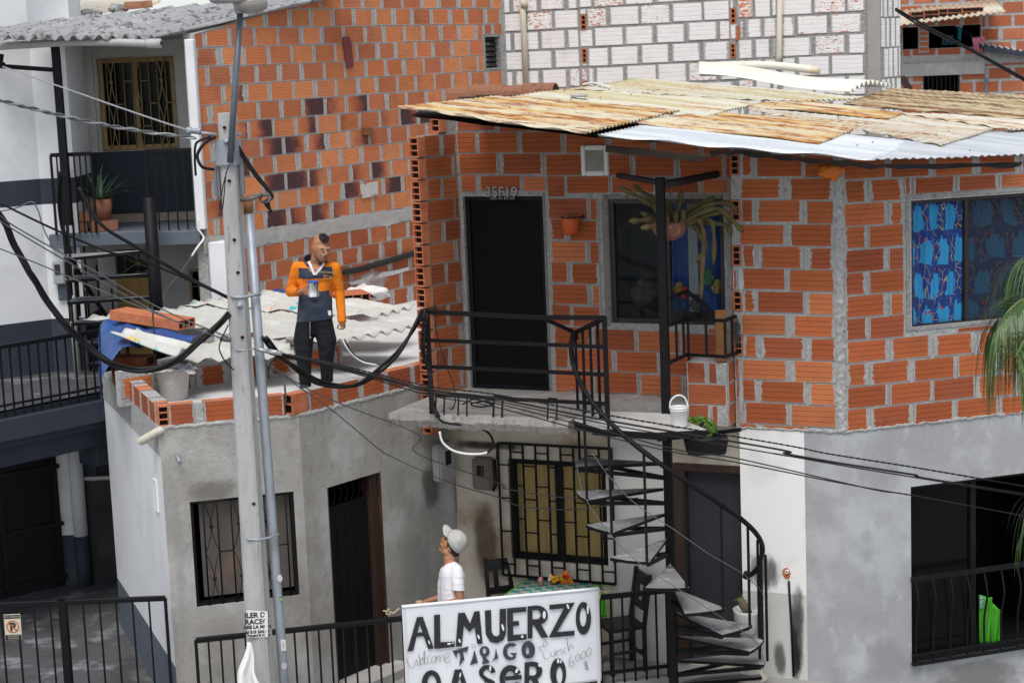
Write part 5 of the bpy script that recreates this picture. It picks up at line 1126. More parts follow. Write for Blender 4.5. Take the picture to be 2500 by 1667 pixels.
# aloe in a brick planter on the balcony
pl = thing('brick_planter', 'stack of hollow orange bricks serving as planter behind the balcony rail', 'planter')
pc = WF.hit('A1',600,1500,-.25)
for k, (dx, dz) in enumerate(((0,.06),(.36,.06),(.05,.18))):
    mb = MB(); hollow(mb, Vector((pc.x-.15+dx, 21.75, zs1+dz)), Vector((.16,.03,0)), Vector((-.02,.11,0)), (0,0,.055), 2, 3); mb.build('hollow_brick', [M['clay_tile'], M['hole']], pl)  # darker clay puts the balcony shade into the brick colour
M['aloe'] = surf('aloe_leaf', (.075,.13,.07), [((.12,.19,.10), 8, .5, .75), ((.2,.17,.07), 5, .66, .8)], .5)
def blade(mb, p, d, L, w, droop, n=7, up=0, th=.25):
    d = Vector(d).normalized(); side = d.cross(Vector((0,0,1)));
    side = side.normalized() if side.length > .05 else Vector((1,0,0)); q = Vector(p); pts = []
    for k in range(n+1):
        t = k/n; pts.append((q.copy(), side*w*(1-t)**.8*(.6+.8*t*(1-t)*2)*.5)); q += d*L/n; d = (d+Vector((0,0,-droop/n))).normalized()
    for k in range(n):
        (a, s0), (b, s1) = pts[k], pts[k+1]; nrm = Vector((0,0,1)); c0_, c1_ = a-nrm*s0.length*th, b-nrm*s1.length*th
        mb.quad(a-s0, c0_, c1_, b-s1); mb.quad(c0_, a+s0, b+s1, c1_)
al = thing('aloe_plant', 'spiky green aloe plant rising behind the balcony rail of the white house', 'plant'); mb = MB(); RA = random.Random(14)
ac = WF.hit('A1',690,1360,-.3)
for k in range(26):
    a = RA.uniform(0, 6.28); e = RA.uniform(.15, 1.3); blade(mb, ac+Vector((RA.uniform(-.05,.05),RA.uniform(-.05,.05),0)), (math.cos(a)*math.cos(e), math.sin(a)*math.cos(e), math.sin(e)), RA.uniform(.3,.62), .06, RA.uniform(.2,1.1))
mb.build('leaves', M['aloe'], al, smooth=False); mb = MB(); mb.lathe((ac.x,ac.y,zs1+.12), [(.0,0),(.1,0),(.14,ac.z-zs1-.12),(.12,ac.z-zs1-.13),(0,ac.z-zs1-.16)], 14); mb.build('pot', M['clay_tile'], al)  # pot clay darkened to carry the balcony shade
# ------------------------------------------------------------------ houses far behind, upper right
BG = Plane(*dep(39, 'F', 2200, 100).xy, -80); far = thing('far_brick_house', 'distant brick house with a clothes-hung loggia seen past the white block wall', 'house')
def bgr(x0, y0, x1, y1): return BG.rect(('A4',x0,y0), ('A4',x1,y1))
lg = bgr(1130,190,1665,320); wn2 = bgr(1275,510,1515,660)
uA, uB = BG.uv('A4',2050,300)[0], BG.uv('A4',1000,300)[0]
mb = MB(); wall_cells(mb, BG, uA, uB, 0, 10, [lg, wn2], .4)
RB_ = random.Random(12); op = [lg, wn2, (uA-1, uB+1, bgr(0,430,10,500)[2], bgr(0,430,10,500)[3])]
brick_wall(mb, BG, uA, uB, 2.5, 9.8, op, RB_, .27, .52, .06, -.0, pal=((.42,.13,.065),(.38,.11,.055),(.46,.16,.085)), vt=.05, smr=(.0,.012))
mb.build('brick_wall', [M['mortar'], M['brick_far']], far); room(BG, lg, 2, M['dark_void'], far, g=.0); room(BG, wn2, .6, M['dark_void'], far)
r_ = bgr(1120,440,1690,505); mb = MB(); mb.pbox(BG, *r_, -.02, .06); mb.build('concrete_beam', M['concrete'], far)
mb = MB(); a, b, c, d = wn2
for k in range(9): mb.pbox(BG, a+(b-a)*k/8-.012, a+(b-a)*k/8+.012, c, d, .0, .03)
mb.build('window_bars', M['black_metal'], far)
r_ = bgr(1238,185,1308,360); mb = MB(); mb.pbox(BG, *r_, -.2, .03); br_ = r_
for k in range(5): one_brick(mb, BG, r_[0]+.01, r_[1]-.01, r_[2]+.03+k*(r_[3]-r_[2])/5, r_[2]+(k+1)*(r_[3]-r_[2])/5, .04, RB_, (.5,.16,.07), 0, .003, 1)
mb.build('brick_pillar', [M['mortar'], M['brick_far']], far)
# its tin awning weighed with bricks
p0, p1 = BG.hit('A4',1000,185,1.0), BG.hit('A4',1835,82,1.0)
mb = MB(); mb.grid(lambda s, t: p0.lerp(p1, s)+Vector((0, 1.0*t, .28*t+.02*math.sin(s*120))), 90, 2); mb.build('tin_awning', M['sheet_white'], far, solid=.01)
for k, (x, y) in enumerate(((1250,118),(1340,108),(1440,98),(1500,96),(1600,90))):
    mb = MB(); p = BG.hit('A4',x,y,.7); hollow(mb, p+Vector((0,0,.02)), Vector((0,-.12,0)), Vector((.22,0,0)), (0,0,.09), 2, 3); o = mb.build('roof_brick', [M['terracotta'], M['hole']], None)
    tag(o, 'hollow brick weighing down the distant tin awning', 'brick', 'bricks on the distant awning')
def cloth(reg, P, pts, w, mat, name, label, cat, n=14):
    mb = MB(); tl, tr, brr, bl = [P.hit(reg, x, y, w) for x, y in pts]; nv = Vector((P.n[0], P.n[1], 0))
    mb.grid(lambda s, t: tl.lerp(tr, s).lerp(bl.lerp(brr, s), t)+nv*(.035*math.sin(s*17+t*2)*(.3+t)+.02*mnoise.noise(Vector((s*5,t*5,2)))), n, n)
    o = mb.build(name, mat, None, solid=.006, smooth=True); tag(o, label, cat); return o
cloth('A4', BG, [(1605,262),(1690,252),(1690,340),(1630,395)], .12, surf('pink_cloth', (.62,.20,.28), [((.5,.14,.2), 12, .5, .8)], .9), 'pink_towel', 'pink towel hung over the distant loggia wall', 'towel')
cloth('A4', BG, [(1480,138),(1548,138),(1540,192),(1490,185)], -.1, surf('lilac_cloth', (.45,.32,.42), [((.6,.5,.58), 12, .5, .7)], .9), 'lilac_garment', 'pale lilac garment on the line in the distant loggia', 'clothes')
cloth('A4', BG, [(1508,190),(1535,190),(1528,290),(1506,270)], -.2, surf('turquoise_cloth', (.02,.25,.36), (), .9), 'turquoise_garment', 'turquoise garment hanging in the distant loggia below the lilac one', 'clothes')
cloth('A4', BG, [(1400,240),(1480,245),(1475,310),(1398,310)], -.3, surf('teal_cloth', (.03,.11,.16), [((.05,.17,.2), 9, .5, .7)], .9), 'dark_teal_sheet', 'dark teal sheet draped low in the distant loggia', 'clothes')
# white house at the far right
BG2 = Plane(*BG.hit('A4',1690,450).xy, 80)
fw = thing('far_white_house', 'distant whitewashed house with a dark eave and small blue window', 'house')
r1_, r2_ = BG2.rect(('A4',1692,370), ('A4',2100,700)), BG2.rect(('A4',1690,535), ('A4',1775,640))
mb = MB(); wall_cells(mb, BG2, 0, r1_[1]+3, 0, r1_[3], [r2_], .3); mb.build('white_wall', surf('far_limewash', (.50,.50,.50), [((.42,.41,.40), 2, .5, .75)], .9), fw); room(BG2, r2_, .4, surf('blue_dark', (.02,.05,.07), (), .8), fw)
mb = MB(); frame(mb, BG2, r2_, .04, -.05, .03)
for k in range(1, 6): mb.pbox(BG2, r2_[0]+(r2_[1]-r2_[0])*k/6-.01, r2_[0]+(r2_[1]-r2_[0])*k/6+.01, r2_[2], r2_[3], .0, .03)
for k in range(1, 6): mb.pbox(BG2, r2_[0], r2_[1], r2_[2]+(r2_[3]-r2_[2])*k/6-.01, r2_[2]+(r2_[3]-r2_[2])*k/6+.01, .001, .029)
mb.build('blue_window', surf('blue_grille', (.10,.20,.26), (), .6), fw)
e0, e1 = BG2.hit('A4',1690,352,.5), BG2.hit('A4',2300,440,.5); mb = MB(); mb.hexa([e0, e1, e1+Vector((0,3,.6)), e0+Vector((0,3,.6)), e0+Vector((0,0,.09)), e1+Vector((0,0,.09)), e1+Vector((0,3,.69)), e0+Vector((0,3,.69))]); mb.build('eave', M['navy'], fw)
mb = MB(); t0, t1 = e0+Vector((0,.1,.11)), e1+Vector((0,.1,.11)); mb.grid(lambda s, t: t0.lerp(t1, s)+Vector((0,2*t,.4*t+.02*math.sin(s*90))), 90, 2); mb.build('tin_roof', M['sheet_zinc'], fw)
# timber scrap beside the white block wall
mb = MB(); q = dep(30,'A4',1150,520); mb.bar(dep(30,'A4',1120,530), dep(30,'A4',1185,625), .08, .1); o = mb.build('old_plank', M['wood_dark'], None); tag(o, 'old dark plank leaning beyond the corner of the white block wall', 'plank')
# ------------------------------------------------------------------ spiral stair to the upper door
SC = Vector((1.42, 16.97, 0)); SR = .87
stair = thing('spiral_stair', 'black spiral stair with grey cement treads climbing to the balcony of the brick house', 'stairs')
ptop = dep(16.97, 'A3', 1150, 1212).z
mb = MB(); mb.bar(SC, Vector((SC.x, SC.y, ptop)), .08, .08, up=(.3,1,0)); mb.build('centre_post', M['black_metal'], stair, bevel=.006)
mb = MB(); n_ = 12; tp = Vector((SC.x-.012,SC.y,ptop)); mb.tube([tp+Vector((0.02+.02*math.cos(a),0,.012+.02*math.sin(a))) for a in [math.pi*k/8 for k in range(9)]], .004, 5); mb.build('eyelet', M['wire_grey'], stair)
def sp(az, z, r=SR): a = math.radians(az); return Vector((SC.x+math.sin(a)*r, SC.y+math.cos(a)*r, z))
z1 = dep(16.97, 'C3', 1190, 60).z; dz = (z1-.0)/10.3; dz = .2416
def hrail(az): return zr270+(270-az)*(zr90-zr270)/180
zr270 = dep(16.97, 'B3', 572, 860).z; zr90 = dep(16.97, 'C3', 1858, 690).z
for k in range(10):
    a1, a0 = 293-23.5*k, 293-23.5*(k+1); z = z1-dz*k
    if z < .03: z = .03
    mb = MB(); tread(mb, SC, z, math.radians(a0-1.5), math.radians(a1+1.5), SR, .05, .03); t_ = mb.build('tread', [M['tread'], M['black_metal']], stair)
    mb = MB()
    for a in (a0, a1):
        if z > .2: mb.bar(sp(a, z-.035, SR-.03), sp(a, z-.15, .04), .022, .035)
    if mb.v: mb.build('brace', M['black_metal'], t_)
    if k > 0 and k < 10:
        mb = MB(); b_ = sp(a0, z-.03, SR-.01); mb.bar(b_, Vector((b_.x, b_.y, hrail(a0)-.01)), .024); mb.build('baluster', M['black_metal'], stair)
        if k in (6, 7, 8):
            pass
mb = MB(); pts = [sp(a, hrail(a)) for a in range(283, 84, -7)]
e_ = dep(17.1, 'C3', 1740, 812); pts += [sp(80, hrail(84)-.12, SR-.02), (sp(72, hrail(80)-.22, SR-.1)+e_)/2, e_]
mb.tube(spline([sp(292, hrail(283)-.08), sp(288, hrail(283)-.01)]+pts[1:], 3), .024, 10); mb.build('handrail', M['black_metal'], stair)
for (x, y0, y1) in ((1818,590,1400),(1872,690,1415)):
    a_, b_ = dep(16.9,'C3',x,y0), dep(16.9,'C3',x+25,y1); mb = MB(); mb.bar(Vector((a_.x,a_.y,b_.z)), a_, .024); mb.build('baluster', M['black_metal'], stair)
# landing
mb = MB(); tread(mb, SC, FLOOR-.003, math.radians(161), math.radians(290), SR+.02, .0, .06); mb.build('landing', [M['concrete'], M['black_metal']], stair)
mb = MB()
for a in (130, 190, 240): mb.bar(sp(a, FLOOR-.08, SR-.05), sp(a, FLOOR-.24, .04), .025, .035)
mb.build('landing_brace', M['black_metal'], stair)
# guard right of the post
g = lambda x, y, D: dep(D, 'B3', x, y)
mb = MB()
for A_, B_, w in (((1212,682,16.93),(1340,642,17.3),.03), ((1340,642,17.3),(1592,652,17.0),.03), ((1592,652,17.0),(1668,622,17.35),.03), ((1216,938,16.93),(1340,882,17.3),.028), ((1340,884,17.3),(1600,898,17.0),.028), ((1600,898,17.0),(1675,872,17.35),.028),
                  ((1212,494,16.95),(1335,452,17.4),.028), ((1335,452,17.4),(1562,632,17.3),.036)):
    mb.bar(g(*A_), g(*B_), w)
for x, y0, y1, D in ((1262,668,915,17.05),(1310,655,900,17.2),(1342,642,922,17.3),(1465,650,890,17.15),(1594,655,900,17.0),(1642,635,880,17.2),(1236,490,670,17.05),(1286,475,655,17.2),(1336,455,645,17.38),(1472,590,650,17.33)):
    a_, b_ = g(x, y0, D), g(x, y1, D); mb.bar(a_, Vector((a_.x, a_.y, b_.z)), .024)
mb.build('landing_guard', M['black_metal'], stair)
# arms from the post head back to the wall
mb = MB(); w0 = PD.hit('A3', 868, 1200, .02); w1_ = PD.hit('A3', 1540, 1192, .02); hp = lambda x, y: dep(16.95, 'A3', x, y)
mb.tube([hp(1128,1245), w0], .028, 8); mb.tube([hp(1178,1262), dep(17.2,'A3',1300,1240), w1_], .036, 8); mb.build('post_arm', surf('charred_pole', (.02,.018,.018), [((.06,.055,.05), 20, .55, .8)], .6), stair)
# ------------------------------------------------------------------ balcony rail at the upper door
bal = thing('balcony_railing', 'black railing of four horizontal bars along the concrete balcony of the brick house', 'railing')
_p = PD.pt(0, 0, 1.33); PR = Plane(_p.x, _p.y, -66); h = PR.hit
for pts, r in (([('B2',1232,592),('B2',1960,628),('B3',352,630),('B3',775,632)], .02), ([('B2',1258,786),('B3',300,812),('B3',775,832)], .016), ([('B2',1278,966),('B3',300,997),('B3',780,1021)], .016), ([('B2',1298,1158),('B3',300,1196),('B3',780,1218)], .016)):
    P = [h(*q) for q in pts]; mb = MB()
    for a_, b_ in zip(P, P[1:]): mb.bar(a_, b_, r*2, r*2)
    mb.build('rail', M['black_metal'], bal)
for a_, b_ in ((('B2',1240,590),('B2',1300,1285)), (('B3',772,628),('B3',792,1330))):
    p, q = h(*a_), h(*b_); mb = MB(); mb.bar(p, Vector((p.x, p.y, FLOOR-.05)), .045); mb.build('post', M['black_metal'], bal)
hs = pts_ = sp(290, hrail(283)-.02); far_ = h('B3', 775, 634); nr = h('B3', 352, 634)
mb = MB(); mb.bar(nr, hs, .032); mb.build('rail', M['black_metal'], bal); mb = MB(); mb.bar(hs, far_, .036); mb.build('rail', M['black_metal'], bal)
for k in range(4):
    p = hs.lerp(far_, k/4); mb = MB(); mb.bar(p, Vector((p.x, p.y, FLOOR-.02 if k else 2.2)), .026); mb.build('baluster', M['black_metal'], bal)
for reg, x in (('B2',1330),('B2',1485),('B2',1728),('B3',45),('B3',418)):
    p = h(reg, x, 1165+ (x if reg == 'B3' else 0)*.0 + (20 if reg == 'B3' else 0)); q = Vector((p.x, p.y, FLOOR-.08)); s_ = Vector((PD.d[0], PD.d[1], 0))*.045; mb = MB()
    nq = Vector((PR.n[0], PR.n[1], 0))*.05
    mb.bar(p+s_, q+s_+nq, .016); mb.bar(p-s_, q-s_+nq, .016); mb.bar(p+s_, p-s_, .016); mb.build('bracket', M['black_metal'], bal)
# ------------------------------------------------------------------ street fence
PX = Plane(-3.03, 16.42, 77.5); FT = .9
fence = thing('street_fence', 'black steel fence in front of the eating place, with the painted banner tied to it', 'fence')
f1 = 4.55
mb = MB(); mb.pbox(PX, 0, f1, FT-.045, FT, -.03, .02); mb.build('top_rail', M['black_metal'], fence, bevel=.004)
mb = MB(); mb.pbox(PX, .01, f1, .10, .13, -.015, .015); mb.build('bottom_rail', M['black_metal'], fence)
for k in range(41):
    u = f1*k/40; b = .03 if k % 20 == 0 else .018; mb = MB(); mb.pbox(PX, u-b/2, u+b/2, 0, FT-.02, -b/2, b/2); mb.build('baluster', M['black_metal'], fence)
# ------------------------------------------------------------------ utility pole
PXx, PY, PZ = -2.275, 15.3, 5.72
pole = thing('utility_pole', 'grey concrete utility pole with bolt holes, rising in front of the grey rendered house', 'pole')
def hw(z): return .106+(.064-.106)*z/PZ
mb = MB(); prof = []
rot = math.radians(-14)
def ring(z):
    w = hw(z); ch = w*.28; pts = [(-w,-w+ch),(-w+ch,-w),(w-ch,-w),(w,-w+ch),(w,w-ch),(w-ch,w),(-w+ch,w),(-w,w-ch)]
    return [Vector((PXx+x*math.cos(rot)-y*math.sin(rot)*.9, PY+x*math.sin(rot)+y*.9*math.cos(rot), z)) for x, y in pts]
zs = [PZ*k/24 for k in range(25)]
i0 = 0
for z in zs: mb.v += ring(z)
for k in range(24):
    for j in range(8):
        a, b = k*8+j, k*8+(j+1) % 8; mb.f.append((a, b, b+8, a+8)); mb.m.append(0)
mb.f.append(tuple(range(24*8, 25*8))); mb.m.append(0); mb.build('shaft', M['pole'], pole, bevel=.004)
def front(reg, x, y, off=0):      # a point on the shaft's front face
    p = dep(PY, reg, x, y); w = hw(p.z)*.93; q = dep(PY-w-off, reg, x, y); return q
mb = MB()
for reg, x, y in (('A1',1537,873),('A1',1570,1237),('B1',1605,100),('B1',1630,323),('B1',1660,765),('C1',1738,342)):
    p = front(reg, x, y, .012); mb.lathe(p+Vector((0,.03,0)), [(.0,.036),(.013,.036),(.013,0)], 10, axis=(-.2,-1,0)); mb.poly([p+Vector((.012*math.cos(a),.0,.012*math.sin(a))) for a in [2*math.pi*k/10 for k in range(10)]])
mb.build('bolt_hole_discs', M['hole'], pole)  # flat dark discs stand in for the shade inside the holes
mb = MB(); p = front('B1', 1640, 548); mb.lathe(p, [(.03,-.02),(.03,.012),(.014,.014),(.014,.05),(0,.052)], 10, axis=(-.2,-1,0)); p = front('A1',1552,970,.02); mb.lathe(p, [(.025,-.02),(.025,.02),(.012,.022),(.012,.045),(0,.046)], 8, axis=(-.2,-1,0)); mb.build('bolt', M['galv'], pole, smooth=True)
# steel sleeve, two slim cabinets and the through-bolt
zt, zb = dep(PY,'A1',1540,952).z, dep(PY,'A1',1550,1135).z
mb = MB(); w = hw(zt)+.02
mb.obox((PXx, PY, (zt+zb)/2), (w*math.cos(rot)*1.04, w*math.sin(rot)*1.04, 0), (-w*math.sin(rot), w*math.cos(rot), 0), (0,0,(zt-zb)/2)); mb.build('steel_sleeve', M['galv'], pole, bevel=.012, seg=2)
for x0, y0, x1, y1, D in ((1458,1118,1512,1358,PY+.02),(1622,1105,1676,1345,PY+.05)):
    a, b = dep(D,'A1',x0,y0), dep(D,'A1',x1,y1); mb = MB(); mb.box((a.x, D-.06, b.z), (b.x, D+.06, a.z)); mb.build('cable_cabinet', surf('cabinet_grey', (.22,.23,.25), [((.3,.31,.33), 9, .5, .8)], .5, .2), pole, bevel=.022, seg=3)
mb = MB(); mb.tube([dep(PY-.09,'A1',1285,900), dep(PY-.09,'A1',1480,922)], .014, 8); mb.tube([dep(PY+.02,'A1',1560,905), dep(PY+.02,'A1',1655,920)], .012, 8)
mb.lathe(dep(PY-.1,'A1',1275,895), [(.0,0),(.03,0),(.035,.03),(.02,.05),(.02,.08),(.035,.1),(.03,.12),(0,.12)], 10, axis=(1,0,-.05)); mb.build('insulator', M['galv'], pole)
# galvanised conduit strapped behind
def pipe_pt(reg, x, y, D=PY+.08): return dep(D, reg, x, y)
mb = MB(); a, b = pipe_pt('A1',1697,1385), pipe_pt('C1',1915,1200); mb.tube([a, a.lerp(b,.5), b, b+(b-a)*.35], .041, 18); cd_ = mb.build('conduit', M['galv'], pole)
mb = MB(); mb.tube([a+Vector((0,0,.02)), a-Vector((0,0,.09))], .042, 18); mb.build('rusty_collar', surf('rust_collar', (.2,.09,.035), [((.3,.28,.26), 9, .5, .7)], .8), cd_)
def strap(reg, y, x0, x1, dy=0, wd=.03):
    mb = MB(); p0 = dep(PY, reg, x0, y); q = [front(reg, x0, y+6, .004)+Vector((0,.06,0)), front(reg, x0+25, y+10, .006), front(reg, (x0*.6+x1*.4), y+14, .006), dep(PY-.02, reg, x1-70, y), dep(PY+.03, reg, x1, y+dy)]
    mb.tube(q, wd/2, 6); mb.build('steel_strap', M['galv'], pole)
strap('B1', 480, 1565, 1782, -10); strap('B1', 842, 1590, 1800, -12, .012); strap('C1', 575, 1668, 1905, -25, .02)
# street lamp on its arm
lamp = thing('street_lamp', 'street lamp head on a thin grey arm clamped to the concrete pole', 'lamp')
mb = MB(); mb.tube([dep(PY-.12,'A1',1572,1112), dep(PY-.13,'A1',1600,700), dep(PY-.14,'A1',1642,85)], .026, 12); mb.build('arm', surf('arm_grey', (.11,.13,.155), [((.17,.19,.215), 18, .5, .8, (1,1,.3))], .5, .4), lamp)
lc = dep(PY-.2,'A1',1665,20); mb = MB(); mb.ball(lc+Vector((-.05,0,.05)), .24, 14, 0, (.98,.6,.36)); mb.v = [Vector((v.x, v.y, max(v.z, lc.z+.0))) for v in mb.v]; mb.lathe(dep(PY-.14,'A1',1642,95), [(.035,0),(.05,.02),(.05,.09),(.03,.12)], 12); mb.build('housing', surf('lamp_housing', (.35,.36,.38), [((.28,.29,.3), 9, .5, .8)], .45, .3), lamp)
t = NT('lamp_lens'); M['lens'] = t.done((.30,.28,.25), .12, 0, None, .6, alpha=.75)
mb = MB(); mb.ball(dep(PY-.22,'A1',1720,30), .135, 12, 0, (1,.8,.62)); mb.build('lens', M['lens'], lamp)
# ------------------------------------------------------------------ cables
def wire(name, label, pts, r, mat, n=6, twist=0, group=None, cat='cable', sides=6):
    P = spline([dep(p[3], *p[:3]) for p in pts], n); mb = MB()
    if twist:
        L = 0; acc = [0]
        for a, b in zip(P, P[1:]): L += (b-a).length; acc.append(L)
        N = int(L/.03); fine = []
        k = 0
        for i in range(N+1):
            s = L*i/N
            while k < len(acc)-2 and acc[k+1] < s: k += 1
            f = (s-acc[k])/max(1e-6, acc[k+1]-acc[k]); fine.append(P[k].lerp(P[k+1], f))
        for ph in range(twist):
            q = []
            for i, p in enumerate(fine):
                a = i*.03/(1.5 if r > .0155 else .3 if r > .008 else .1)*2*math.pi+ph*2*math.pi/twist; d = (fine[min(i+1,N)]-fine[max(i-1,0)]).normalized(); x = d.cross(Vector((0,0,1))).normalized(); y = x.cross(d)
                q.append(p+(x*math.cos(a)+y*math.sin(a))*r*.95)
            mb.tube(q, r, 5, ph % 2 if isinstance(mat, list) else 0)
    else: mb.tube(P, r, sides)
    o = mb.build(name, mat, None); tag(o, label, cat, group); return o
blk, bare, wg = M['plastic_black'], M['cable_bare'], M['wire_grey']
wire('twisted_cable', 'twisted silver and black service cable sagging from the upper left to the pole head', [('A1',-60,672,13.6),('A1',250,750,14.1),('A1',600,832,14.6),('A1',960,897,15.0),('A1',1340,946,15.2)], .0095, [bare, wg], 8, 2)
wire('stay_wire', 'thin straight grey stay wire above the twisted cable, running to the pole head', [('A1',20,458,19.5),('A1',400,590,18.3),('A1',800,730,17),('A1',1130,842,16),('A1',1290,892,15.3)], .008, bare)
wire('cable_loop', 'short black cable looping from the pole head down to the left cabinet', [('A1',1470,940,15.2),('A1',1400,980,15.1),('A1',1350,1060,15.1),('A1',1380,1140,15.1),('A1',1460,1160,15.2)], .013, blk)
wire('cable_loop', 'short black cable hanging straight beside the white pier at the pole head', [('A1',1440,935,15.2),('A1',1360,965,15.15),('A1',1335,1000,15.15),('A1',1332,1090,15.2),('A1',1338,1200,15.25)], .011, blk)
for k, (dx, lb) in enumerate(((0,'upper black drop cable right of the pole head, falling to the coil'), (22,'lower black drop cable right of the pole head, ending in a hanging tail'))):
    wire('drop_cable', lb, [('A1',1615,975+dx,15.3),('A1',1690,1100+dx,15.3),('A1',1760,1200+dx,15.3),('A1',1830,1290+dx*.4,15.3),('A1',1862,1345,15.3),('A1',1835-dx,1385,15.3),('A1',1850+dx*.4,1450,15.3)], .013, blk)
mb = MB(); cc = dep(15.28,'A1',1812,1358); mb.tube([cc+Vector((.042*math.cos(a)*(1+.0), .02*math.sin(a*3), .032*math.sin(a)))+Vector((0,0,0)) for a in [2*math.pi*k/24*2 for k in range(25)]], .013, 7); mb.tube([dep(15.3,'A1',1650,1368), dep(15.25,'A1',1720,1362), dep(15.25,'A1',1790,1325)], .016, 7); o = mb.build('cable_coil', wg, None); tag(o, 'small coil of cable tied at the top of the galvanised conduit', 'cable')
# the thick black bundle swooping below the roof edge
bun = [('A1',-40,1420,14.6),('B1',40,0,14.7),('B1',110,160,14.8),('B1',210,330,14.8),('B1',330,530,14.9),('B1',450,680,14.9),('B1',600,830,15),('B1',760,940,15),('B1',930,990,15.05),('B1',1080,975,15.05),('B1',1230,905,15.1),('B1',1370,790,15.15),('B1',1480,690,15.2),('B1',1566,600,15.25)]
o = wire('cable_bundle', 'heavy bundle of black cables swooping low from the left edge up to the pole', bun, .016, blk, 8, 3)
for pts, r, lb in (
  ([('B1',-40,145,14.4),('B1',300,280,14.6),('B1',900,535,14.9),('B1',1300,695,15.1),('B1',1570,790,15.2)], .006, 'lowest of the thin wires crossing the white house to the pole'),
  ([('A1',-40,1465,14.4),('B1',60,10,14.5),('B1',600,330,14.8),('B1',1100,610,15.1),('B1',1520,775,15.2)], .006, 'thin wire second from the bottom of those crossing the white house'),
  ([('A1',-40,1440,14.3),('B1',120,20,14.5),('B1',640,310,14.8),('B1',1100,570,15.1),('B1',1560,765,15.2)], .006, 'thin wire third from the bottom of those crossing the white house'),
  ([('A1',-40,1370,14.4),('B1',310,0,14.5),('B1',560,110,14.7),('B1',770,190,14.8),('B1',900,210,14.9),('B1',1200,335,15.1),('B1',1560,495,15.3)], .010, 'grey wire with a kink crossing the spiral stair of the white house'),
  ([('A1',540,1280,14.9),('A1',620,1440,14.9),('B1',720,20,14.9),('B1',900,130,15),('B1',1100,250,15.1),('B1',1300,365,15.2),('B1',1560,495,15.3)], .015, 'thick black cable from the balcony rail down to the pole strap')):
    wire('overhead_wire', lb, pts, r, blk if r > .0095 else wg)
wire('white_cable', 'loose white cable dangling by the foot of the white pier', [('A1',1360,1500,20.9),('A1',1352,1560,20.9),('B1',1372,50,20.9),('B1',1392,90,20.9),('B1',1350,150,20.8),('B1',1310,212,20.8)], .012, M['white_plastic'])
wire('thin_lead', 'thin grey lead falling from the white cable to the spiral stair', [('B1',1310,212,20.8),('B1',1230,330,20.8),('B1',1150,430,20.8),('B1',1110,520,20.8)], .007, wg)
wire('sagging_cable', 'thick black cable sagging from the pole over the roof edge to the balcony railing', [('B2',128,765,15.3),('B2',220,880,15.6),('B2',350,980,16),('B2',480,1065,16.2),('B2',640,1100,16.4),('B2',770,1085,16.6),('B2',900,1000,16.8),('B2',1040,870,17),('B2',1150,700,17.2),('B2',1215,585,17.35)], .017, blk, 8, 2)
sets = [([('B2',160,858,15.3),('B2',600,945,15.2),('B2',1250,1100,15.1),('B3',0,1152,15.05),('B3',800,1298,14.9),('B3',1960,1492,14.8),('C4',620,0,14.6),('C4',1200,92,14.4),('C4',1850,204,14.2),('C4',2300,280,14)], .0045, 2, 'twisted wire, topmost of the cables fanning right from the pole'),
 ([('B2',160,862,15.3),('B2',600,955,15.2),('B2',1250,1120,15.1),('B3',0,1178,15.05),('B3',800,1335,14.9),('B3',1960,1530,14.75),('C4',330,0,14.6),('C4',700,65,14.5),('C4',1200,143,14.4),('C4',1270,165,14.4),('C4',1960,275,14.2),('C4',2300,330,14)], .0085, 0, 'thicker black cable with a splice, second of those fanning right from the pole'),
 ([('B2',160,868,15.3),('B2',600,965,15.2),('B2',1250,1135,15.1),('B3',0,1195,15.05),('B3',800,1360,14.9),('B3',1960,1565,14.75),('C4',260,0,14.6),('C4',700,78,14.5),('C4',1200,160,14.4),('C4',1960,285,14.2),('C4',2300,340,14)], .0055, 0, 'thin black cable just under the spliced one, fanning right from the pole'),
 ([('B2',160,874,15.3),('B2',700,985,15.2),('B2',1250,1140,15.1),('B3',0,1210,15.05),('B3',700,1385,14.9),('C3',1300,-20,14.7),('C4',0,33,14.6),('C4',900,238,14.4),('C4',1170,280,14.4),('C4',1960,425,14.2),('C4',2300,490,14)], .0055, 0, 'black cable fourth from the top, dropping across the dark shop window'),
 ([('B2',160,880,15.3),('B2',700,1000,15.2),('B2',1250,1160,15.1),('B3',0,1235,15.05),('B3',700,1420,14.9),('C3',1250,-10,14.7),('C4',0,60,14.6),('C4',600,180,14.5),('C4',960,246,14.4),('C4',1170,281,14.4)], .0055, 0, 'lowest black cable of the fan, joining the fourth at its right end')]
for pts, r, tw, lb in sets: wire('overhead_wire', lb, pts, r, blk, 6, tw)
mb = MB(); a, b = dep(15.25,'B2',150,860), dep(15.25,'B2',250,876); mb.tube([a, b], .022, 10); mb.tube([dep(15.28,'B2',60,840), dep(15.25,'B2',150,862)], .02, 8); o = mb.build('dead_end_clamp', bare, None); tag(o, 'silver dead-end clamp gripping the cable fan at the conduit', 'clamp')
mb = MB(); a, b = dep(15.2,'B1',1505,775), dep(15.2,'B1',1580,785); mb.tube([a, b], .02, 8); o = mb.build('dead_end_clamp', wg, None); tag(o, 'dark clamp where the thin wires meet the left side of the pole', 'clamp')
wire('service_drop', 'thin wire falling steeply from the pole past the grey wall to the barred window', [('B2',150,950,15.4),('B2',370,1108,15.8),('B2',600,1270,16.4),('B2',900,1520,17.1),('C2',1000,22,17.4),('C2',1370,188,17.8),('C2',1730,300,18.2),('C3',200,358,18.2),('C3',500,382,18.1),('C3',760,360,18),('C3',1000,300,17.6)], .0055, wg)
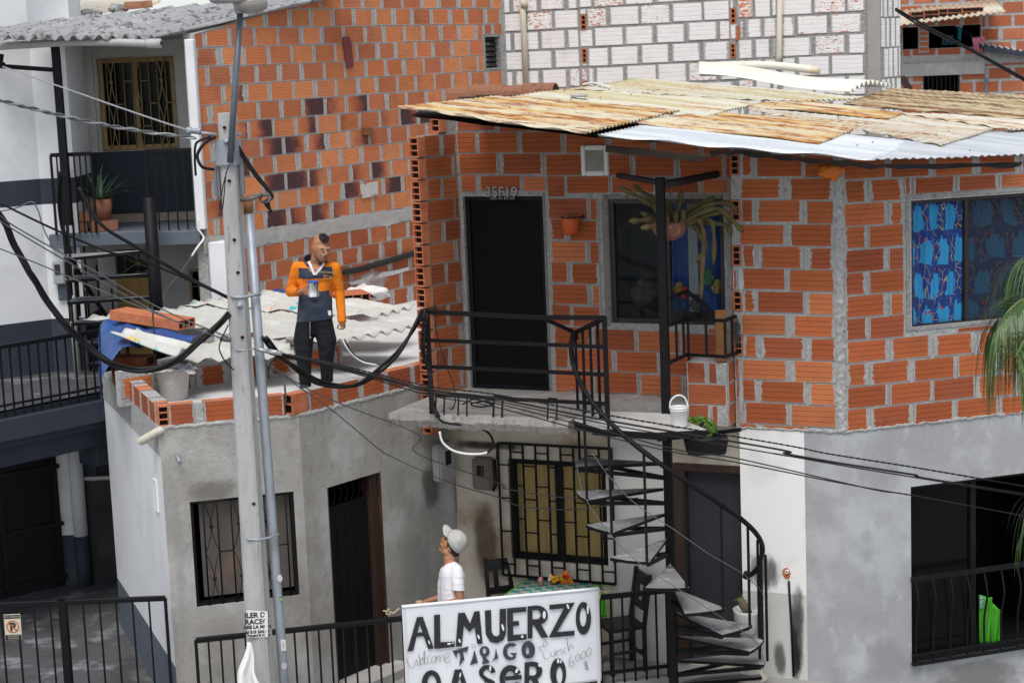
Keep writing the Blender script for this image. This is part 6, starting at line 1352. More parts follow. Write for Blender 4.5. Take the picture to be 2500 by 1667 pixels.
wire('service_drop', 'thin wire falling from the pole over the parapet to the meter boxes', [('B2',160,955,15.4),('B2',410,1110,15.9),('B2',700,1240,16.6),('B2',1180,1430,17.4),('C2',1170,0,17.6),('C2',1730,200,18.2),('C3',100,240,18.2),('C3',500,300,18.1),('C3',760,300,18.0)], .0055, wg)
wire('cable_loop', 'black looped cable hanging beneath the left end of the concrete balcony', [('B2',1262,1000,17.3),('B2',1275,1200,17.25),('B2',1320,1320,17.2),('B2',1400,1355,17.2),('B2',1560,1370,17.2),('B2',1660,1420,17.2),('B2',1692,1500,17.2),('B2',1650,1555,17.2)], .013, blk)
wire('white_cable', 'white looped cable hanging beneath the left end of the concrete balcony', [('B2',1325,1410,17.2),('B2',1345,1480,17.2),('B2',1410,1535,17.2),('B2',1500,1560,17.2),('B2',1600,1562,17.2),('B2',1655,1550,17.2)], .012, M['white_plastic'])
for k, (a, b, lb) in enumerate((((1240,600),(1265,1000),'black cable taped up the left post of the concrete balcony'), ((1222,590),(1248,1000),'second black cable taped up the left post of the concrete balcony'))):
    wire('post_cable', lb, [('B2',a[0],a[1],17.3),('B2',a[0]-20,a[1]+250,17.3),('B2',b[0],b[1],17.3),('B2',b[0]+20,1220,17.25),('B2',b[0]+60,1310,17.2)], .014, blk)
wire('loose_cable', 'slack thin black cord over the brick side wall left of the upper door', [('B2',1290,640,17.9),('B2',1320,800,17.9),('B2',1370,960,17.8),('B2',1420,1090,17.7),('B2',1430,1220,17.6),('B2',1380,1275,17.5),('B2',1345,1262,17.5)], .006, blk)
wire('loose_cable', 'tangled black cord lying on the concrete balcony floor', [('B2',1480,1225,17.6),('B2',1560,1190,17.6),('B2',1660,1215,17.6),('B2',1690,1225,17.6),('B2',1600,1240,17.55),('B2',1540,1218,17.6),('B2',1700,1190,17.7)], .008, blk)
wire('roof_lead', 'white lead coming out from under the low fibre-cement roof', [('B2',660,780,19.0),('B2',700,850,18.7),('B2',760,910,18.5),('B2',840,945,18.4),('B2',1000,962,18.4)], .008, M['white_plastic'])
wire('roof_lead', 'black lead coming out from under the low fibre-cement roof', [('B2',675,780,19.0),('B2',720,860,18.7),('B2',790,920,18.5),('B2',880,948,18.4),('B2',960,955,18.4)], .008, blk)
wire('stair_string', 'thin string stretched down across the spiral stair from its landing', [('C3',690,0,16.2),('C3',800,150,16.15),('C3',970,330,16.1),('C3',1250,520,16.05),('C3',1480,680,16.1),('C3',1700,810,16.3),('C3',1830,920,16.6),('C3',1860,980,16.7)], .004, wg)
wire('stair_string', 'thin string zigzagging along the outer tips of the stair treads', [('C3',575,60,16.9),('C3',640,300,16.6),('C3',800,535,16.2),('C3',1000,740,16.08),('C3',1270,920,16.05),('C3',1530,1090,16.1),('C3',1720,1215,16.3),('C3',1850,1320,16.7)], .004, wg)
wire('overhead_wire', 'thick black cable crossing in front of the distant houses, upper one of the pair', [('A4',1080,60,17),('A4',1300,185,17),('A4',1560,320,17),('A4',1800,450,17),('A4',2000,560,17)], .012, blk)
wire('overhead_wire', 'thick black cable crossing in front of the distant houses, lower one of the pair', [('A4',1080,70,17),('A4',1250,180,17),('A4',1450,278,17),('A4',1600,350,17),('A4',1800,462,17),('A4',2000,575,17)], .010, blk)
wire('slack_wire', 'grey slack wires knotted on the dark band of the white house', [('A1',-20,1450,20.5),('A1',120,1420,20.5),('A1',215,1380,20.5),('A1',260,1440,20.5),('A1',290,1540,20.5),('B1',330,90,20.5),('B1',380,150,20.5),('B1',440,150,20.5)], .008, wg)
wire('thin_lead', 'thin dark lead looping down the front of the concrete pole', [('A1',1565,1125,15.12),('A1',1530,1250,15.12),('A1',1505,1390,15.12),('A1',1512,1430,15.12),('A1',1525,1400,15.12),('A1',1545,1180,15.12)], .005, blk)
wire('thin_lead', 'thin black lead dropping from the wire clamp beside the pole', [('B1',1560,680,15.15),('B1',1510,790,15.15),('B1',1500,850,15.15),('B1',1540,930,15.2),('B1',1600,990,15.2)], .006, blk)
wire('thin_lead', 'thin black lead hanging right of the conduit under the clamp', [('B2',240,890,15.3),('B2',180,930,15.3),('B2',155,1000,15.3),('B2',160,1050,15.3),('B2',150,960,15.3)], .006, blk)
# ------------------------------------------------------------------ paper on the pole
def paper(name, label, pts, off, mat, cat='sticker'):
    mb = MB(); P = [front('C1', x, y, off) if p_ == 0 else dep(PY+.03, 'C1', x, y) for x, y, p_ in pts]; mb.prism(P, Vector((0,.002,0))); o = mb.build(name, mat, None); tag(o, label, cat); return o
M['paper'] = surf('weathered_paper', (.66,.66,.65), [((.42,.42,.42), 13, .52, .72), ((.35,.34,.33), 30, .66, .8)], .9)
po = paper('poster', 'torn white rental flyer glued low on the concrete pole', [(1686,1068,0),(1830,1078,0),(1832,1252,0),(1692,1256,0)], .012, M['paper'], 'poster')
pz = lambda x, y: front('C1', x, y, .0135)
for tx, x, y, s_ in (('ILER DE',1757,1118,.062),('RACEO',1757,1163,.062),('ARE LA MON',1760,1193,.04),('6/ 313 504,05',1760,1226,.036),('La Terminal El Corazo',1760,1247,.024)):
    text_obj('flyer_text', tx, s_, pz(x, y), (1,.03,0), UP, M['ink'], po, .0003, .002)
def conduit_pt(x, y): p = dep(PY+.08, 'C1', x, y); return dep(PY+.035, 'C1', x, y)
M['sticker'] = surf('white_sticker', (.62,.62,.62), [((.5,.5,.5), 14, .5, .7)], .6)
c_ = conduit_pt(1912, 852)
mb = MB(); n = 20; mb.prism([c_+Vector((.035*math.cos(2*math.pi*k/n)*.7, 0, .036*math.sin(2*math.pi*k/n))) for k in range(n)], Vector((0,.003,0))); so = mb.build('sticker', M['sticker'], None); tag(so, 'round white frowning-face sticker on the galvanised conduit', 'sticker')
mb = MB(); 
for k in range(n):
    q = lambda a, r: c_+Vector((r*math.cos(a)*.7, -.001, r*math.sin(a))); a0, a1 = 2*math.pi*k/n, 2*math.pi*(k+1)/n; mb.quad(q(a0,.033), q(a1,.033), q(a1,.036), q(a0,.036))
for dx in (-.009,.009): mb.quad(c_+Vector((dx-.002,-.001,.006)), c_+Vector((dx+.002,-.001,.006)), c_+Vector((dx+.002,-.001,.015)), c_+Vector((dx-.002,-.001,.015)))
mb.tube([c_+Vector((.014*math.cos(a),-.001,-.02+.012*math.sin(a))) for a in [math.pi*k/6 for k in range(7)]], .0014, 4); mb.build('face_drawing', M['ink'], so)
c_ = conduit_pt(1925,985); mb = MB(); mb.prism([c_+Vector(p) for p in ((-.025,0,-.01),(.0,0,.03),(.012,0,0),(.028,0,-.004),(.0,0,-.022))], Vector((0,.003,0))); o = mb.build('sticker', surf('yellow_sticker', (.45,.42,.05), [((.03,.2,.12), 30, .45, .5)], .6), None); tag(o, 'torn yellow and green sticker on the galvanised conduit', 'sticker')
c_ = conduit_pt(1938,1308); mb = MB(); mb.prism([c_+Vector(p) for p in ((-.022,0,-.05),(.02,0,-.05),(.02,0,.05),(-.022,0,.05))], Vector((0,.003,0))); so = mb.build('sticker', M['sticker'], None); tag(so, 'small rectangular white sticker with a scribble on the conduit', 'sticker')
mb = MB(); mb.tube(spline([c_+Vector(p) for p in ((-.01,-.001,.03),(.008,-.001,.02),(-.012,-.001,.0),(.012,-.001,-.01),(-.008,-.001,-.03))], 5), .0014, 4); mb.build('scribble', M['ink'], so)
c_ = conduit_pt(1942,1450); mb = MB(); mb.prism([c_+Vector((.034*math.cos(2*math.pi*k/n)*.75, 0, .034*math.sin(2*math.pi*k/n))) for k in range(n)], Vector((0,.003,0))); so = mb.build('sticker', M['sticker'], None); tag(so, 'round black-printed white sticker lowest on the conduit', 'sticker')
mb = MB()
for r0, r1 in ((.031,.027),(.016,.010)):
    for k in range(n):
        if k % 5 == 4 and r0 < .02: continue
        q = lambda a, r: c_+Vector((r*math.cos(a)*.75, -.001, r*math.sin(a))); a0, a1 = 2*math.pi*k/n, 2*math.pi*(k+1)/n; mb.quad(q(a0,r1), q(a1,r1), q(a1,r0), q(a0,r0))
mb.build('printed_rings', M['ink'], so)
# white plastic sheet wedged at the pole's foot
mb = MB(); A_, B_, C__, D_ = dep(15.0,'C1',1690,1285), dep(15.0,'C1',1715,1290), dep(14.95,'C1',1790,1640), dep(14.95,'C1',1600,1640)
mb.grid(lambda s, t: A_.lerp(B_, s).lerp(D_.lerp(C__, s), t)+Vector((.03*math.sin(t*7+1)*(t), .05*math.sin(s*9+t*4)*t, 0)), 18, 24); o = mb.build('plastic_sheet', M['white_plastic'], None, solid=.003, smooth=True); tag(o, 'crumpled white plastic sheet wedged at the foot of the concrete pole', 'plastic sheet')
# ------------------------------------------------------------------ people
from mathutils.bvhtree import BVHTree
def capsule(mb, a, ra, b, rb, n=12):
    a, b = Vector(a), Vector(b); L = (b-a).length
    k = max(2, int(L/(.5*min(ra, rb)))+1); k = min(k, 26)
    for i in range(k+1):
        t = i/k; mb.ball(a.lerp(b, t), ra+(rb-ra)*t, 6)
def blob(name, chains, balls, vox, mats, parent=None, smooth=4, cut=None, pick=None, label=None, keep=None):
    mb = MB()
    for ch in chains:
        for (p, r), (q, s) in zip(ch, ch[1:]): capsule(mb, p, r, q, s)
    for c, r, scl in balls: mb.ball(c, r, 10, 0, scl)
    o = mb.build('tmp', mats if not isinstance(mats, list) else mats[0])
    md = o.modifiers.new('r', 'REMESH'); md.mode = 'VOXEL'; md.voxel_size = vox; md.adaptivity = 0
    dg = bpy.context.evaluated_depsgraph_get(); me = bpy.data.meshes.new_from_object(o.evaluated_get(dg)); bpy.data.objects.remove(o)
    bm = bmesh.new(); bm.from_mesh(me)
    for _ in range(smooth): bmesh.ops.smooth_vert(bm, verts=bm.verts, factor=.5, use_axis_x=True, use_axis_y=True, use_axis_z=True)
    if cut:
        for co, no in cut:
            bmesh.ops.bisect_plane(bm, geom=bm.verts[:]+bm.edges[:]+bm.faces[:], plane_co=co, plane_no=no, clear_outer=True)
    if keep:
        bmesh.ops.delete(bm, geom=[f for f in bm.faces if not keep(f.calc_center_median())], context='FACES')
    bm.normal_update(); bm.to_mesh(me); bm.free()
    me.name = name; me.materials.clear()
    for m_ in (mats if isinstance(mats, list) else [mats]): me.materials.append(m_)
    idx = [pick(p.center, p.normal) if pick else 0 for p in me.polygons]
    me.polygons.foreach_set('material_index', idx); me.polygons.foreach_set('use_smooth', [True]*len(me.polygons)); me.update()
    ob = bpy.data.objects.new(name, me); COL.objects.link(ob)
    if parent is not None: ob.parent = parent
    if label: ob['label'] = label
    return ob
def bvh(o): return BVHTree.FromPolygons([v.co for v in o.data.vertices], [p.vertices for p in o.data.polygons])
def onto(tree, s, lift=.001):
    r = Vector(ray(s)).normalized(); h = tree.ray_cast(Vector((0,0,CAMH)), r); 
    return h[0]-r*lift if h[0] else None
def skin_mat(name, c, c2):
    t = NT(name); col = t.mix(t.step(t.noise(18, 4), .35, .7), c, c2)
    t.b.inputs['Subsurface Weight'].default_value = .08; t.b.inputs['Subsurface Radius'].default_value = (.02,.008,.004); t.b.inputs['Subsurface Scale'].default_value = .4
    return t.done(col, .5, 0, t.bump(t.noise(160, 3), .15, .001), .4)
def cloth_mat(name, c, c2, sc_=7, rough=.9, fold=.5):
    t = NT(name); col = t.mix(t.step(t.noise(sc_, 4), .4, .7), c, c2)
    w = t.noise(7, 3, .5, dist=1.6); n = t.bump(w, fold, .045); return t.done(col, rough, 0, t.bump(t.noise(500, 2), .2, .0008, n), .25)
SK1 = skin_mat('tan_skin', (.30,.135,.07), (.38,.185,.10)); SK2 = skin_mat('light_tan_skin', (.36,.16,.085), (.44,.22,.125))
M['orange_jersey'] = cloth_mat('orange_jersey', (.72,.20,.012), (.62,.155,.01)); M['navy_jersey'] = cloth_mat('navy_jersey', (.035,.045,.068), (.05,.062,.09))
M['black_trousers'] = cloth_mat('black_trousers', (.008,.009,.012), (.014,.016,.022), 4, .85, .8); M['hair'] = surf('dark_hair', (.016,.010,.009), (), .7)
M['white_tee'] = cloth_mat('white_cotton', (.74,.74,.77), (.68,.68,.72), 5, .9, .2); M['cap'] = cloth_mat('pale_grey_cotton', (.44,.43,.41), (.37,.36,.345), 12, .9, .4)
M['beard'] = surf('beard_stubble', (.06,.03,.02), (), .8); M['lip'] = surf('lip', (.32,.11,.085), (), .5)
# ---- the man on the roof
D1 = 18.12
def c2(x, y, d=0): return dep(D1+d, 'S', 690+x/7.465, 550+y/7.465)
def c3(x, y, d=0): return dep(D1+d, 'S', 690+x/7.129, 740+y/7.129)
man = thing('person', 'man in orange and navy jersey standing on the flat roof, looking down, tin in hand', 'person')
rs, re, rw = c2(262,765,.02), c2(140,1210,.05), c2(300,1222,-.15)
ls, le, lw_ = c2(965,775,.02), c2(1035,1180,.06), c3(1035,315,-.02)
hip_r, kn_r, an_r = c3(400,420,.02), c3(372,1000,-.03), c3(398,1420,0); hip_l, kn_l, an_l = c3(712,420,.02), c3(765,1000,.0), c3(772,1390,.10)
an_r = Vector((an_r.x, an_r.y, 2.94)); an_l = Vector((an_l.x, an_l.y, 2.94))
nk = c2(600,800,.05); fing = []
for k in range(4): fing.append([(c2(405,1150+34*k,-.20), .011), (c2(470,1168+33*k,-.265), .0105), (c2(525,1190+27*k,-.30), .009), (c2(548,1203+24*k,-.305), .0075)])
fing.append([(c2(380,1145,-.19), .012), (c2(440,1110,-.23), .011), (c2(492,1100,-.245), .009)])
fing += [[(c3(1000,350,-.04), .011), (c3(968,390,-.05), .0105), (c3(955,428,-.05), .009)], [(c3(1062,400,-.03), .011), (c3(1050,445,-.04), .0105), (c3(1000,452,-.05), .009), (c3(975,446,-.05), .008)],
         [(c3(1068,400,-.01), .011), (c3(1062,440,-.02), .0105), (c3(1028,452,-.03), .009)], [(c3(1075,390,.01), .011), (c3(1078,425,0), .0105), (c3(1050,440,-.01), .009)], [(c3(1080,380,.03), .010), (c3(1086,408,.02), .0095), (c3(1068,424,.01), .008)]]
body = blob('body', [
    [(c2(655,470,.02), .066), (c2(612,640,.03), .058), (nk, .066)],
    [(rs, .048), (re, .040), (rw, .027), (c2(345,1200,-.165), .03), (c2(410,1185,-.20), .028)],
    [(ls, .048), (le, .040), (lw_, .027), (c3(1045,345,-.02), .03), (c3(1050,395,-.02), .027)],
    [(rs, .048), (nk, .07), (ls, .048)], [(c2(480,900,.04), .088), (c2(470,1300,.04), .084), (hip_r, .088)], [(c2(740,900,.04), .088), (c2(720,1300,.04), .084), (hip_l, .088)],
    [(c2(560,830,-.015), .062), (c2(640,830,-.015), .062)],
    [(hip_r, .085), (kn_r, .056), (an_r, .04), (an_r+Vector((-.01,-.08,-.06)), .026)], [(hip_l, .085), (kn_l, .056), (an_l, .04), (an_l+Vector((.03,-.08,-.06)), .026)],
    [(c2(712,440,-.03), .074), (c2(732,560,-.055), .056), (c2(740,622,-.065), .040)], [(c2(770,450,-.105), .012), (c2(785,500,-.125), .014), (c2(792,532,-.132), .017)],
    [(c2(740,575,-.10), .022), (c2(775,575,-.10), .018)], [(c2(700,425,-.088), .017), (c2(840,428,-.075), .015)]]+fing,
    [(c2(705,325,.01), .088, (1.0,1.06,1.04)), (c2(546,398,.0), .025, (.6,.9,1.3)), (c2(660,500,-.035), .056, (1,.9,1.1)), (c2(800,495,-.055), .040, (1,.8,1)), (c2(690,440,-.02), .078, (1.05,1,1))], .0058, SK1, man, 2)
bt_ = bvh(body)
def feature(name, pts, r, mat, tree, fn, parent):
    P = [onto(tree, fn(*p)) for p in pts]; P = [p for p in P if p]
    if len(P) < 2: return
    mb = MB(); mb.tube(P, r, 6); return mb.build(name, mat, parent)
s2 = lambda x, y: (690+x/7.465, 550+y/7.465)
feature('eyebrow', [(675,437),(720,428),(765,438)], .0030, M['hair'], bt_, s2, man); feature('eyebrow', [(815,442),(845,434),(868,436)], .0024, M['hair'], bt_, s2, man)
feature('eyelash', [(700,468),(735,478),(768,470)], .0024, M['hair'], bt_, s2, man); feature('eyelash', [(818,472),(840,476),(858,468)], .0022, M['hair'], bt_, s2, man)
feature('mouth', [(690,572),(735,598),(790,604),(805,592)], .005, M['lip'], bt_, s2, man)
feature('moustache', [(700,556),(745,566),(800,574)], .005, M['beard'], bt_, s2, man); feature('beard', [(640,620),(690,655),(740,668),(785,650)], .008, M['beard'], bt_, s2, man)
mb = MB(); RH = random.Random(3)
for k in range(420):
    x, y = RH.uniform(600, 875), RH.uniform(95, 315); d = ((x-765)/88)**2+((y-205)/(92 if y < 205 else 88))**2-.25*((x-700)/100)*(y < 200)*0
    if d > 1 or (x < 700 and y > 235) : continue
    p = onto(bt_, s2(x, y+12), .004)
    if p: mb.ball(p+Vector((RH.uniform(-.004,.004), RH.uniform(-.010,.008), RH.uniform(-.004,.006))), RH.uniform(.008,.014), 4)
for k in range(60):
    t = RH.random(); mb.ball(c2(690+t*70+RH.uniform(-30,30), 180+t*8+RH.uniform(-6,14), RH.uniform(-.06,.06)), RH.uniform(.009,.014), 4)
mb.build('hair', M['hair'], man, smooth=True)
hem = c3(560,290)
shz = c2(600,770).z
def segd(p, a, b):
    d = b-a; t = max(0, min(1, (p-a).dot(d)/d.dot(d))); return (p-a-d*t).length
def jersey(c, n):
    z = c.z
    inside = c2(300,1000).x < c.x < c2(925,1000).x
    if c.x > c2(932,1000).x or (c.x < c2(285,1000).x and z > c2(0,1330).z): return 0
    if min(segd(c, re, rw), segd(c, ls, le)) < .068 and (c.y < D1-.11 or not inside): return 0
    if segd(c, rs, re) < .066 and not inside: return 0
    if z > c2(600,770).z+.04*abs(c.x-nk.x): return 0
    if z > c2(600,960).z: return 1 if inside else 0
    if z > c2(600,1185).z: return 0
    if c.x > c2(868,1400).x+.03*math.sin(z*9) and c.y > D1-.02: return 0
    return 1
vt_, vl, vr = c2(595,900), c2(470,640), c2(745,660)
def keepj(c):
    if c.y > D1-.02: return True
    z = c.z
    if z < vt_.z: return True
    t = (z-vt_.z)/(vl.z-vt_.z); return not (vt_.x+(vl.x-vt_.x)*t < c.x < vt_.x+(vr.x-vt_.x)*t)
jer = blob('jersey', [
    [(rs, .060), (re, .056), (rw.lerp(re,.12), .043)], [(ls, .060), (le, .055), (lw_.lerp(le,.06), .044)], [(rs, .058), (nk, .075), (ls, .058)],
    [(c2(455,860,.04), .102), (c2(465,1250,.04), .096), (c3(422,200,.02), .102), (c3(420,330,.02), .105)], [(c2(755,860,.04), .102), (c2(735,1250,.04), .096), (c3(700,200,.02), .102), (c3(712,330,.02), .106)], [(c3(560,150,.01), .105), (c3(560,330,.01), .108)], [(c2(470,900,.02), .1), (c2(740,900,.02), .1)],
    [(c2(560,1250,.02), .1), (c2(640,1250,.02), .1)]], [], .0095, [M['orange_jersey'], M['navy_jersey']], man, 9,
    cut=[(hem, Vector((-.06,0,-1))), (rw.lerp(re,.06), (rw-re).normalized())] if 0 else [(hem, Vector((.06,0,-1)))] , pick=jersey, keep=keepj)
# the hem cut must not take the hanging forearm: rebuild the left sleeve below it
blob('sleeve', [[(le.lerp(ls,.05), .054), (le, .054), (lw_.lerp(le,.05), .044)]], [], .0095, M['orange_jersey'], man, 4)
for w_, e_, r_ in ((rw, re, .043), (lw_, le, .045)): mb = MB(); mb.tube([w_.lerp(e_,.11), w_.lerp(e_,-.02)], [r_+.001, r_-.001], 14, cap=False); mb.build('cuff', M['orange_jersey'], man)
mb = MB()
def coll(s, t):
    a = math.radians(212+s*296); r = .096+.024*t; y = math.cos(a)*r; dip = max(0, -math.cos(a)*1.0-.2) if 0 else 0
    fr_ = abs(s-.5)*2
    return Vector((nk.x+math.sin(a)*r*1.15-.0, nk.y-.0+math.cos(a)*r, nk.z+.150-.085*t-.095*fr_**2.2))
mb.grid(coll, 30, 6); mb.build('collar', M['navy_jersey'], man, solid=.006, smooth=True)
jt = bvh(jer)
def strip(name, pts, w, mat, parent, y0):
    mb = MB(); P = [Vector((p.x, p.y, p.z)) for p in pts]
    for a, b in zip(P, P[1:]): mb.bar(a, b, w, .008, up=(0,1,.2))
    return mb.build(name, mat, parent, bevel=.002)
front_y = min((onto(jt, s2(590,960)) or c2(590,960,-.1)).y, D1-.06)
fy = lambda x, y, k: dep(front_y+k, 'S', *s2(x, y))
strip('white_collar_lining', [fy(478,655,.03), fy(530,780,.005), fy(578,905,-.008)], .024, M['white_tee'], man, 0); strip('white_collar_lining', [fy(760,690,.03), fy(690,790,.005), fy(590,905,-.008)], .022, M['white_tee'], man, 0)
M['badge'] = surf('badge_thread', (.45,.33,.12), (), .9)
bp = onto(jt, s2(820,905), .004) or c2(820,905,-.09)
text_obj('chest_lettering', 'TRUE LEAGUE', .026, bp+Vector((0,-.006,.018)), (1,.25,-.1), UP, M['badge'], man, .0006, .0004)
mb = MB(); q = bp+Vector((0,-.008,-.018)); X = Vector((1,.25,-.12))
for a, b in (((-.034,.018),(-.036,-.018)), ((-.034,.018),(.04,.004)), ((-.036,-.018),(.042,-.01)), ((.04,.004),(.02,-.004)), ((.02,-.004),(.042,-.01))): mb.bar(q+X*a[0]+UP*a[1], q+X*b[0]+UP*b[1], .004, .002, up=(0,1,0))
mb.build('pennant_badge', M['badge'], man); mb = MB(); mb.prism([q+X*x+UP*z+Vector((0,.001,0)) for x, z in ((-.03,-.012),(-.012,-.011),(-.012,.011),(-.03,.013))], Vector((0,.001,0))); mb.build('pennant_patch', surf('badge_red', (.5,.05,.02), (), .9), man)
lp = onto(jt, (690+805/7.129, 740+172/7.129), .003)
if lp:
    mb = MB(); mb.obox(lp, (.022,.006,0), (0,.002,0), (0,0,.024)); mb.build('hem_label', M['white_tee'], man)
tro = blob('trousers', [[(c3(420,300,.02), .098), (c3(700,300,.02), .098)], [(c3(420,300,.02), .1), (hip_r, .106), (c3(362,640,.0), .104), (kn_r, .078), (Vector((an_r.x,an_r.y,an_r.z-.055)), .058)], [(c3(700,300,.02), .1), (hip_l, .106), (c3(766,640,.02), .104), (kn_l, .073), (Vector((an_l.x,an_l.y,an_l.z-.055)), .062)]], [], .0095, M['black_trousers'], man, 4)
tt_ = bvh(tro); s3 = lambda x, y: (690+x/7.129, 740+y/7.129)
P = [onto(tt_, s3(x, y), .004) for x, y in ((474,318),(478,400),(474,500),(480,600))]
P = [p for p in P if p]; mb = MB(); mb.tube(P, .0045, 6); mb.ball(P[-1], .011, 5); mb.build('drawstring', surf('grey_cord', (.32,.33,.35), [((.1,.1,.12), 90, .5, .6)], .9), man)
for an in (an_r, an_l):
    mb = MB(); mb.ball(Vector((an.x-.0, an.y-.06, ROOFZ+.045)), .055, 10, 0, (1.0,2.5,.95)); mb.build('shoe', surf('dark_shoe', (.02,.02,.025), (), .7), man, smooth=True)
can = thing('paint_tin', 'shiny metal tin with a blue lid held in front of the man on the roof', 'tin')
cb = c2(570,1300,-.275); M['tin'] = surf('tinplate', (.62,.63,.65), [((.12,.12,.13), 13, .55, .6, (1,1,.25)), ((.8,.8,.8), 9, .6, .65, (1,1,.3))], .22, .85)
mb = MB(); mb.lathe(cb, [(0,0),(.052,0),(.054,.004),(.0525,.008),(.0525,.142),(.054,.146)], 28); mb.build('can', M['tin'], can)
mb = MB(); mb.lathe(cb+Vector((0,0,.146)), [(.055,-.006),(.057,.0),(.056,.007),(.048,.007),(.046,.003),(0,.003)], 28); mb.build('lid', surf('blue_lid', (.03,.09,.42), (), .4), can)
# ---- the man below, looking up
D2 = 17.2
def c4(x, y, d=0): return dep(D2+d, 'S', 1000+x/6.817, 1260+y/6.817)
s4 = lambda x, y: (1000+x/6.817, 1260+y/6.817)
m2 = thing('person', 'man in white T-shirt and pale cap behind the banner, looking up', 'person')
fw_ = Vector((-.84,.55,0)); sd_ = Vector((.55,.84,0))
ctr = c4(690,1000)
nls, nlf = c4(785,905,-.14), c4(680,900,.16); el_n, wr_n = c4(845,1400,-.19), c4(470,1490,-.22)
el_f, wr_f = c4(590,1330,.16), c4(310,1405,.05)
hpn = c4(700,1500,-.07); hpf = c4(680,1500,.09); g0 = Vector((ctr.x,ctr.y,0))
fk = [(235,1410),(215,1425),(205,1440),(200,1455)]
fing2 = [[(c4(265,1420+k*9,.04-.02*k), .0115), (c4(x+12,y-6,.03-.02*k), .0105), (c4(x-22,y+10,.02-.02*k), .009), (c4(x-38,y+24,.02-.02*k), .0075)] for k, (x, y) in enumerate(fk)]+[[(c4(280,1440,.0), .012), (c4(235,1462,-.02), .0105), (c4(195,1470,-.01), .009)]]
fing2 += [[(c4(400,1505+k*8,-.22), .011), (c4(350,1515+k*8,-.21), .010), (c4(310,1525+k*7,-.2), .008)] for k in range(4)]+[[(c4(420,1490,-.2), .012), (c4(370,1485,-.18), .010)]]
body2 = blob('body', [
    [(c4(730,600,.0), .062), (c4(665,700,.0), .060), (c4(675,830,.0), .066)], [(nls, .05), (c4(675,830), .07), (nlf, .05)],
    [(nls, .052), (c4(815,1200,-.18), .047), (el_n, .042), (c4(660,1450,-.21), .038), (wr_n, .027), (c4(420,1500,-.22), .028)], [(nlf, .05), (el_f, .04), (wr_f, .026), (c4(265,1425,.03), .027)],
    [(c4(690,980,-.07), .095), (hpn, .092)], [(c4(660,980,.08), .095), (hpf, .092)],
    [(hpn, .088), (hpn*.5+g0*.5+Vector((-.02,-.035,.05)), .058), (g0+Vector((.0,-.09,.09)), .042), (g0+Vector((-.12,-.02,.05)), .035)], [(hpf, .088), (hpf*.5+g0*.5+Vector((-.0,.045,.05)), .058), (g0+Vector((.02,.09,.09)), .042), (g0+Vector((-.1,.16,.05)), .035)],
    [(c4(775,440,.0), .085), (c4(655,455,.02), .066), (c4(610,490,.03), .058)], [(c4(640,590,.0), .052), (c4(560,560,.05), .036), (c4(527,548,.06), .026)], [(c4(545,480,.05), .030), (c4(528,478,.06), .020)],
    [(c4(600,372,.05), .030), (c4(560,375,.06), .018), (c4(540,392,.065), .0165)], [(c4(662,405,.02), .054), (c4(740,380,.0), .08)]]+fing2,
    [(c4(672,535,-.068), .030, (.85,.40,1.15)), (c4(780,440,0), .088, (1,.95,1))], .0058, SK2, m2, 2)
b2 = bvh(body2)
feature('eyebrow', [(585,352),(605,362),(622,380)], .005, M['hair'], b2, s4, m2); feature('eye', [(588,385),(600,392)], .004, M['hair'], b2, s4, m2); feature('mouth', [(507,482),(525,488),(545,498)], .005, M['lip'], b2, s4, m2)
tee_hem = 0
tee = blob('t_shirt', [[(nls, .062), (c4(690,850,.0), .078), (nlf, .062)], [(c4(705,960,-.07), .112), (c4(700,1150,-.07), .118), (c4(705,1500,-.07), .122)], [(c4(672,960,.08), .11), (c4(650,1150,.08), .116), (c4(660,1500,.08), .12)], [(c4(760,1000,.0), .1), (c4(770,1450,.0), .11)],
    [(nls, .064), (c4(798,1000,-.16), .065)], [(nlf, .062), (nlf.lerp(el_f,.55), .062)]], [], .0085, M['white_tee'], m2, 12,
    keep=lambda c: (c.z > c4(700,1600).z) and not ((c-c4(660,745,0)).length < .062))
sl_d = (c4(812,1290,-.18)-nls).normalized(); blob('sleeve', [[(nls, .060), (c4(800,1100,-.17), .067), (c4(815,1330,-.182), .070)]], [], .0085, M['white_tee'], m2, 8, cut=[(c4(806,1225,-.178), (sl_d+Vector((-.12,0,0))).normalized())])
t2_ = bvh(tee); lp = onto(t2_, s4(505,1030), .003)
if lp:
    mb = MB(); mb.prism([lp+Vector(p) for p in ((-.008,0,.008),(-.002,0,.006),(.0,0,-.0),(.008,0,-.004),(.004,0,-.008),(-.004,0,-.006))], Vector((0,.003,0))); mb.build('bird_emblem', surf('navy_thread', (.02,.04,.12), (), .9), m2)
blob('trousers', [[(hpn, .108), (hpn*.5+g0*.5+Vector((-.02,-.035,.05)), .08), (g0+Vector((0,-.09,.10)), .062)], [(hpf, .108), (hpf*.5+g0*.5+Vector((0,.045,.05)), .08), (g0+Vector((.02,.09,.10)), .062)], [(hpn, .11), (hpf, .11)]], [], .011, cloth_mat('dark_jeans', (.03,.04,.07), (.05,.06,.1)), m2, 3)
mb = MB()
for dy in (-.07,.12): mb.ball(Vector((g0.x-.07, g0.y+dy+.02, .045)), .05, 8, 0, (2.3,1,.85))
mb.build('shoes', surf('grey_shoe', (.1,.1,.11), (), .7), m2, smooth=True)
blob('hair', [[(c4(668,420,-.05), .024), (c4(655,470,-.058), .02), (c4(640,505,-.05), .012)], [(c4(690,500,-.058), .03), (c4(725,540,-.055), .036), (c4(755,610,-.03), .042), (c4(765,615,.03), .042)]], [], .005, M['hair'], m2, 3)
